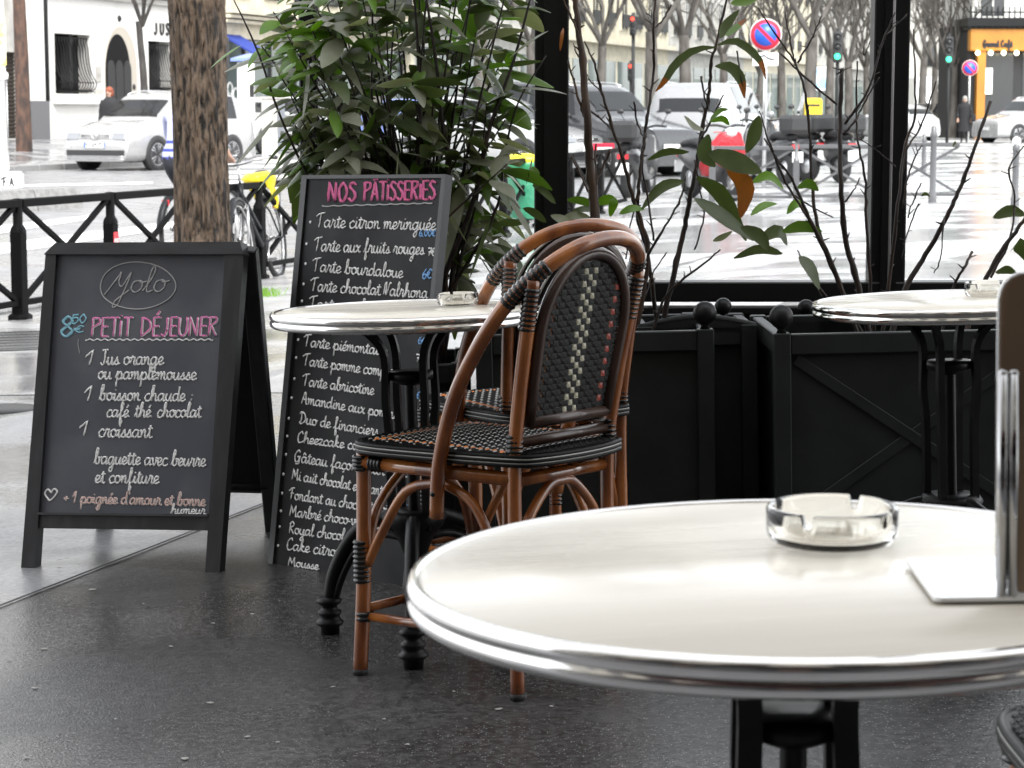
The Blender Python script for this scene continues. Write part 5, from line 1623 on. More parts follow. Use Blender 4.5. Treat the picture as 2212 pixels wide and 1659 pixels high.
    # windscreen and rear window run across
    def across(x0, x1, frac):
        q = MB(); pv, pf = [], []
        for a in range(7):
            xx = x0 + (x1 - x0) * a / 6; s = section(xx); yw = s[9][0] * frac * (1.0 if 1 else 1)
            zz = zt(xx)
            for c in range(-4, 5):
                y = yw * c / 4
                zc = zz - (0.004 if abs(c) < 3 else .016 if abs(c) == 4 else .006)
                pv.append((xx + (-.012 if x0 < L / 2 else .012), y, zc + .010))
        for a in range(6):
            for c in range(8): pf.append((a * 9 + c, a * 9 + c + 1, (a + 1) * 9 + c + 1, (a + 1) * 9 + c))
        q.add(pv, pf, 0, True); return q
    across(x_ws0 - .02, x_ws1 - .10, 1.0).build('windscreen', M['car_glass'], t)
    across(x_r1 + .10, x_r0 + .0, .96).build('rear_window', M['car_glass'], t)
    # wheels
    for ax, r in arch:
        for sg in (-1, 1):
            Mw = Matrix.Translation((ax, sg * (hw(ax) - .082), r - .008)) @ Matrix.Rotation(R(-90 * sg), 4, 'X')
            b = MB(); b.lathe([(.20, -.1), (r - .03, -.1), (r - .008, -.085), (r - .008, .085), (r - .03, .10), (.235, .098), (.225, .08), (.2, .06)], 28, 0, Mw)
            wh = b.build('wheel', M['rubber'], t)
            b = MB(); b.lathe([(.21, .05), (.232, .088), (.225, .094), (.205, .075)], 28, 0, Mw, True); b.lathe([(0, .085), (.05, .08), (.055, .06)], 14, 0, Mw)
            for s in range(5):
                for d in (-.13, .13):
                    a = s * 2 * math.pi / 5 + d
                    b.tube([Mw @ Vector((.04 * math.cos(a), .04 * math.sin(a), .07)), Mw @ Vector((.215 * math.cos(a * 1.0 + d * .3), .215 * math.sin(a + d * .3), .078))], .016, 6)
            b.build('rim', M['alloy'], wh)
            b = MB(); b.lathe([(0, .02), (.2, .02)], 20, 0, Mw); b.build('brake', M['dark_trim'], wh)
    # lamps, bumper, trim
    def front_patch(y0, y1, z0, z1, off, mi_mat, name, xf=0.0, n=6, rear=False):
        q = MB(); pv, pf = [], []
        for a in range(n + 1):
            y = y0 + (y1 - y0) * a / n
            for c in range(3):
                z = z0 + (z1 - z0) * c / 2
                # nearest x of the body front whose half width reaches y and whose top reaches z
                x = 0.0
                while x < 1.2 and (hw(x) * .985 < abs(y) or zt(x) < z): x += .01
                xx = x - off
                pv.append((L - xx if rear else xx, y, z))
        for a in range(n):
            for c in range(2): pf.append((a * 3 + c, a * 3 + c + 1, (a + 1) * 3 + c + 1, (a + 1) * 3 + c))
        q.add(pv, pf, 0, True); return q.build(name, mi_mat, t)
    hwf = W / 2
    if detail:
        for sg in (-1, 1):
            front_patch(sg * hwf * .46, sg * hwf * .90, .64, .765, .014, M['head_lamp'], 'headlight')
        b = MB()
        for z in (.665, .70, .735):
            b.tube([(hx - .016, y, z) for hx, y in [(next(x for x in [i * .01 for i in range(60)] if hw(x) * .985 >= abs(y) and zt(x) >= z), y) for y in [hwf * (-.42 + .84 * i / 10) for i in range(11)]]], .010 if z != .70 else .006, 6)
        b.build('grille', M['chrome'], t)
        front_patch(-hwf * .42, hwf * .42, .65, .745, .004, M['dark_trim'], 'grille_opening')
        front_patch(-hwf * .80, hwf * .80, .315, .425, .008, M['dark_trim'], 'bumper_intake')
        b = MB()
        for z in (.30, .25):
            b.tube([(next(x for x in [i * .01 for i in range(60)] if hw(x) * .985 >= abs(y)) - .012, y, z) for y in [hwf * (-.78 + 1.56 * i / 10) for i in range(11)]], .009, 6)
        b.build('bumper_strip', M['steel'], t)
        Mx = Matrix.Translation((-.012, 0, .715)) @ Matrix.Rotation(R(-90), 4, 'Y')
        b = MB(); b.lathe([(.062, -.004), (.075, -.004), (.075, .010), (.062, .010)], 24, 0, Mx, True)
        for q in ([(-.03, .045), (0, .002), (.03, .045)], [(-.05, .02), (-.022, -.05), (0, -.005), (.022, -.05), (.05, .02)]):
            b.tube([(-.020, y, .715 + z) for y, z in q], .0075, 5)
        b.build('emblem', M['chrome'], t)
    for sg in (-1, 1):
        front_patch(sg * hwf * .55, sg * hwf * .95, .78 if kind != 'hatch' else .72, .98 if kind != 'hatch' else .86, .012, M['red_lens'], 'tail_light', rear=True)
        b = MB(); xm = x_ws0 + .42; Y_ = sg * (hw(xm) + .085); b.sphere((xm, Y_, belt + .05), .1, 10, 0, (.7, 1.0, .72)); b.tube([(xm + .02, sg * hw(xm) * .94, belt + .02), (xm, Y_, belt + .03)], .03, 6); b.build('wing_mirror', P, t)
    if kind != 'hatch':
        b = MB()
        for sg in (-1, 1):
            q = []
            for i in range(14):
                x = x_ws1 + .15 + (x_r1 - x_ws1 - .25) * i / 13; s = section(x); e = (0 if i in (0, 13) else .035)
                q.append((x, sg * (s[9][0] - .0), s[9][1] + e))
            b.tube(q, .014, 6)
        b.build('roof_rail', M['alloy'], t)
    b = MB()
    for end, xx in ((0, -.016), (1, L + .016)):
        b.box((xx, 0, .53 if end == 0 else .72), (.012, .52, .115), 0)
    pl = b.build('number_plate', M['plate_white'], t)
    if plate:
        b = MB(); st, tot = [], 0
        x = 0
        for chh in plate:
            ss_, adv = strokes(chh, chh in CAPS and not chh.isdigit())
            for s in ss_: st.append([(x + a, c) for a, c in s])
            x += adv
        for s in st:
            b.tube([(-.0235, .21 - .40 * a / x, .53 + (c - 1) * .035) for a, c in s], .0075, 4)
        b.build('lettering', M['ink'], pl)
        b = MB(); b.box((-.0235, .243, .53), (.002, .034, .113), 0); b.box((-.0235, -.243, .53), (.002, .034, .113), 0); b.build('blue_strip', mat('plate_blue', (0.05, 0.12, 0.45), .4), pl)
    return t
def put_car(o, u, Y, rz):
    p = on_ground(u, Y); o.location = p; o.rotation_euler = (0, 0, rz)
    return o
c1 = car('pearl people carrier with roof rails, its grille towards the camera, before the arched doorway', ('pearl', (0.30, 0.30, 0.30)), plate='FQ 529 PT')
put_car(c1, 204, 45.6, rzk - R(10))
c2 = car('white hatchback parked behind the people carrier, seen from the side', ('white', (0.36, 0.36, 0.36)), 4.0, 1.75, 1.45, 'hatch')
put_car(c2, 470, 56.5, rzk - R(12))
# ---------------------------------------------------------------- people
M['skin'] = mat('skin', (0.50, 0.31, 0.23), .55)
M['cloth_black'] = mat('cloth_black', (0.012, 0.012, 0.014), .85)
M['cloth_navy'] = mat('cloth_navy', (0.022, 0.024, 0.032), .8)
M['hair_red'] = mat('hair_red', (0.20, 0.05, 0.022), .7)
M['hair_dark'] = mat('hair_dark', (0.025, 0.018, 0.014), .6)
def skin_mesh(name, verts, edges, radii, m, parent, sub=1):
    me = bpy.data.meshes.new(name + '_cage'); me.from_pydata([tuple(v) for v in verts], edges, [])
    o = bpy.data.objects.new(name + '_cage', me); COL.objects.link(o)
    md = o.modifiers.new('skin', 'SKIN'); md.use_smooth_shade = True
    for i, r in enumerate(radii): me.skin_vertices[0].data[i].radius = (r, r) if not isinstance(r, tuple) else r
    for i, d in enumerate(me.skin_vertices[0].data): d.use_root = (i == 0)
    sd = o.modifiers.new('sub', 'SUBSURF'); sd.levels = sub; sd.render_levels = sub
    dg = bpy.context.evaluated_depsgraph_get()
    m2 = bpy.data.meshes.new_from_object(o.evaluated_get(dg)); m2.name = name
    bpy.data.objects.remove(o)
    m2.materials.clear()
    for mm in (m if isinstance(m, (list, tuple)) else [m]): m2.materials.append(mm)
    for p in m2.polygons: p.use_smooth = True
    r = bpy.data.objects.new(name, m2); COL.objects.link(r); r.parent = parent
    return r
def person(label, loc, rz, J, coat=None, top_mat=None, leg_mat=None, hair=None, hair_mat=None, striped=False, group=None):
    """J: joints; the body faces +Y"""
    t = thing('person', label, 'person', loc, rz, group)
    V, E, Rr = [], [], []
    def add(p, r, frm=None):
        V.append(Vector(p)); Rr.append(r)
        if frm is not None: E.append((frm, len(V) - 1))
        return len(V) - 1
    pel = add(J['pelvis'], (.135, .105)); sp = add(J['spine'], (.125, .10), pel); chest = add(J['chest'], (.15, .11), sp); nk = add(J['neck'], .055, chest)
    hd = Vector(J['head']); h0 = add(Vector(J['neck']).lerp(hd, .45), .058, nk); h1 = add(hd, (.075, .088), h0); h2 = add(hd + Vector((0, -.01, .085)), (.062, .075), h1)
    nose = add(hd + Vector((0, .098, -.005)), .012, h1)
    for s, k in ((-1, 'l'), (1, 'r')):
        ear = add(hd + Vector((s * .078, -.005, .0)), .014, h1)
        sh = add(J['sh' + k], .056, chest); el = add(J['el' + k], .043, sh); wr = add(J['wr' + k], .028, el)
        d = (Vector(J['wr' + k]) - Vector(J['el' + k])).normalized(); pal = add(Vector(J['wr' + k]) + d * .06, (.034, .018), wr)
        sd = d.cross(Vector((0, 1, 0)));  sd = sd.normalized() if sd.length > .1 else Vector((0, 0, 1))
        for f in range(4):
            q = add(Vector(J['wr' + k]) + d * .105 + sd * (f - 1.5) * .02, .009, pal)
            add(Vector(V[q]) + d * (.045 + .012 * (f in (1, 2))) + Vector((0, -.012, -.01)), .0075, q)
        q = add(Vector(J['wr' + k]) + d * .05 - sd * .04, .010, pal); add(Vector(V[q]) + d * .035 - sd * .012, .008, q)
        hp = add(J['hp' + k], .092, pel); kn = add(J['kn' + k], .058, hp); cf = add(Vector(J['kn' + k]).lerp(Vector(J['an' + k]), .35), .056, kn); an = add(J['an' + k], .038, cf)
        ft = add(J['to' + k], (.036, .03), an)
    body = skin_mesh('body', V, E, Rr, [M['skin'], top_mat, leg_mat, M['cloth_black'], M['stripe_blue']], t, 2)
    me = body.data
    hz, nz = J['pelvis'][2], J['neck'][2]
    wr = [Vector(J['wrl']), Vector(J['wrr'])]; an = [Vector(J['anl']), Vector(J['anr'])]; to = [Vector(J['tol']), Vector(J['tor'])]
    kn = [Vector(J['knl']), Vector(J['knr'])]; el = [Vector(J['ell']), Vector(J['elr'])]; sh = [Vector(J['shl']), Vector(J['shr'])]
    def near_arm(c): return any(min((c - a.lerp(b_, i / 5)).length for i in range(6)) < .09 for a, b_ in list(zip(sh, el)) + list(zip(el, wr)))
    for p in me.polygons:
        c = p.center
        if c.z > nz + .01 and not near_arm(c): p.material_index = 0
        elif any((c - w).length < .14 for w in wr): p.material_index = 0
        elif min([(c - a).length for a in an] + [(c - a).length for a in to]) < .10: p.material_index = 3
        elif c.z < hz + .02 and not near_arm(c): p.material_index = 2
        else: p.material_index = 4 if (striped and ((c.z - hz) % .115) < .045 and c.z < hz + .36) else 1
    b = MB()
    for s in (-1, 1): b.sphere(hd + Vector((s * .032, .078, .012)), .011, 6)
    b.box(hd + Vector((0, .088, -.048)), (.045, .008, .010))
    b.build('face', M['hair_dark'], t)
    hm = hair_mat or M['hair_dark']
    b = MB(); b.sphere(hd + Vector((0, -.018, .045)), .098, 12, 0, (.95, 1.08, 1.0))
    if hair == 'bob': b.sphere(hd + Vector((0, -.04, -.02)), .10, 12, 0, (1.0, .9, 1.1))
    b.build('hair', hm, t)
    if coat is not None:
        z0, z1, m = coat
        b = MB(); N = 28; rows = 14; vs, fs = [], []
        p0, p1 = Vector(J['pelvis']), Vector(J['neck'])
        for i in range(rows):
            f = i / (rows - 1); z = z0 + (z1 - z0) * f
            if f < .45: rx, ry = .25 - .04 * f / .45, .19 - .03 * f / .45
            elif f < .85: rx, ry = .21 + .02 * (f - .45) / .4, .16
            else: rx, ry = .23 - .155 * ((f - .85) / .15) ** 1.5, .16 - .08 * ((f - .85) / .15)
            cx = p0.x + (p1.x - p0.x) * f; cy = p0.y + (p1.y - p0.y) * f
            for k in range(N):
                a = 2 * math.pi * k / N
                w = 1 + .035 * math.sin(a * 7 + f * 3) * (1 - f)
                vs.append((cx + rx * w * math.cos(a), cy + ry * w * math.sin(a), z))
        for i in range(rows - 1):
            for k in range(N): fs.append((i * N + k, i * N + (k + 1) % N, (i + 1) * N + (k + 1) % N, (i + 1) * N + k))
        b.add(vs, fs, 0, True)
        for s, k in ((-1, 'l'), (1, 'r')):
            e = Vector(J['el' + k]); w_ = Vector(J['wr' + k]); s_ = Vector(J['sh' + k])
            b.tube(spline([s_ + Vector((-s * .03, 0, .02)), s_.lerp(e, .5), e, e.lerp(w_, .9)], 4), [.085] * 5 + [.072] * 4 + [.06] * 4, 10)
        b.build('coat', m, t)
    return t
M['stripe_blue'] = mat('stripe_blue', (0.05, 0.08, 0.42), .8)
STAND = dict(pelvis=(0, 0, .93), spine=(0, 0, 1.1), chest=(0, .01, 1.32), neck=(0, .01, 1.47), head=(0, .03, 1.60), shl=(-.18, 0, 1.38), shr=(.18, 0, 1.38), ell=(-.24, -.01, 1.12), elr=(.24, -.01, 1.12),
             wrl=(-.24, .06, .90), wrr=(.24, .06, .90), hpl=(-.09, 0, .88), hpr=(.09, 0, .88), knl=(-.10, .03, .49), knr=(.10, -.03, .49), anl=(-.10, .08, .075), anr=(.10, -.10, .085), tol=(-.11, .22, .04), tor=(.11, .05, .04))
# the woman behind the white car
p = on_ground(238, 50.6)
S2 = dict(STAND); S2['head'] = (0, .03, 1.60)
person('red-haired person seen from the shoulders up behind the pearl people carrier', p, rzk - R(90) + R(180), S2, (.45, 1.5, M['cloth_black']), M['cloth_black'], M['cloth_navy'], 'bob', M['hair_red']).scale = (.93, .93, .93)
def striped_top():
    m = mat('striped_top', (0.42, 0.44, 0.62), .8); n, l = m.node_tree.nodes, m.node_tree.links
    tc = n.new('ShaderNodeTexCoord'); sp = n.new('ShaderNodeSeparateXYZ'); l.new(tc.outputs['Object'], sp.inputs[0])
    a = n.new('ShaderNodeMath'); a.operation = 'MODULO'; a.inputs[1].default_value = .075; l.new(sp.outputs['Z'], a.inputs[0])
    c = n.new('ShaderNodeMath'); c.operation = 'LESS_THAN'; c.inputs[1].default_value = .028; l.new(a.outputs[0], c.inputs[0])
    e = n.new('ShaderNodeMath'); e.operation = 'LESS_THAN'; e.inputs[1].default_value = 1.19; l.new(sp.outputs['Z'], e.inputs[0])
    k = n.new('ShaderNodeMath'); k.operation = 'MULTIPLY'; l.new(c.outputs[0], k.inputs[0]); l.new(e.outputs[0], k.inputs[1])
    mx = n.new('ShaderNodeMix'); mx.data_type = 'RGBA'; l.new(k.outputs[0], mx.inputs[0])
    mx.inputs[6].default_value = (.42, .44, .62, 1); mx.inputs[7].default_value = (.05, .07, .32, 1)
    l.new(mx.outputs[2], n['Principled BSDF'].inputs['Base Color']); return m
# the cyclist half hidden by the trunk
p = on_ground(380, 20.6)
cy = bicycle('bicycle', 'bicycle ridden by the person behind the stout tree trunk, only its rear wheel edge showing')
cy.location = p; cy.rotation_euler = (0, 0, rzk)
RIDE = dict(pelvis=(0, .20, .97), spine=(0, .24, 1.13), chest=(0, .33, 1.33), neck=(0, .40, 1.46), head=(0, .45, 1.59), shl=(-.18, .34, 1.39), shr=(.18, .34, 1.39), ell=(-.26, .52, 1.19), elr=(.26, .52, 1.19),
            wrl=(-.27, .67, 1.04), wrr=(.27, .67, 1.04), hpl=(-.10, .22, .94), hpr=(.10, .22, .94), knl=(-.12, .55, .68), knr=(.12, .48, .55), anl=(-.11, .48, .28), anr=(.11, .36, .17), tol=(-.11, .60, .24), tor=(.11, .49, .13))
p = on_ground(362, 20.6)
person('cyclist in a pale blue-striped top and dark trousers, half hidden by the stout tree trunk', p, rzk - R(90), RIDE, None, striped_top(), M['cloth_navy'], None, None, False)
# walkers far off on the right
p = on_ground(2084, 84.0)
person('person in a long black coat carrying a bag, walking by the white off-road car', p, R(165), STAND, (.42, 1.52, M['cloth_black']), M['cloth_black'], M['cloth_black'], 'bob', mat('hair_grey', (.25, .24, .22), .7))
bag = on_ground(2103, 83.8)
t = thing('shoulder_bag', 'black bag hanging at the hip of the walker in the long black coat', 'bag', bag + Vector((0, 0, .78)), R(165))
b = MB(); b.box((0, 0, .14), (.16, .34, .26), 0, bev=.03); b.build('pouch', M['cloth_black'], t)
b = MB(); b.tube(spline([(.0, .12, .26), (.1, .06, .5), (.1, 0, .62), (.1, -.06, .5), (0, -.12, .26)], 5), .012, 5); b.build('strap', M['cloth_black'], t)
p = on_ground(2102, 118)
person('distant walker in dark clothes in front of the orange shop', p, R(10), STAND, None, M['cloth_navy'], M['cloth_black'])
p = on_ground(1633, 70)
person('walker in a dark jacket beyond the scooters, seen through the screen', p, R(70), STAND, (.75, 1.52, M['cloth_navy']), M['cloth_navy'], M['cloth_black'])

# ---------------------------------------------------------------- buildings
M['render_white'] = mat('render_white', (0.60, 0.59, 0.565), .8, noise=(1.3, (0.52, 0.51, 0.485), .45, .75))
M['stone_cream'] = mat('stone_cream', (0.50, 0.46, 0.36), .8, noise=(2.2, (0.38, 0.35, 0.27), .4, .7))
M['stone_grey'] = mat('stone_grey', (0.40, 0.39, 0.36), .8, noise=(2, (0.29, 0.28, 0.26), .4, .7))
M['plinth_grey'] = mat('plinth_grey', (0.12, 0.12, 0.125), .7)
M['dark_opening'] = mat('dark_opening', (0.008, 0.008, 0.0085), .7, spec=.1)
M['shop_glass'] = mat('shop_glass', (0.10, 0.125, 0.12), .05, spec=.7)
M['win_glass'] = mat('win_glass', (0.028, 0.03, 0.032), .08, spec=.4)
M['door_grey'] = mat('door_grey', (0.03, 0.03, 0.031), .6, spec=.2)
M['zinc'] = mat('zinc', (0.20, 0.215, 0.24), .4, .3)
FO = at(200, 240, 62.0); FO.z = 0
FD = Vector((SDIR.x, SDIR.y, 0)); FN = Vector((FD.y, -FD.x, 0))     # along the front; out of it towards the street
FR = math.atan2(FD.y, FD.x)
def fac(u, v):
    d = ray(u, v); k = (FO - C0).dot(FN) / d.dot(FN); p = C0 + d * k
    return (p - FO).dot(FD), p.z
class Front:
    """a house front in its own axes: x along it, -y out of it, z up"""
    def __init__(self, name, label, cat, a0, base):
        self.a0, self.z0 = a0, base
        o = FO + FD * a0; o.z = base
        self.t = thing(name, label, cat, o, FR)
    def X(self, u, v): a, z = fac(u, v); return a - self.a0, z - self.z0
    def wall(self, x0, x1, z0, z1, holes, m, depth=.45, name='wall'):
        """slab with openings (x0, x1, z0, z1) cut out of it"""
        b = MB()
        xs = sorted({x0, x1, *[h[0] for h in holes], *[h[1] for h in holes]}); zs = sorted({z0, z1, *[h[2] for h in holes], *[h[3] for h in holes]})
        xs = [x for x in xs if x0 <= x <= x1]; zs = [z for z in zs if z0 <= z <= z1]
        for i in range(len(xs) - 1):
            for j in range(len(zs) - 1):
                cx, cz = (xs[i] + xs[i + 1]) / 2, (zs[j] + zs[j + 1]) / 2
                if any(h[0] < cx < h[1] and h[2] < cz < h[3] for h in holes): continue
                b.add([(xs[i], 0, zs[j]), (xs[i + 1], 0, zs[j]), (xs[i + 1], 0, zs[j + 1]), (xs[i], 0, zs[j + 1])], [(0, 1, 2, 3)], 0, False)
        for h in holes:
            a, c, e, g = h
            for q in ([(a, 0, e), (a, depth, e), (a, depth, g), (a, 0, g)], [(c, 0, e), (c, depth, e), (c, depth, g), (c, 0, g)], [(a, 0, g), (c, 0, g), (c, depth, g), (a, depth, g)], [(a, 0, e), (c, 0, e), (c, depth, e), (a, depth, e)]):
                b.add(q, [(0, 1, 2, 3)], 0, False)
        b.box(((x0 + x1) / 2, depth + 3.0, (z0 + z1) / 2), (x1 - x0, 6.0 - .1, z1 - z0), 0)
        return b.build(name, m, self.t)

B0 = .40
a_l = fac(93, 240)[0]; a_r = fac(474, 240)[0]
h = Front('white_house', 'white rendered house with a barred window, an arched doorway and a string course', 'house', a_l, B0)
Wd = a_r - a_l
wx0, wz1 = h.X(117, 71); wx1, wz0 = h.X(198, 203)
ax0 = h.X(226, 150)[0]; ax1 = h.X(295, 150)[0]; azt = h.X(255, 57)[1]
gx0, gz1 = h.X(320, 88); gx1, gz0 = h.X(372, 198)
upz = h.X(200, -2)[1] + .35
ups = []
for i in range(5):
    x = 1.2 + i * 2.5
    ups.append((x, x + 1.25, upz + .5, upz + 2.6)); ups.append((x, x + 1.25, upz + 4.0, upz + 6.0))
ar = (ax1 - ax0) / 2; acx = (ax0 + ax1) / 2
arch_steps = []
n = 9
for i in range(n):
    x_a, x_b = ax0 + (ax1 - ax0) * i / n, ax0 + (ax1 - ax0) * (i + 1) / n
    xm_ = ((x_a + x_b) / 2 - acx) / ar
    arch_steps.append((x_a, x_b, 0, azt - ar * 1.25 + ar * 1.25 * math.sqrt(max(0, 1 - xm_ ** 2))))
h.wall(0, Wd, 0, upz + 7.0, [(wx0, wx1, wz0, wz1), (gx0, gx1, gz0, gz1)] + ups, M['render_white'])
# arch: a proud surround that turns the opening round
b = MB(); zs_ = azt - ar * 1.25
N = 20; vs, fs = [], []
for i in range(N + 1):
    a = math.pi * i / N
    for r_, y in ((1.0, -.012), (1.0, .9), (.66, .9)):
        vs.append((acx + ar * r_ * math.cos(a) + (-.25 if r_ < 1 else 0), y, zs_ + ar * 1.25 * (r_ if r_ == 1 else .80) * math.sin(a)))
b2 = MB()
poly_ = [(ax1, 0.0)] + [(acx + ar * math.cos(math.pi * i / N), zs_ + ar * 1.25 * math.sin(math.pi * i / N)) for i in range(N + 1)] + [(ax0, 0.0)]
Mx = Matrix(((1, 0, 0, 0), (0, 0, 1, 0), (0, 1, 0, 0), (0, 0, 0, 1)))
b2.prism(poly_, -.02, .015, 0, Mx); nic = b2.build('doorway', mat('reveal_beige', (0.36, 0.33, 0.28), .8), h.t)
b = MB()
poly2 = [(acx + (x - acx) * .78 - ar * .22, z * .93) for x, z in poly_]
b.prism(poly2, -.026, -.021, 0, Mx); b.build('door_opening', M['dark_opening'], nic)
b = MB()
for i in range(3):
    w3 = ar * 2 * .76 / 3; x = ax0 + .06 + i * w3
    hgt = h.X(250, 130)[1]
    pl = [(x + .03, 0), (x + w3 - .03, 0), (x + w3 - .03, hgt - .3)] + [(x + w3 / 2 + (w3 / 2 - .03) * math.cos(math.pi * k / 8), hgt - .3 + .3 * math.sin(math.pi * k / 8)) for k in range(1, 8)] + [(x + .03, hgt - .3)]
    b.prism(pl, -.06, -.03, 0, Mx)
b.build('door', M['door_grey'], nic)
# barred windows
for (x0, x1, z0, z1, m) in ((wx0, wx1, wz0, wz1, M['win_glass']), (gx0, gx1, gz0, gz1, M['win_glass'])):
    b = MB(); b.box(((x0 + x1) / 2, .40, (z0 + z1) / 2), (x1 - x0, .02, z1 - z0), 0); wn_ = b.build('window', M['dark_opening'], h.t)
    b = MB(); b.box(((x0 + x1) / 2 + .03, .22, (z0 + z1) / 2), (.16, .28, z1 - z0), 0); b.build('mullion', M['door_grey'], wn_)
    b = MB(); nb = max(6, int((x1 - x0) / .14))
    for i in range(nb):
        x = x0 + .08 + (x1 - x0 - .16) * i / (nb - 1)
        q = spline([(x, .12, z0 + .03), (x, -.12, z0 + .12), (x, -.20, z0 + .28), (x, -.06, z0 + .55), (x, .02, z0 + .9), (x, .04, z1 - .38), (x - .05, .06, z1 - .22), (x, .08, z1 - .08)], 4)
        b.tube(q, .017, 5)
    for z in (z0 + .30, z1 - .10, z0 + .06): b.tube([(x0 + .03, -.10 if z < z1 - .2 else .07, z), (x1 - .03, -.10 if z < z1 - .2 else .07, z)], .016, 5)
    b.build('window_bars', M['black_iron'], wn_)
    b = MB(); b.box(((x0 + x1) / 2 + .1, -.08, z0 - .16), (x1 - x0 + .5, .2, .26), 0, bev=.02); b.build('sill', M['render_white'], wn_)
for (a, c, e, g) in ups:
    b = MB(); b.box(((a + c) / 2, .30, (e + g) / 2), (c - a, .03, g - e), 0); w_ = b.build('window', M['win_glass'], h.t)
    b = MB(); b.box(((a + c) / 2, .27, (e + g) / 2), (.07, .05, g - e), 0)
    for x in (a + .04, c - .04): b.box((x, .27, (e + g) / 2), (.08, .05, g - e), 0)
    b.build('frame', M['render_white'], w_)
b = MB(); zc = h.X(93, 6)[1]
b.box((Wd / 2, -.12, upz - .02), (Wd, .30, .30), 0, bev=.03); b.box((Wd / 2, -.06, upz - .28), (Wd, .16, .14), 0); b.build('cornice', M['stone_grey'], h.t)
b = MB(); b.tube([(.08, -.1, 1.0), (.08, -.1, upz + 6)], .06, 8); b.build('downpipe', M['door_grey'], h.t)
b = MB(); q = h.X(351, 166); 
x0 = h.X(212, 160)[0]; z = h.X(212, 160)[1]
b.box((x0, -.02, z), (.30, .03, .42), 0, bev=.01); b.box((x0, -.045, z + .06), (.10, .02, .16), 0); b.box((x0, -.02, z - .55), (.5, .03, .3), 0)
b.build('plaque', M['stone_grey'], h.t)
b = MB()
xs0, zs0 = h.X(331, 73); xe = h.X(382, 73)[0]
st, tot = strokes('JUST', True)
for chx, x0 in (('J', 0), ('U', 1), ('S', 2), ('T', 3)):
    ss_, ad = strokes(chx, True)
    for s in ss_: b.tube([(xs0 + (x0 + q[0] * .8) * (xe - xs0) / 4, -.03, zs0 + q[1] * .16) for q in s], .035, 4)
b.build('lettering', M['door_grey'], h.t)
b = MB(); b.lathe([(0, .05), (.06, .05), (.09, .02), (.09, 0)], 14, 0, Matrix.Translation((h.X(257, 40)[0], 0, h.X(257, 40)[1])) @ Matrix.Rotation(R(90), 4, 'X')); b.lathe([(0, .05), (.06, .05), (.09, .02), (.09, 0)], 14, 0, Matrix.Translation((h.X(288, 188)[0], 0, h.X(288, 188)[1])) @ Matrix.Rotation(R(90), 4, 'X')); b.build('wall_lamp', M['door_grey'], h.t)

# the house on its left: white pier, dark louvred shop
a2 = fac(-90, 240)[0]
g = Front('dark_shop_house', 'grey house with a white pier and a dark louvred shop front beside the white house', 'house', a2, B0)
Wg = a_l - a2 - .02
px0 = g.X(57, 200)[0]; dx0, dz1 = g.X(16, 112); dx1 = g.X(42, 112)[0]; dz0 = .05
wz_ = g.X(0, 45)[1]
g.wall(0, px0, 0, 14, [(dx0 - 1.2, dx1, dz0, dz1), (dx0 - 1.6, g.X(17, 20)[0], wz_, wz_ + 2.4)], M['stone_grey'])
b = MB(); b.box(((px0 + Wg) / 2, 2.9, 7.0), (Wg - px0, 6.0, 14), 0); b.build('pier', M['render_white'], g.t)
b = MB(); b.box(((px0 + Wg) / 2 - .05, -.16, g.X(70, 218)[1] / 2), (Wg - px0 + .1, .1, g.X(70, 218)[1]), 0); b.build('plinth', M['plinth_grey'], g.t)
b = MB()
for i in range(22): b.box(((dx0 - 1.2 + dx1) / 2, .2, dz0 + .06 + i * (dz1 - dz0) / 22), (dx1 - dx0 + 1.2, .05, .10), 0, Matrix.Rotation(R(35), 3, 'X'))
b.box(((dx0 - 1.2 + dx1) / 2, .32, (dz0 + dz1) / 2), (dx1 - dx0 + 1.2, .03, dz1 - dz0), 0); b.build('shutter', mat('brown_shutter', (0.035, 0.026, 0.02), .6), g.t)
b = MB(); b.box(((dx0 - 1.6 + g.X(17, 20)[0]) / 2, .3, wz_ + 1.2), (g.X(17, 20)[0] - dx0 + 1.6, .03, 2.4), 0); b.build('window', M['win_glass'], g.t)

# the glazed shop and the cream house beyond the trunk
a3 = a_r + .02
s3 = Front('cream_house', 'cream house with a greenish glazed shop and a blue awning beyond the stout trunk', 'house', a3, B0)
W3 = 17.0
sz = s3.X(600, 62)[1]
ups3 = [(1.0 + i * 2.4, 2.2 + i * 2.4, sz + .9 + j * 3.3, sz + 3.1 + j * 3.3) for i in range(7) for j in range(3)]
s3.wall(0, W3, 0, sz + 11, [(.3, 16.6, .3, sz - .4)] + ups3, M['stone_cream'])
b = MB(); b.box((8.4, .35, sz / 2), (16.3, .03, sz - .7), 0); sf = b.build('shop_window', M['shop_glass'], s3.t)
b = MB()
for i in range(9): b.box((.4 + i * 2.0, .28, sz / 2), (.09, .1, sz - .6), 0)
b.box((8.4, .28, sz * .68), (16.3, .08, .08), 0); b.build('frame', M['door_grey'], sf)
b = MB()
for i in range(5):      # loops sprayed on the glass
    cx, cz = 1.0 + i * .42, sz * .33 + .1 * math.sin(i * 2)
    b.tube(spline([(cx, .325, cz - .25), (cx + .2, .325, cz + .25), (cx, .325, cz + .42), (cx - .18, .325, cz + .2), (cx + .1, .325, cz - .3)], 5), .03, 4)
b.build('graffiti', M['white_paint'], sf)
for (a, c, e, f) in ups3:
    b = MB(); b.box(((a + c) / 2, .25, (e + f) / 2), (c - a, .03, f - e), 0); w_ = b.build('window', M['win_glass'], s3.t)
    b = MB(); b.box(((a + c) / 2, .22, (e + f) / 2), (.07, .05, f - e), 0); b.box(((a + c) / 2, -.06, e + .35), (c - a + .1, .04, .7), 0); b.build('balustrade', M['black_iron'], w_)
b = MB()
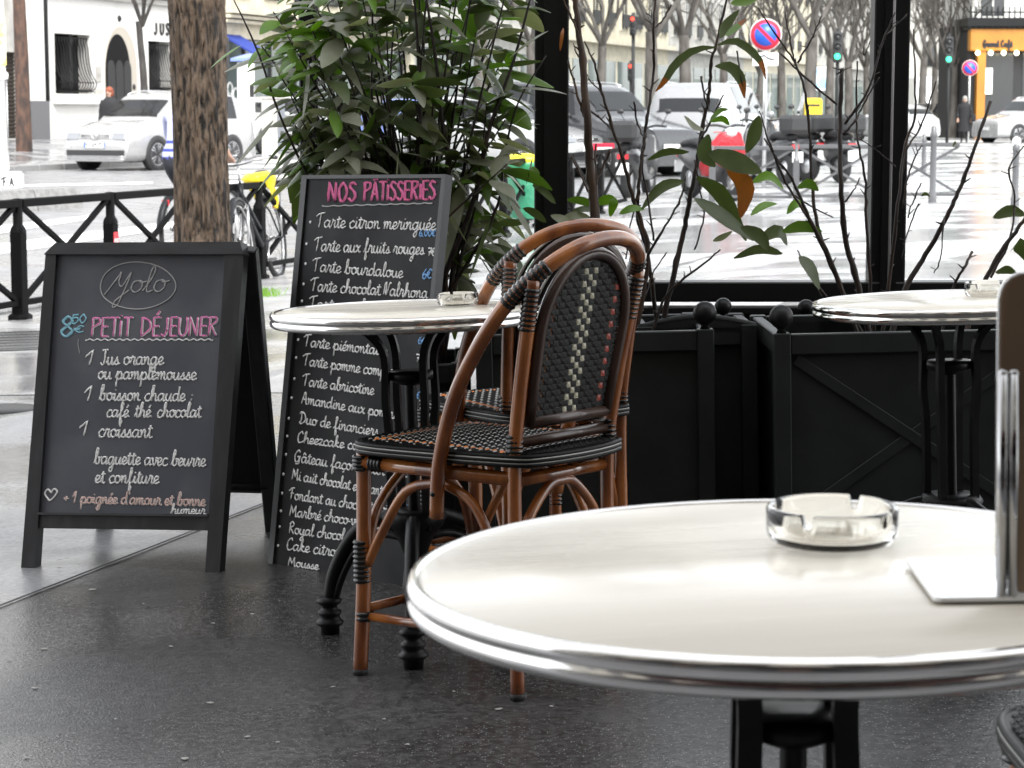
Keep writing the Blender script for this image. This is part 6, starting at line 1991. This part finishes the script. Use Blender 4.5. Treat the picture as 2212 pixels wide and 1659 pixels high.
for k in range(3): b.box((W3 / 2, -.14 - .06 * k, sz + .10 + .14 * k), (W3, .3 + .12 * k, .10), 0)
b.build('cornice', M['stone_cream'], s3.t)
b = MB(); b.add([(0.2, -.02, sz - .3), (1.5, -.02, sz - .3), (1.5, -1.0, sz - .85), (.2, -1.0, sz - .85), (0.2, -.02, sz - .36), (1.5, -.02, sz - .36), (1.5, -1.0, sz - .91), (.2, -1.0, sz - .91)], [(0, 1, 2, 3), (7, 6, 5, 4), (0, 4, 5, 1), (1, 5, 6, 2), (2, 6, 7, 3), (3, 7, 4, 0)], 0, False)
b.build('awning', mat('awning_blue', (0.015, 0.035, 0.22), .7), s3.t)

# rows of far stone fronts closing the boulevard
def stone_front(label, p, rz, W, storeys, m, dz=0):
    t = thing('apartment_house', label, 'apartment house', p, rz, 'stone apartment houses along the boulevard')
    b = MB(); Hh = 4.2 + storeys * 3.2
    b.box((W / 2, 5.05, Hh / 2), (W, 10, Hh), 0); wl_ = b.build('wall', m, t)
    b = MB(); fr, bl = MB(), MB()
    n = int(W / 2.5)
    for j in range(storeys):
        for i in range(n):
            x = (i + .5) * W / n; z = 4.9 + j * 3.2
            b.box((x, .035, z + 1.0), (1.15, .05, 2.1), 0)
            fr.box((x, .02, z + 1.0), (.08, .06, 2.1), 0)
            for s in (-1, 1): fr.box((x + s * .66, .0, z + 1.0), (.14, .10, 2.3), 0)
            fr.box((x, .0, z + 2.15), (1.6, .14, .14), 0)
            bl.box((x, -.10, z + .35), (1.3, .03, .62), 0)
    b.build('window', M['win_glass'], t)['kind'] = 'stuff'
    fr.build('trim', m, t); bl.build('balcony', M['black_iron'], t)
    b = MB()
    for i in range(n): b.box(((i + .5) * W / n, .03, 1.75), (W / n - .5, .06, 2.9), 0)
    b.build('shop_window', M['shop_glass'], t)
    b = MB(); b.box((W / 2, -.15, 4.1), (W, .5, .22), 0); b.box((W / 2, -.2, Hh), (W, .6, .35), 0); b.build('cornice', m, t)
    b = MB(); b.prism([(0, 0), (10, 0), (7.5, 3.2), (2.2, 3.2)], 0, W, 0, Matrix(((0, 0, 1, 0), (1, 0, 0, 0), (0, 1, 0, Hh + .17), (0, 0, 0, 1)))); b.build('roof', M['zinc'], t)
    return t
a4 = a3 + W3 + .05
for k, (w, st_, m) in enumerate(((18, 5, 'stone_grey'), (21, 5, 'stone_cream'), (19, 6, 'stone_grey'), (24, 5, 'stone_cream'), (26, 6, 'stone_grey'))):
    o = FO + FD * a4; o.z = B0
    stone_front(['grey stone apartment house next to the cream one, behind the leafy bush', 'cream apartment house with balconies, behind the leafy bush', 'tall grey apartment house behind the thick post', 'long cream apartment house behind the bare trees', 'farthest grey apartment house on the side with the white house'][k], o, FR, w, st_, M[m])
    a4 += w + .05
p = on_ground(1310, 215)
stone_front('wide pale apartment house closing the far end of the boulevard', Vector((p.x, p.y, 0)), R(-14), 40, 5, M['stone_cream'])
p = on_ground(1840, 190)
stone_front('pale apartment house behind the rightmost bare trees', Vector((p.x, p.y, 0)), R(8), 16, 6, M['stone_grey'])

# the orange corner shop
p = on_ground(2092, 96.0)
t = thing('orange_shop', 'corner shop with an orange fascia and pilaster under a pale upper storey with iron balconies', 'shop', p, R(2))
OX = lambda u: (at(u, 240, 96.0).x - p.x); OZ = lambda v: at(2100, v, 96.0).z - p.z
M['orange'] = mat('orange_paint', (0.40, 0.165, 0.014), .5, noise=(1.2, (0.33, 0.13, 0.012), .4, .7))
b = MB(); b.box((4.5, 3.1, OZ(50) / 2), (9, 5.6, OZ(50)), 0); b.build('wall', M['door_grey'], t)
b = MB(); b.box((4.5, .02, (OZ(62) + OZ(110)) / 2), (9.1, .5, OZ(62) - OZ(110)), 0, bev=.04); fs_ = b.build('fascia', M['orange'], t)
b = MB()
x = OX(2117)
for chh in 'Grand Café':
    ss_, ad = strokes(chh)
    for s in ss_: b.tube([(x + q[0] * .13, -.255, OZ(101) + q[1] * .13) for q in s], .035, 4)
    x += ad * .145
b.build('lettering', M['ink'], fs_)
b = MB(); b.box((OX(2117), .1, OZ(110) / 2), (OX(2126) - OX(2108), .4, OZ(110)), 0); b.build('pilaster', M['orange'], t)
for i in range(4):
    b = MB(); b.box((OX(2150) + i * 2.0, .28, OZ(110) * .53), (1.6, .04, OZ(110) * .9), 0); w_ = b.build('window', M['win_glass'], t)
    if i == 0:
        b = MB(); b.box((OX(2132), .2, OZ(175)), (.5, .03, 1.1), 0); b.build('menu_card', M['white_paint'], w_)
b = MB()
for i in range(12): b.sphere((OX(2106) + i * .55, -.27, OZ(112) - .05), .10, 8)
b.build('bulb_string', mat('bulb', (0.8, 0.75, .6), .3, emit=((1.0, .88, .62), 2.5)), t)
b = MB(); b.box((4.6, .9, OZ(48)), (9.6, 2.6, .35), 0); b.box((4.6, .9, OZ(57)), (9.4, 2.2, .3), 0)
for i in range(40): b.box((-.1 + i * .235, -.36, OZ(38)), (.05, .05, .9), 0)
b.box((4.6, -.36, OZ(27)), (9.5, .06, .06), 0); b.build('balcony', M['black_iron'], t)
b = MB(); b.box((4.6, 3.2, OZ(48) + 6), (8.8, 5, 12), 0); b.build('upper_wall', M['render_white'], t)
for i in range(4):
    for j in range(3):
        b = MB(); b.box((1.1 + i * 2.1, .69, OZ(30) + 1.0 + j * 3.4), (1.0, .03, 2.1), 0); w_ = b.build('upper_window', M['win_glass'], t)
        b = MB(); b.box((1.1 + i * 2.1, .67, OZ(30) + 1.0 + j * 3.4), (.07, .04, 2.1), 0); b.build('frame', M['render_white'], w_)

# ---------------------------------------------------------------- trees beyond
def bare_tree(seed, r=.17, trunk_h=3.2, m=None):
    rnd = random.Random(seed)
    t = thing('bare_tree', 'x', 'tree')
    b = MB(); bark_trunk(b, [(0, 0, -.1), (rnd.uniform(-.05, .05), 0, trunk_h * .5), (rnd.uniform(-.1, .1), .05, trunk_h)], [r * 1.25, r, r * .85], 18, .12, .012, 4.0)
    b.build('trunk', m or M['bark_far'], t)
    b = MB()
    for a in range(5):
        ang = a * 1.26 + rnd.uniform(-.3, .3)
        twigs(b, Vector((0, .03, trunk_h - .12)), Vector((math.cos(ang) * .55, math.sin(ang) * .55, 1)).normalized(), 2.1, r * .5, 4, rnd, 6, .62, .12, (2, 4))
    b.build('crown', m or M['bark_far'], t)
    return t
pa, pbt = bare_tree(31), bare_tree(32, .14, 2.7)
used = set()
TREES = [(1412, 58, 1.0, 'behind the tall thin shoots, with a grey trunk'), (1478, 66, 1.25, 'with the thickest pale trunk behind the drooping leaves'), (1746, 72, 1.15, 'to the side of the no-parking sign'), (1794, 86, 1.2, 'between two traffic lights'), (1834, 78, .9, 'close to the thick post'),
         (2058, 98, 1.15, 'by the green traffic light near the orange shop'), (1300, 96, 1.2, 'behind the brown-stemmed shrub'), (1352, 118, 1.3, 'with a rusty crown beyond the red lights'), (1560, 112, 1.2, 'behind the arching leaves'), (1640, 90, 1.0, 'behind the no-parking sign'),
         (1690, 128, 1.4, 'far off beyond the scooters'), (1870, 120, 1.3, 'hidden by the thick post'), (1990, 140, 1.4, 'far down the street beyond the dark car'), (2020, 120, 1.3, 'beside the orange shop street'), (1150, 80, 1.1, 'beside the middle post'), (800, 40, 1.1, 'seen forking above the leafy bush'),
         (1040, 60, 1.1, 'with a grey trunk behind the leafy bush'), (1250, 150, 1.5, 'far beyond the brown-stemmed shrub'), (1440, 150, 1.5, 'far down the boulevard behind the thin shoots')]
for i, (u, Y, s, where) in enumerate(TREES):
    src = (pa, pbt)[i % 2]
    o = src if i < 2 else copy_tree(src)
    p = on_ground(u, Y); o.location = p; o.scale = (s, s, s); o.rotation_euler = (0, 0, i * 1.9)
    o['group'] = 'bare street trees'; o['label'] = 'bare winter tree ' + where
# two trees on the far pavement
for (u, v, Y, lab, r, seed, sc, th) in ((50, 335, 52.0, 'reddish-barked tree trunk on the far pavement beside the pearl people carrier', .155, 41, 1.0, 4.6), (311, 200, 54.0, 'slim forked tree in front of the white house', .088, 42, 1.0, 3.15)):
    t = bare_tree(seed, r, th, M['bark_red'] if u < 100 else mat('bark_grey_dark', (.045, .04, .036), .8, noise=((6, 6, 2), (.02, .018, .016), .4, .6)))
    p = on_ground(u, Y); t.location = p; t['label'] = lab; t['group'] = 'bare street trees'

# ---------------------------------------------------------------- signs, lights, bollards
def disc(mb, r, y, x=0, z=0, mi=0, n=32, th=.01):
    mb.lathe([(0, 0), (r, 0), (r, th), (0, th)], n, mi, Matrix.Translation((x, y, z)) @ Matrix.Rotation(R(90), 4, 'X'))
SIGN_RED = mat('sign_red', (0.62, 0.02, 0.05), .35); SIGN_BLUE = mat('sign_blue', (0.02, 0.10, 0.55), .35)
def no_parking(label, u, v, Y, D, plate=True):
    p = on_ground(u, Y); zc = at(u, v, Y).z - p.z
    t = thing('no_parking_sign', label, 'road sign', p, R(-6) , 'no-parking signs')
    b = MB(); b.tube([(0, .03, 0), (0, .03, zc + D * .52)], .033, 10); b.build('pole', M['steel'], t)
    r = D / 2
    b = MB(); disc(b, r, 0, 0, zc); fc = b.build('face', M['white_paint'], t)
    b = MB(); disc(b, r * .95, -.009, 0, zc); b.build('red_ring', SIGN_RED, fc)
    b = MB(); disc(b, r * .70, -.018, 0, zc); b.build('blue_field', SIGN_BLUE, fc)
    b = MB(); b.box((0, -.031, zc), (r * 1.42, .006, r * .22), 0, Matrix.Rotation(R(45), 3, 'Y')); b.build('red_bar', SIGN_RED, fc)
    if plate:
        b = MB(); b.box((.0, 0, zc - r - .13), (.40, .015, .20), 0); pl = b.build('plate', M['white_paint'], t)
        b = MB(); b.tube([(-.13, -.012, zc - r - .10), (-.02, -.012, zc - r - .07), (.05, -.012, zc - r - .12), (.14, -.012, zc - r - .14)], .012, 4); b.build('pictogram', M['ink'], pl)
no_parking('large no-parking sign with a white plate below it, before the bare trees', 1652, 75, 35.5, .50)
no_parking('small far no-parking sign beside the orange shop', 2093, 147, 88.0, .62, False)
def lens_mat(name, c, e): return mat(name, (c[0] * .2, c[1] * .2, c[2] * .2), .3, emit=(c, e))
L_ON = {'g': lens_mat('lens_green_lit', (0.05, 1.0, 0.42), 1.1), 'r': lens_mat('lens_red_lit', (1.0, 0.07, 0.04), 0.9)}
L_OFF = mat('lens_off', (.02, .02, .02), .3)
def traffic_light(label, u, v, Y, state, sc=1.0):
    """(u, v): the lit lens"""
    p = on_ground(u, Y); q = at(u, v, Y)
    t = thing('traffic_light', label, 'traffic light', p, R(-10), 'traffic lights')
    zl = q.z - p.z; zc = zl + (.3 * sc if state == 'g' else -.3 * sc)
    b = MB(); b.tube([(0, .12, 0), (0, .12, zc + .6 * sc)], .05, 8); b.build('pole', M['door_grey'], t)
    b = MB(); b.box((0, 0, zc), (.30 * sc, .2, .98 * sc), 0, bev=.05)
    hs = b.build('housing', M['dark_trim'], t)
    for k, zz in enumerate((zc + .3 * sc, zc, zc - .3 * sc)):
        on = (state == 'r' and k == 0) or (state == 'g' and k == 2)
        b = MB(); disc(b, .095 * sc, -.105, 0, zz, 0, 20); b.build('lens', L_ON[state] if on else L_OFF, hs)
        b = MB(); b.tube([(.13 * sc * math.cos(R(a)), -.14, zz + .13 * sc * math.sin(R(a))) for a in range(10, 175, 15)], .02, 4); b.build('hood', M['dark_trim'], hs)
traffic_light('green traffic light between bare trunks, the one nearer the no-parking sign', 1807, 122, 62, 'g', .85)
traffic_light('green traffic light on the side of the orange shop', 2047, 128, 76, 'g', .95)
traffic_light('red traffic light hanging before the rusty tree crown, the upper one', 1366, 41, 64, 'r', .6)
traffic_light('low red traffic light beneath the other red one', 1362, 143, 66, 'r', .55)
traffic_light('green light showing between the stout trunk and the leafy bush', 485, 139, 58, 'g', .9)
def bollard(label, u, v0, v1, ball=False):
    p = gp(u, v1); h_ = at(u, v0, p.y).z - p.z
    t = thing('bollard', label, 'bollard', p, 0, 'bollards on the corner pavement')
    b = MB(); b.lathe([(.055, 0), (.055, .1), (.042, .13), (.040, h_ - .16), (.048, h_ - .14), (.048, h_ - .10), (.036, h_ - .08)] + ([(.03, h_ - .07)] if ball else [(.034, h_ - .01), (.02, h_)]), 16); b.build('post', M['iron_wet'], t)
    if ball:
        b = MB(); b.sphere((0, 0, h_ - .03), .055, 14); b.build('ball', M['white_paint'], t)
bollard('slim grey bollard alone on the bright wet pavement', 2014, 272, 438)
bollard('white-topped bollard in front of the white off-road car', 2192, 300, 446, True)
bollard('thin dark bollard farther off, close to the thick post', 1995, 290, 372)

# litter bin with a green bag
p = on_ground(1138, 26.0)
t = thing('litter_bin', 'hooped litter bin with a yellow lid and a green bag, beside the middle post', 'litter bin', p)
zt_ = at(1128, 350, 26.0).z - p.z
b = MB(); b.lathe([(.20, .12), (.23, .3), (.24, zt_ - .1), (.22, zt_ - .06)], 18); b.build('bag', mat('bag_green', (0.03, 0.20, 0.11), .35, bump=(9, .6, .04)), t)
b = MB(); b.lathe([(.25, zt_ - .09), (.27, zt_ - .04), (.25, zt_)], 20); b.build('hoop', mat('hoop_green', (0.02, 0.20, 0.08), .4), t)
b = MB(); b.lathe([(.24, zt_ + .0), (.26, zt_ + .03), (.18, zt_ + .09), (0, zt_ + .10)], 20); b.build('lid', mat('lid_yellow', (0.75, 0.62, 0.02), .4), t)
b = MB(); b.tube([(0, .26, 0), (0, .26, zt_)], .03, 8); b.build('post', M['iron_wet'], t)
# parking meter, letter box, poster panel
p = on_ground(532, 56.0)
t = thing('parking_meter', 'white parking meter with a tilted blue solar top, behind the white hatchback', 'parking meter', p, FR)
b = MB(); b.box((0, 0, 1.15), (.42, .30, 2.3), 0, bev=.03); b.build('case', M['white_paint'], t)
b = MB(); b.box((.05, 0, 2.42), (1.0, .4, .07), 0, Matrix.Rotation(R(-8), 3, 'Y')); b.build('solar_top', mat('solar_blue', (.20, .28, .62), .3), t)
b = MB(); b.box((0, -.155, 1.6), (.24, .02, .3), 0); b.build('screen', M['door_grey'], t)
p = on_ground(590, 54.0)
t = thing('utility_cabinet', 'grey street cabinet on the far pavement beside the white hatchback', 'utility cabinet', p, FR)
b = MB(); b.box((0, 0, .75), (.5, .4, 1.5), 0, bev=.02); b.build('case', M['stone_grey'], t)
b = MB(); b.box((0, 0, 1.52), (.54, .44, .05), 0); b.build('cap', M['stone_grey'], t)
b = MB(); b.box((0, -.205, .8), (.42, .015, 1.2), 0); b.build('door', M['zinc'], t)
p = on_ground(1756, 58.0)
t = thing('letter_box', 'yellow letter box on the pavement beyond the scooters', 'letter box', p)
z0_, z1_ = at(1756, 254, 58).z - p.z, at(1756, 212, 58).z - p.z
b = MB(); b.box((0, 0, (z0_ + z1_) / 2), (.44, .36, z1_ - z0_), 0, bev=.05); b.build('box', mat('post_yellow', (.72, .52, .02), .4), t)
b = MB(); b.box((0, -.185, z1_ - .18), (.3, .02, .05), 0); b.build('slot', M['dark_trim'], t)
b = MB(); b.tube([(0, 0, 0), (0, 0, z0_)], .08, 8); b.build('leg', M['door_grey'], t)
p = on_ground(1770, 100)
t = thing('poster_panel', 'lit blue and white poster panel among the far tree trunks', 'poster panel', p)
zc_ = at(1770, 170, 100).z - p.z
b = MB(); b.box((0, 0, zc_), (.62, .14, 1.05), 0, bev=.03); b.build('frame', M['white_paint'], t)
b = MB(); b.box((0, -.075, zc_), (.48, .01, .85), 0); b.build('poster', mat('poster_blue', (.25, .50, .75), .4, noise=(3, (.6, .7, .8), .45, .6)), t)
b = MB(); b.tube([(0, 0, 0), (0, 0, zc_ - .5)], .07, 8); b.build('leg', M['door_grey'], t)

# ---------------------------------------------------------------- traffic and parked cars seen through the screen
def more_car(src, u, Y, rz, label, col=None, grp='cars in the street'):
    o = copy_tree(src); put_car(o, u, Y, rz); o['label'] = label; o['group'] = grp
    if col:
        P = paint(*col)
        for ch in o.children:
            if ch.name.split('.')[0] in ('body', 'wing_mirror'):
                ch.data = ch.data.copy(); ch.data.materials[0] = P
    return o
suv = car('white off-road car with black wheel arches, its rear corner beside the walker in black', ('white', (0.36, 0.36, 0.36)), 4.5, 1.88, 1.72, 'suv', False)
put_car(suv, 2128, 84.0, R(25)); suv['group'] = 'cars in the street'
A = rzk
more_car(suv, 1595, 47.0, A + R(180), 'grey off-road car seen from behind under the drooping brown-tipped leaf', ('silver', (.25, .25, .255)))
more_car(c2, 1275, 40.0, A + R(75), 'white car standing across the junction behind the brown-stemmed shrub', ('white', (0.36, 0.36, 0.36)))
more_car(suv, 1455, 40.5, A + R(62), 'dark grey off-road car behind the black scooter with a top case', ('anthracite', (.035, .035, .038)))
more_car(c2, 1120, 45.0, A + R(70), 'blue-flanked pale car half hidden by the middle post and the bush', ('blue', (.10, .16, .42)))
more_car(c1, 1705, 74.0, A + R(95), 'silver car crossing beyond the scooters', ('silver', (.25, .25, .255)))
more_car(suv, 2012, 118.0, R(-72), 'dark car with red tail lights driving away down the street', ('black', (.015, .015, .016)))
more_car(c1, 1962, 128.0, R(-72), 'dark car beside the thick post, driving away beyond another dark car', ('anthracite', (.035, .035, .038)))
more_car(c2, 1860, 92.0, R(-60), 'red-lamped white car partly hidden by the thick post', ('white', (0.36, 0.36, 0.36)))
more_car(c2, 1530, 82.0, A + R(180), 'small white car far behind the arching leaves', ('white', (0.36, 0.36, 0.36)))
more_car(c1, 1335, 78.0, A + R(180), 'pale people carrier far behind the brown-stemmed shrub', ('pearl', (0.30, 0.30, 0.30)))
# white lorry
p = on_ground(2014, 150)
t = thing('lorry', 'white box lorry far down the street beyond the dark car', 'lorry', p, R(18))
b = MB(); b.box((0, 3.2, 2.0), (2.3, 6.0, 2.9), 0, bev=.05); b.build('box_body', M['white_paint'], t)
b = MB(); b.box((0, 3.2, .5), (2.2, 6.0, .35), 0)
for y in (1.4, 5.2):
    for s in (-1, 1): b.lathe([(0, -.15), (.45, -.15), (.45, .15), (0, .15)], 18, 0, Matrix.Translation((s * .95, y, .45)) @ Matrix.Rotation(R(90), 4, 'Y'))
b.build('chassis', M['dark_trim'], t)
for s in (-1, 1):
    b = MB(); b.box((s * .9, .14, .75), (.3, .06, .2), 0); b.build('tail_light', M['red_lens'], t)

# ---- scooters
def scooter(label, body, shield=True, case=True, cover=None, group='parked scooters'):
    t = thing('scooter', label, 'scooter', group=group)
    for x, r in ((0, .27), (1.32, .27)):
        b = MB(); b.lathe([(.12, -.05), (r - .03, -.065), (r, -.03), (r, .03), (r - .03, .065), (.12, .05)], 24, 0, Matrix.Translation((x, 0, r)) @ Matrix.Rotation(R(90), 4, 'X'))
        wh = b.build('wheel', M['rubber'], t)
        b = MB(); b.lathe([(0, -.055), (.14, -.05), (.14, .05), (0, .055)], 16, 0, Matrix.Translation((x, 0, r)) @ Matrix.Rotation(R(90), 4, 'X')); b.build('rim', M['alloy'], wh)
    def loft(secs, m, name):
        b = MB(); n = 14; vs, fs = [], []
        for (x, z, w, hgt) in secs:
            for k in range(n):
                a = 2 * math.pi * k / n
                vs.append((x, w * math.cos(a), z + hgt * math.sin(a)))
        for i in range(len(secs) - 1):
            for k in range(n): fs.append((i * n + k, i * n + (k + 1) % n, (i + 1) * n + (k + 1) % n, (i + 1) * n + k))
        fs.append(list(range(n))[::-1]); fs.append([(len(secs) - 1) * n + k for k in range(n)])
        b.add(vs, fs, 0, True); return b.build(name, m, t)
    loft([(-.32, .66, .08, .06), (-.2, .64, .15, .13), (.1, .58, .19, .19), (.4, .50, .18, .22), (.6, .36, .16, .10), (.85, .30, .17, .06), (1.0, .36, .18, .10)], body, 'tail_body')
    loft([(1.0, .32, .19, .08), (1.08, .55, .22, .12), (1.14, .78, .20, .12), (1.16, .93, .13, .08)], body, 'front_shield')
    b = MB(); b.tube(spline([(-.25, 0, .76), (0, 0, .78), (.25, 0, .80), (.45, 0, .74)], 4), [.08, .11, .13, .14, .14, .14, .14, .14, .13, .13, .12, .11, .09], 10, flat=.5); b.build('seat', M['rubber'], t)
    b = MB(); b.tube([(1.12, 0, .9), (1.32, 0, .27)], .035, 8); b.tube(spline([(.98, -.34, 1.04), (1.06, -.15, 1.05), (1.10, 0, 1.02), (1.06, .15, 1.05), (.98, .34, 1.04)], 4), .018, 8)
    for s in (-1, 1): b.tube([(1.03, s * .26, 1.05), (1.0, s * .36, 1.24)], .007, 5); b.sphere((1.0, s * .36, 1.26), .055, 8, 0, (.4, 1, .7))
    b.build('handlebar', M['dark_trim'], t)
    b = MB(); b.sphere((1.21, 0, .95), .09, 10, 0, (.6, 1.1, .8)); b.build('headlight', M['lamp_glass'], t)
    b = MB(); b.box((-.34, 0, .62), (.03, .16, .07), 0); b.build('tail_light', M['red_lens'], t)
    b = MB(); b.box((-.38, 0, .45), (.012, .19, .17), 0); b.build('number_plate', M['plate_white'], t)
    if shield:
        b = MB(); vs, fs = [], []
        for i in range(6):
            for k in range(7):
                a = (k - 3) / 3
                vs.append((1.17 - .16 * i / 5 - .09 * a * a, a * (.24 - .05 * abs(i - 2) / 3), 1.0 + .5 * i / 5))
        for i in range(5):
            for k in range(6): fs.append((i * 7 + k, i * 7 + k + 1, (i + 1) * 7 + k + 1, (i + 1) * 7 + k))
        b.add(vs, fs, 0, True); b.build('windshield', M['pane'], t)
    if case:
        b = MB(); b.box((-.28, 0, .98), (.40, .44, .30), 0, bev=.06); b.build('top_case', M['dark_trim'], t)
    if cover:
        b = MB(); vs, fs = [], []
        n = 20
        for i, (x, z, w, hh) in enumerate(((.62, .44, .20, .16), (.80, .50, .25, .22), (1.0, .62, .28, .26), (1.16, .74, .26, .22), (1.24, .84, .17, .14))):
            for k in range(n):
                a = 2 * math.pi * k / n; wv = 1 + .08 * math.sin(a * 5 + i)
                vs.append((x, w * wv * math.cos(a), z + hh * wv * math.sin(a)))
        for i in range(4):
            for k in range(n): fs.append((i * n + k, i * n + (k + 1) % n, (i + 1) * n + (k + 1) % n, (i + 1) * n + k))
        fs.append(list(range(n))[::-1]); fs.append([4 * n + k for k in range(n)])
        b.add(vs, fs, 0, True); b.build('apron', cover, t)
    return t
SC_BLACK = mat('scooter_black', (.02, .02, .022), .3, coat=.5)
def put(o, u, Y, rz, label=None):
    o.location = on_ground(u, Y); o.rotation_euler = (0, 0, rz)
    if label: o['label'] = label
    return o
s1 = scooter('black scooter with a top case, its white number plate towards the camera', SC_BLACK); put(s1, 1358, 32.5, A + R(2))
s2 = scooter('scooter with a bright red leg apron, facing the camera behind the brown-tipped leaves', mat('scooter_grey', (.06, .06, .065), .35, coat=.4), True, False, mat('apron_red', (.42, .012, .022), .45, bump=(14, .6, .03))); put(s2, 1496, 32.8, R(-68))
for u, Y, rz, lab in ((1700, 37, A + R(40), 'dark scooter in the row behind the grey corner barriers, nearest the letter box'), (1748, 38, A + R(48), 'dark scooter in the row behind the leafless shrub'), (1818, 37.5, A + R(42), 'dark scooter at the end of the row close to the thick post'), (1440, 62, A + R(60), 'distant scooter parked under the thin shoots'), (1480, 62, A + R(60), 'distant scooter parked below the thick pale trunk')):
    put(copy_tree(s1), u, Y, rz, lab)
p = on_ground(1304, 33.5)
t = thing('barrier_sign', 'small red and white notice board standing by the barrier behind the brown-stemmed shrub', 'notice board', p)
z_ = at(1304, 320, 33.5).z - p.z
b = MB(); b.box((0, 0, z_), (.32, .02, .14), 0, bev=.005); pn = b.build('panel', SIGN_RED, t)
b = MB(); b.box((.02, -.012, z_ - .01), (.22, .006, .045), 0); b.build('strip', M['white_paint'], pn)
b = MB(); b.tube([(0, .02, 0), (0, .02, z_)], .02, 6); b.build('stake', M['iron_wet'], t)
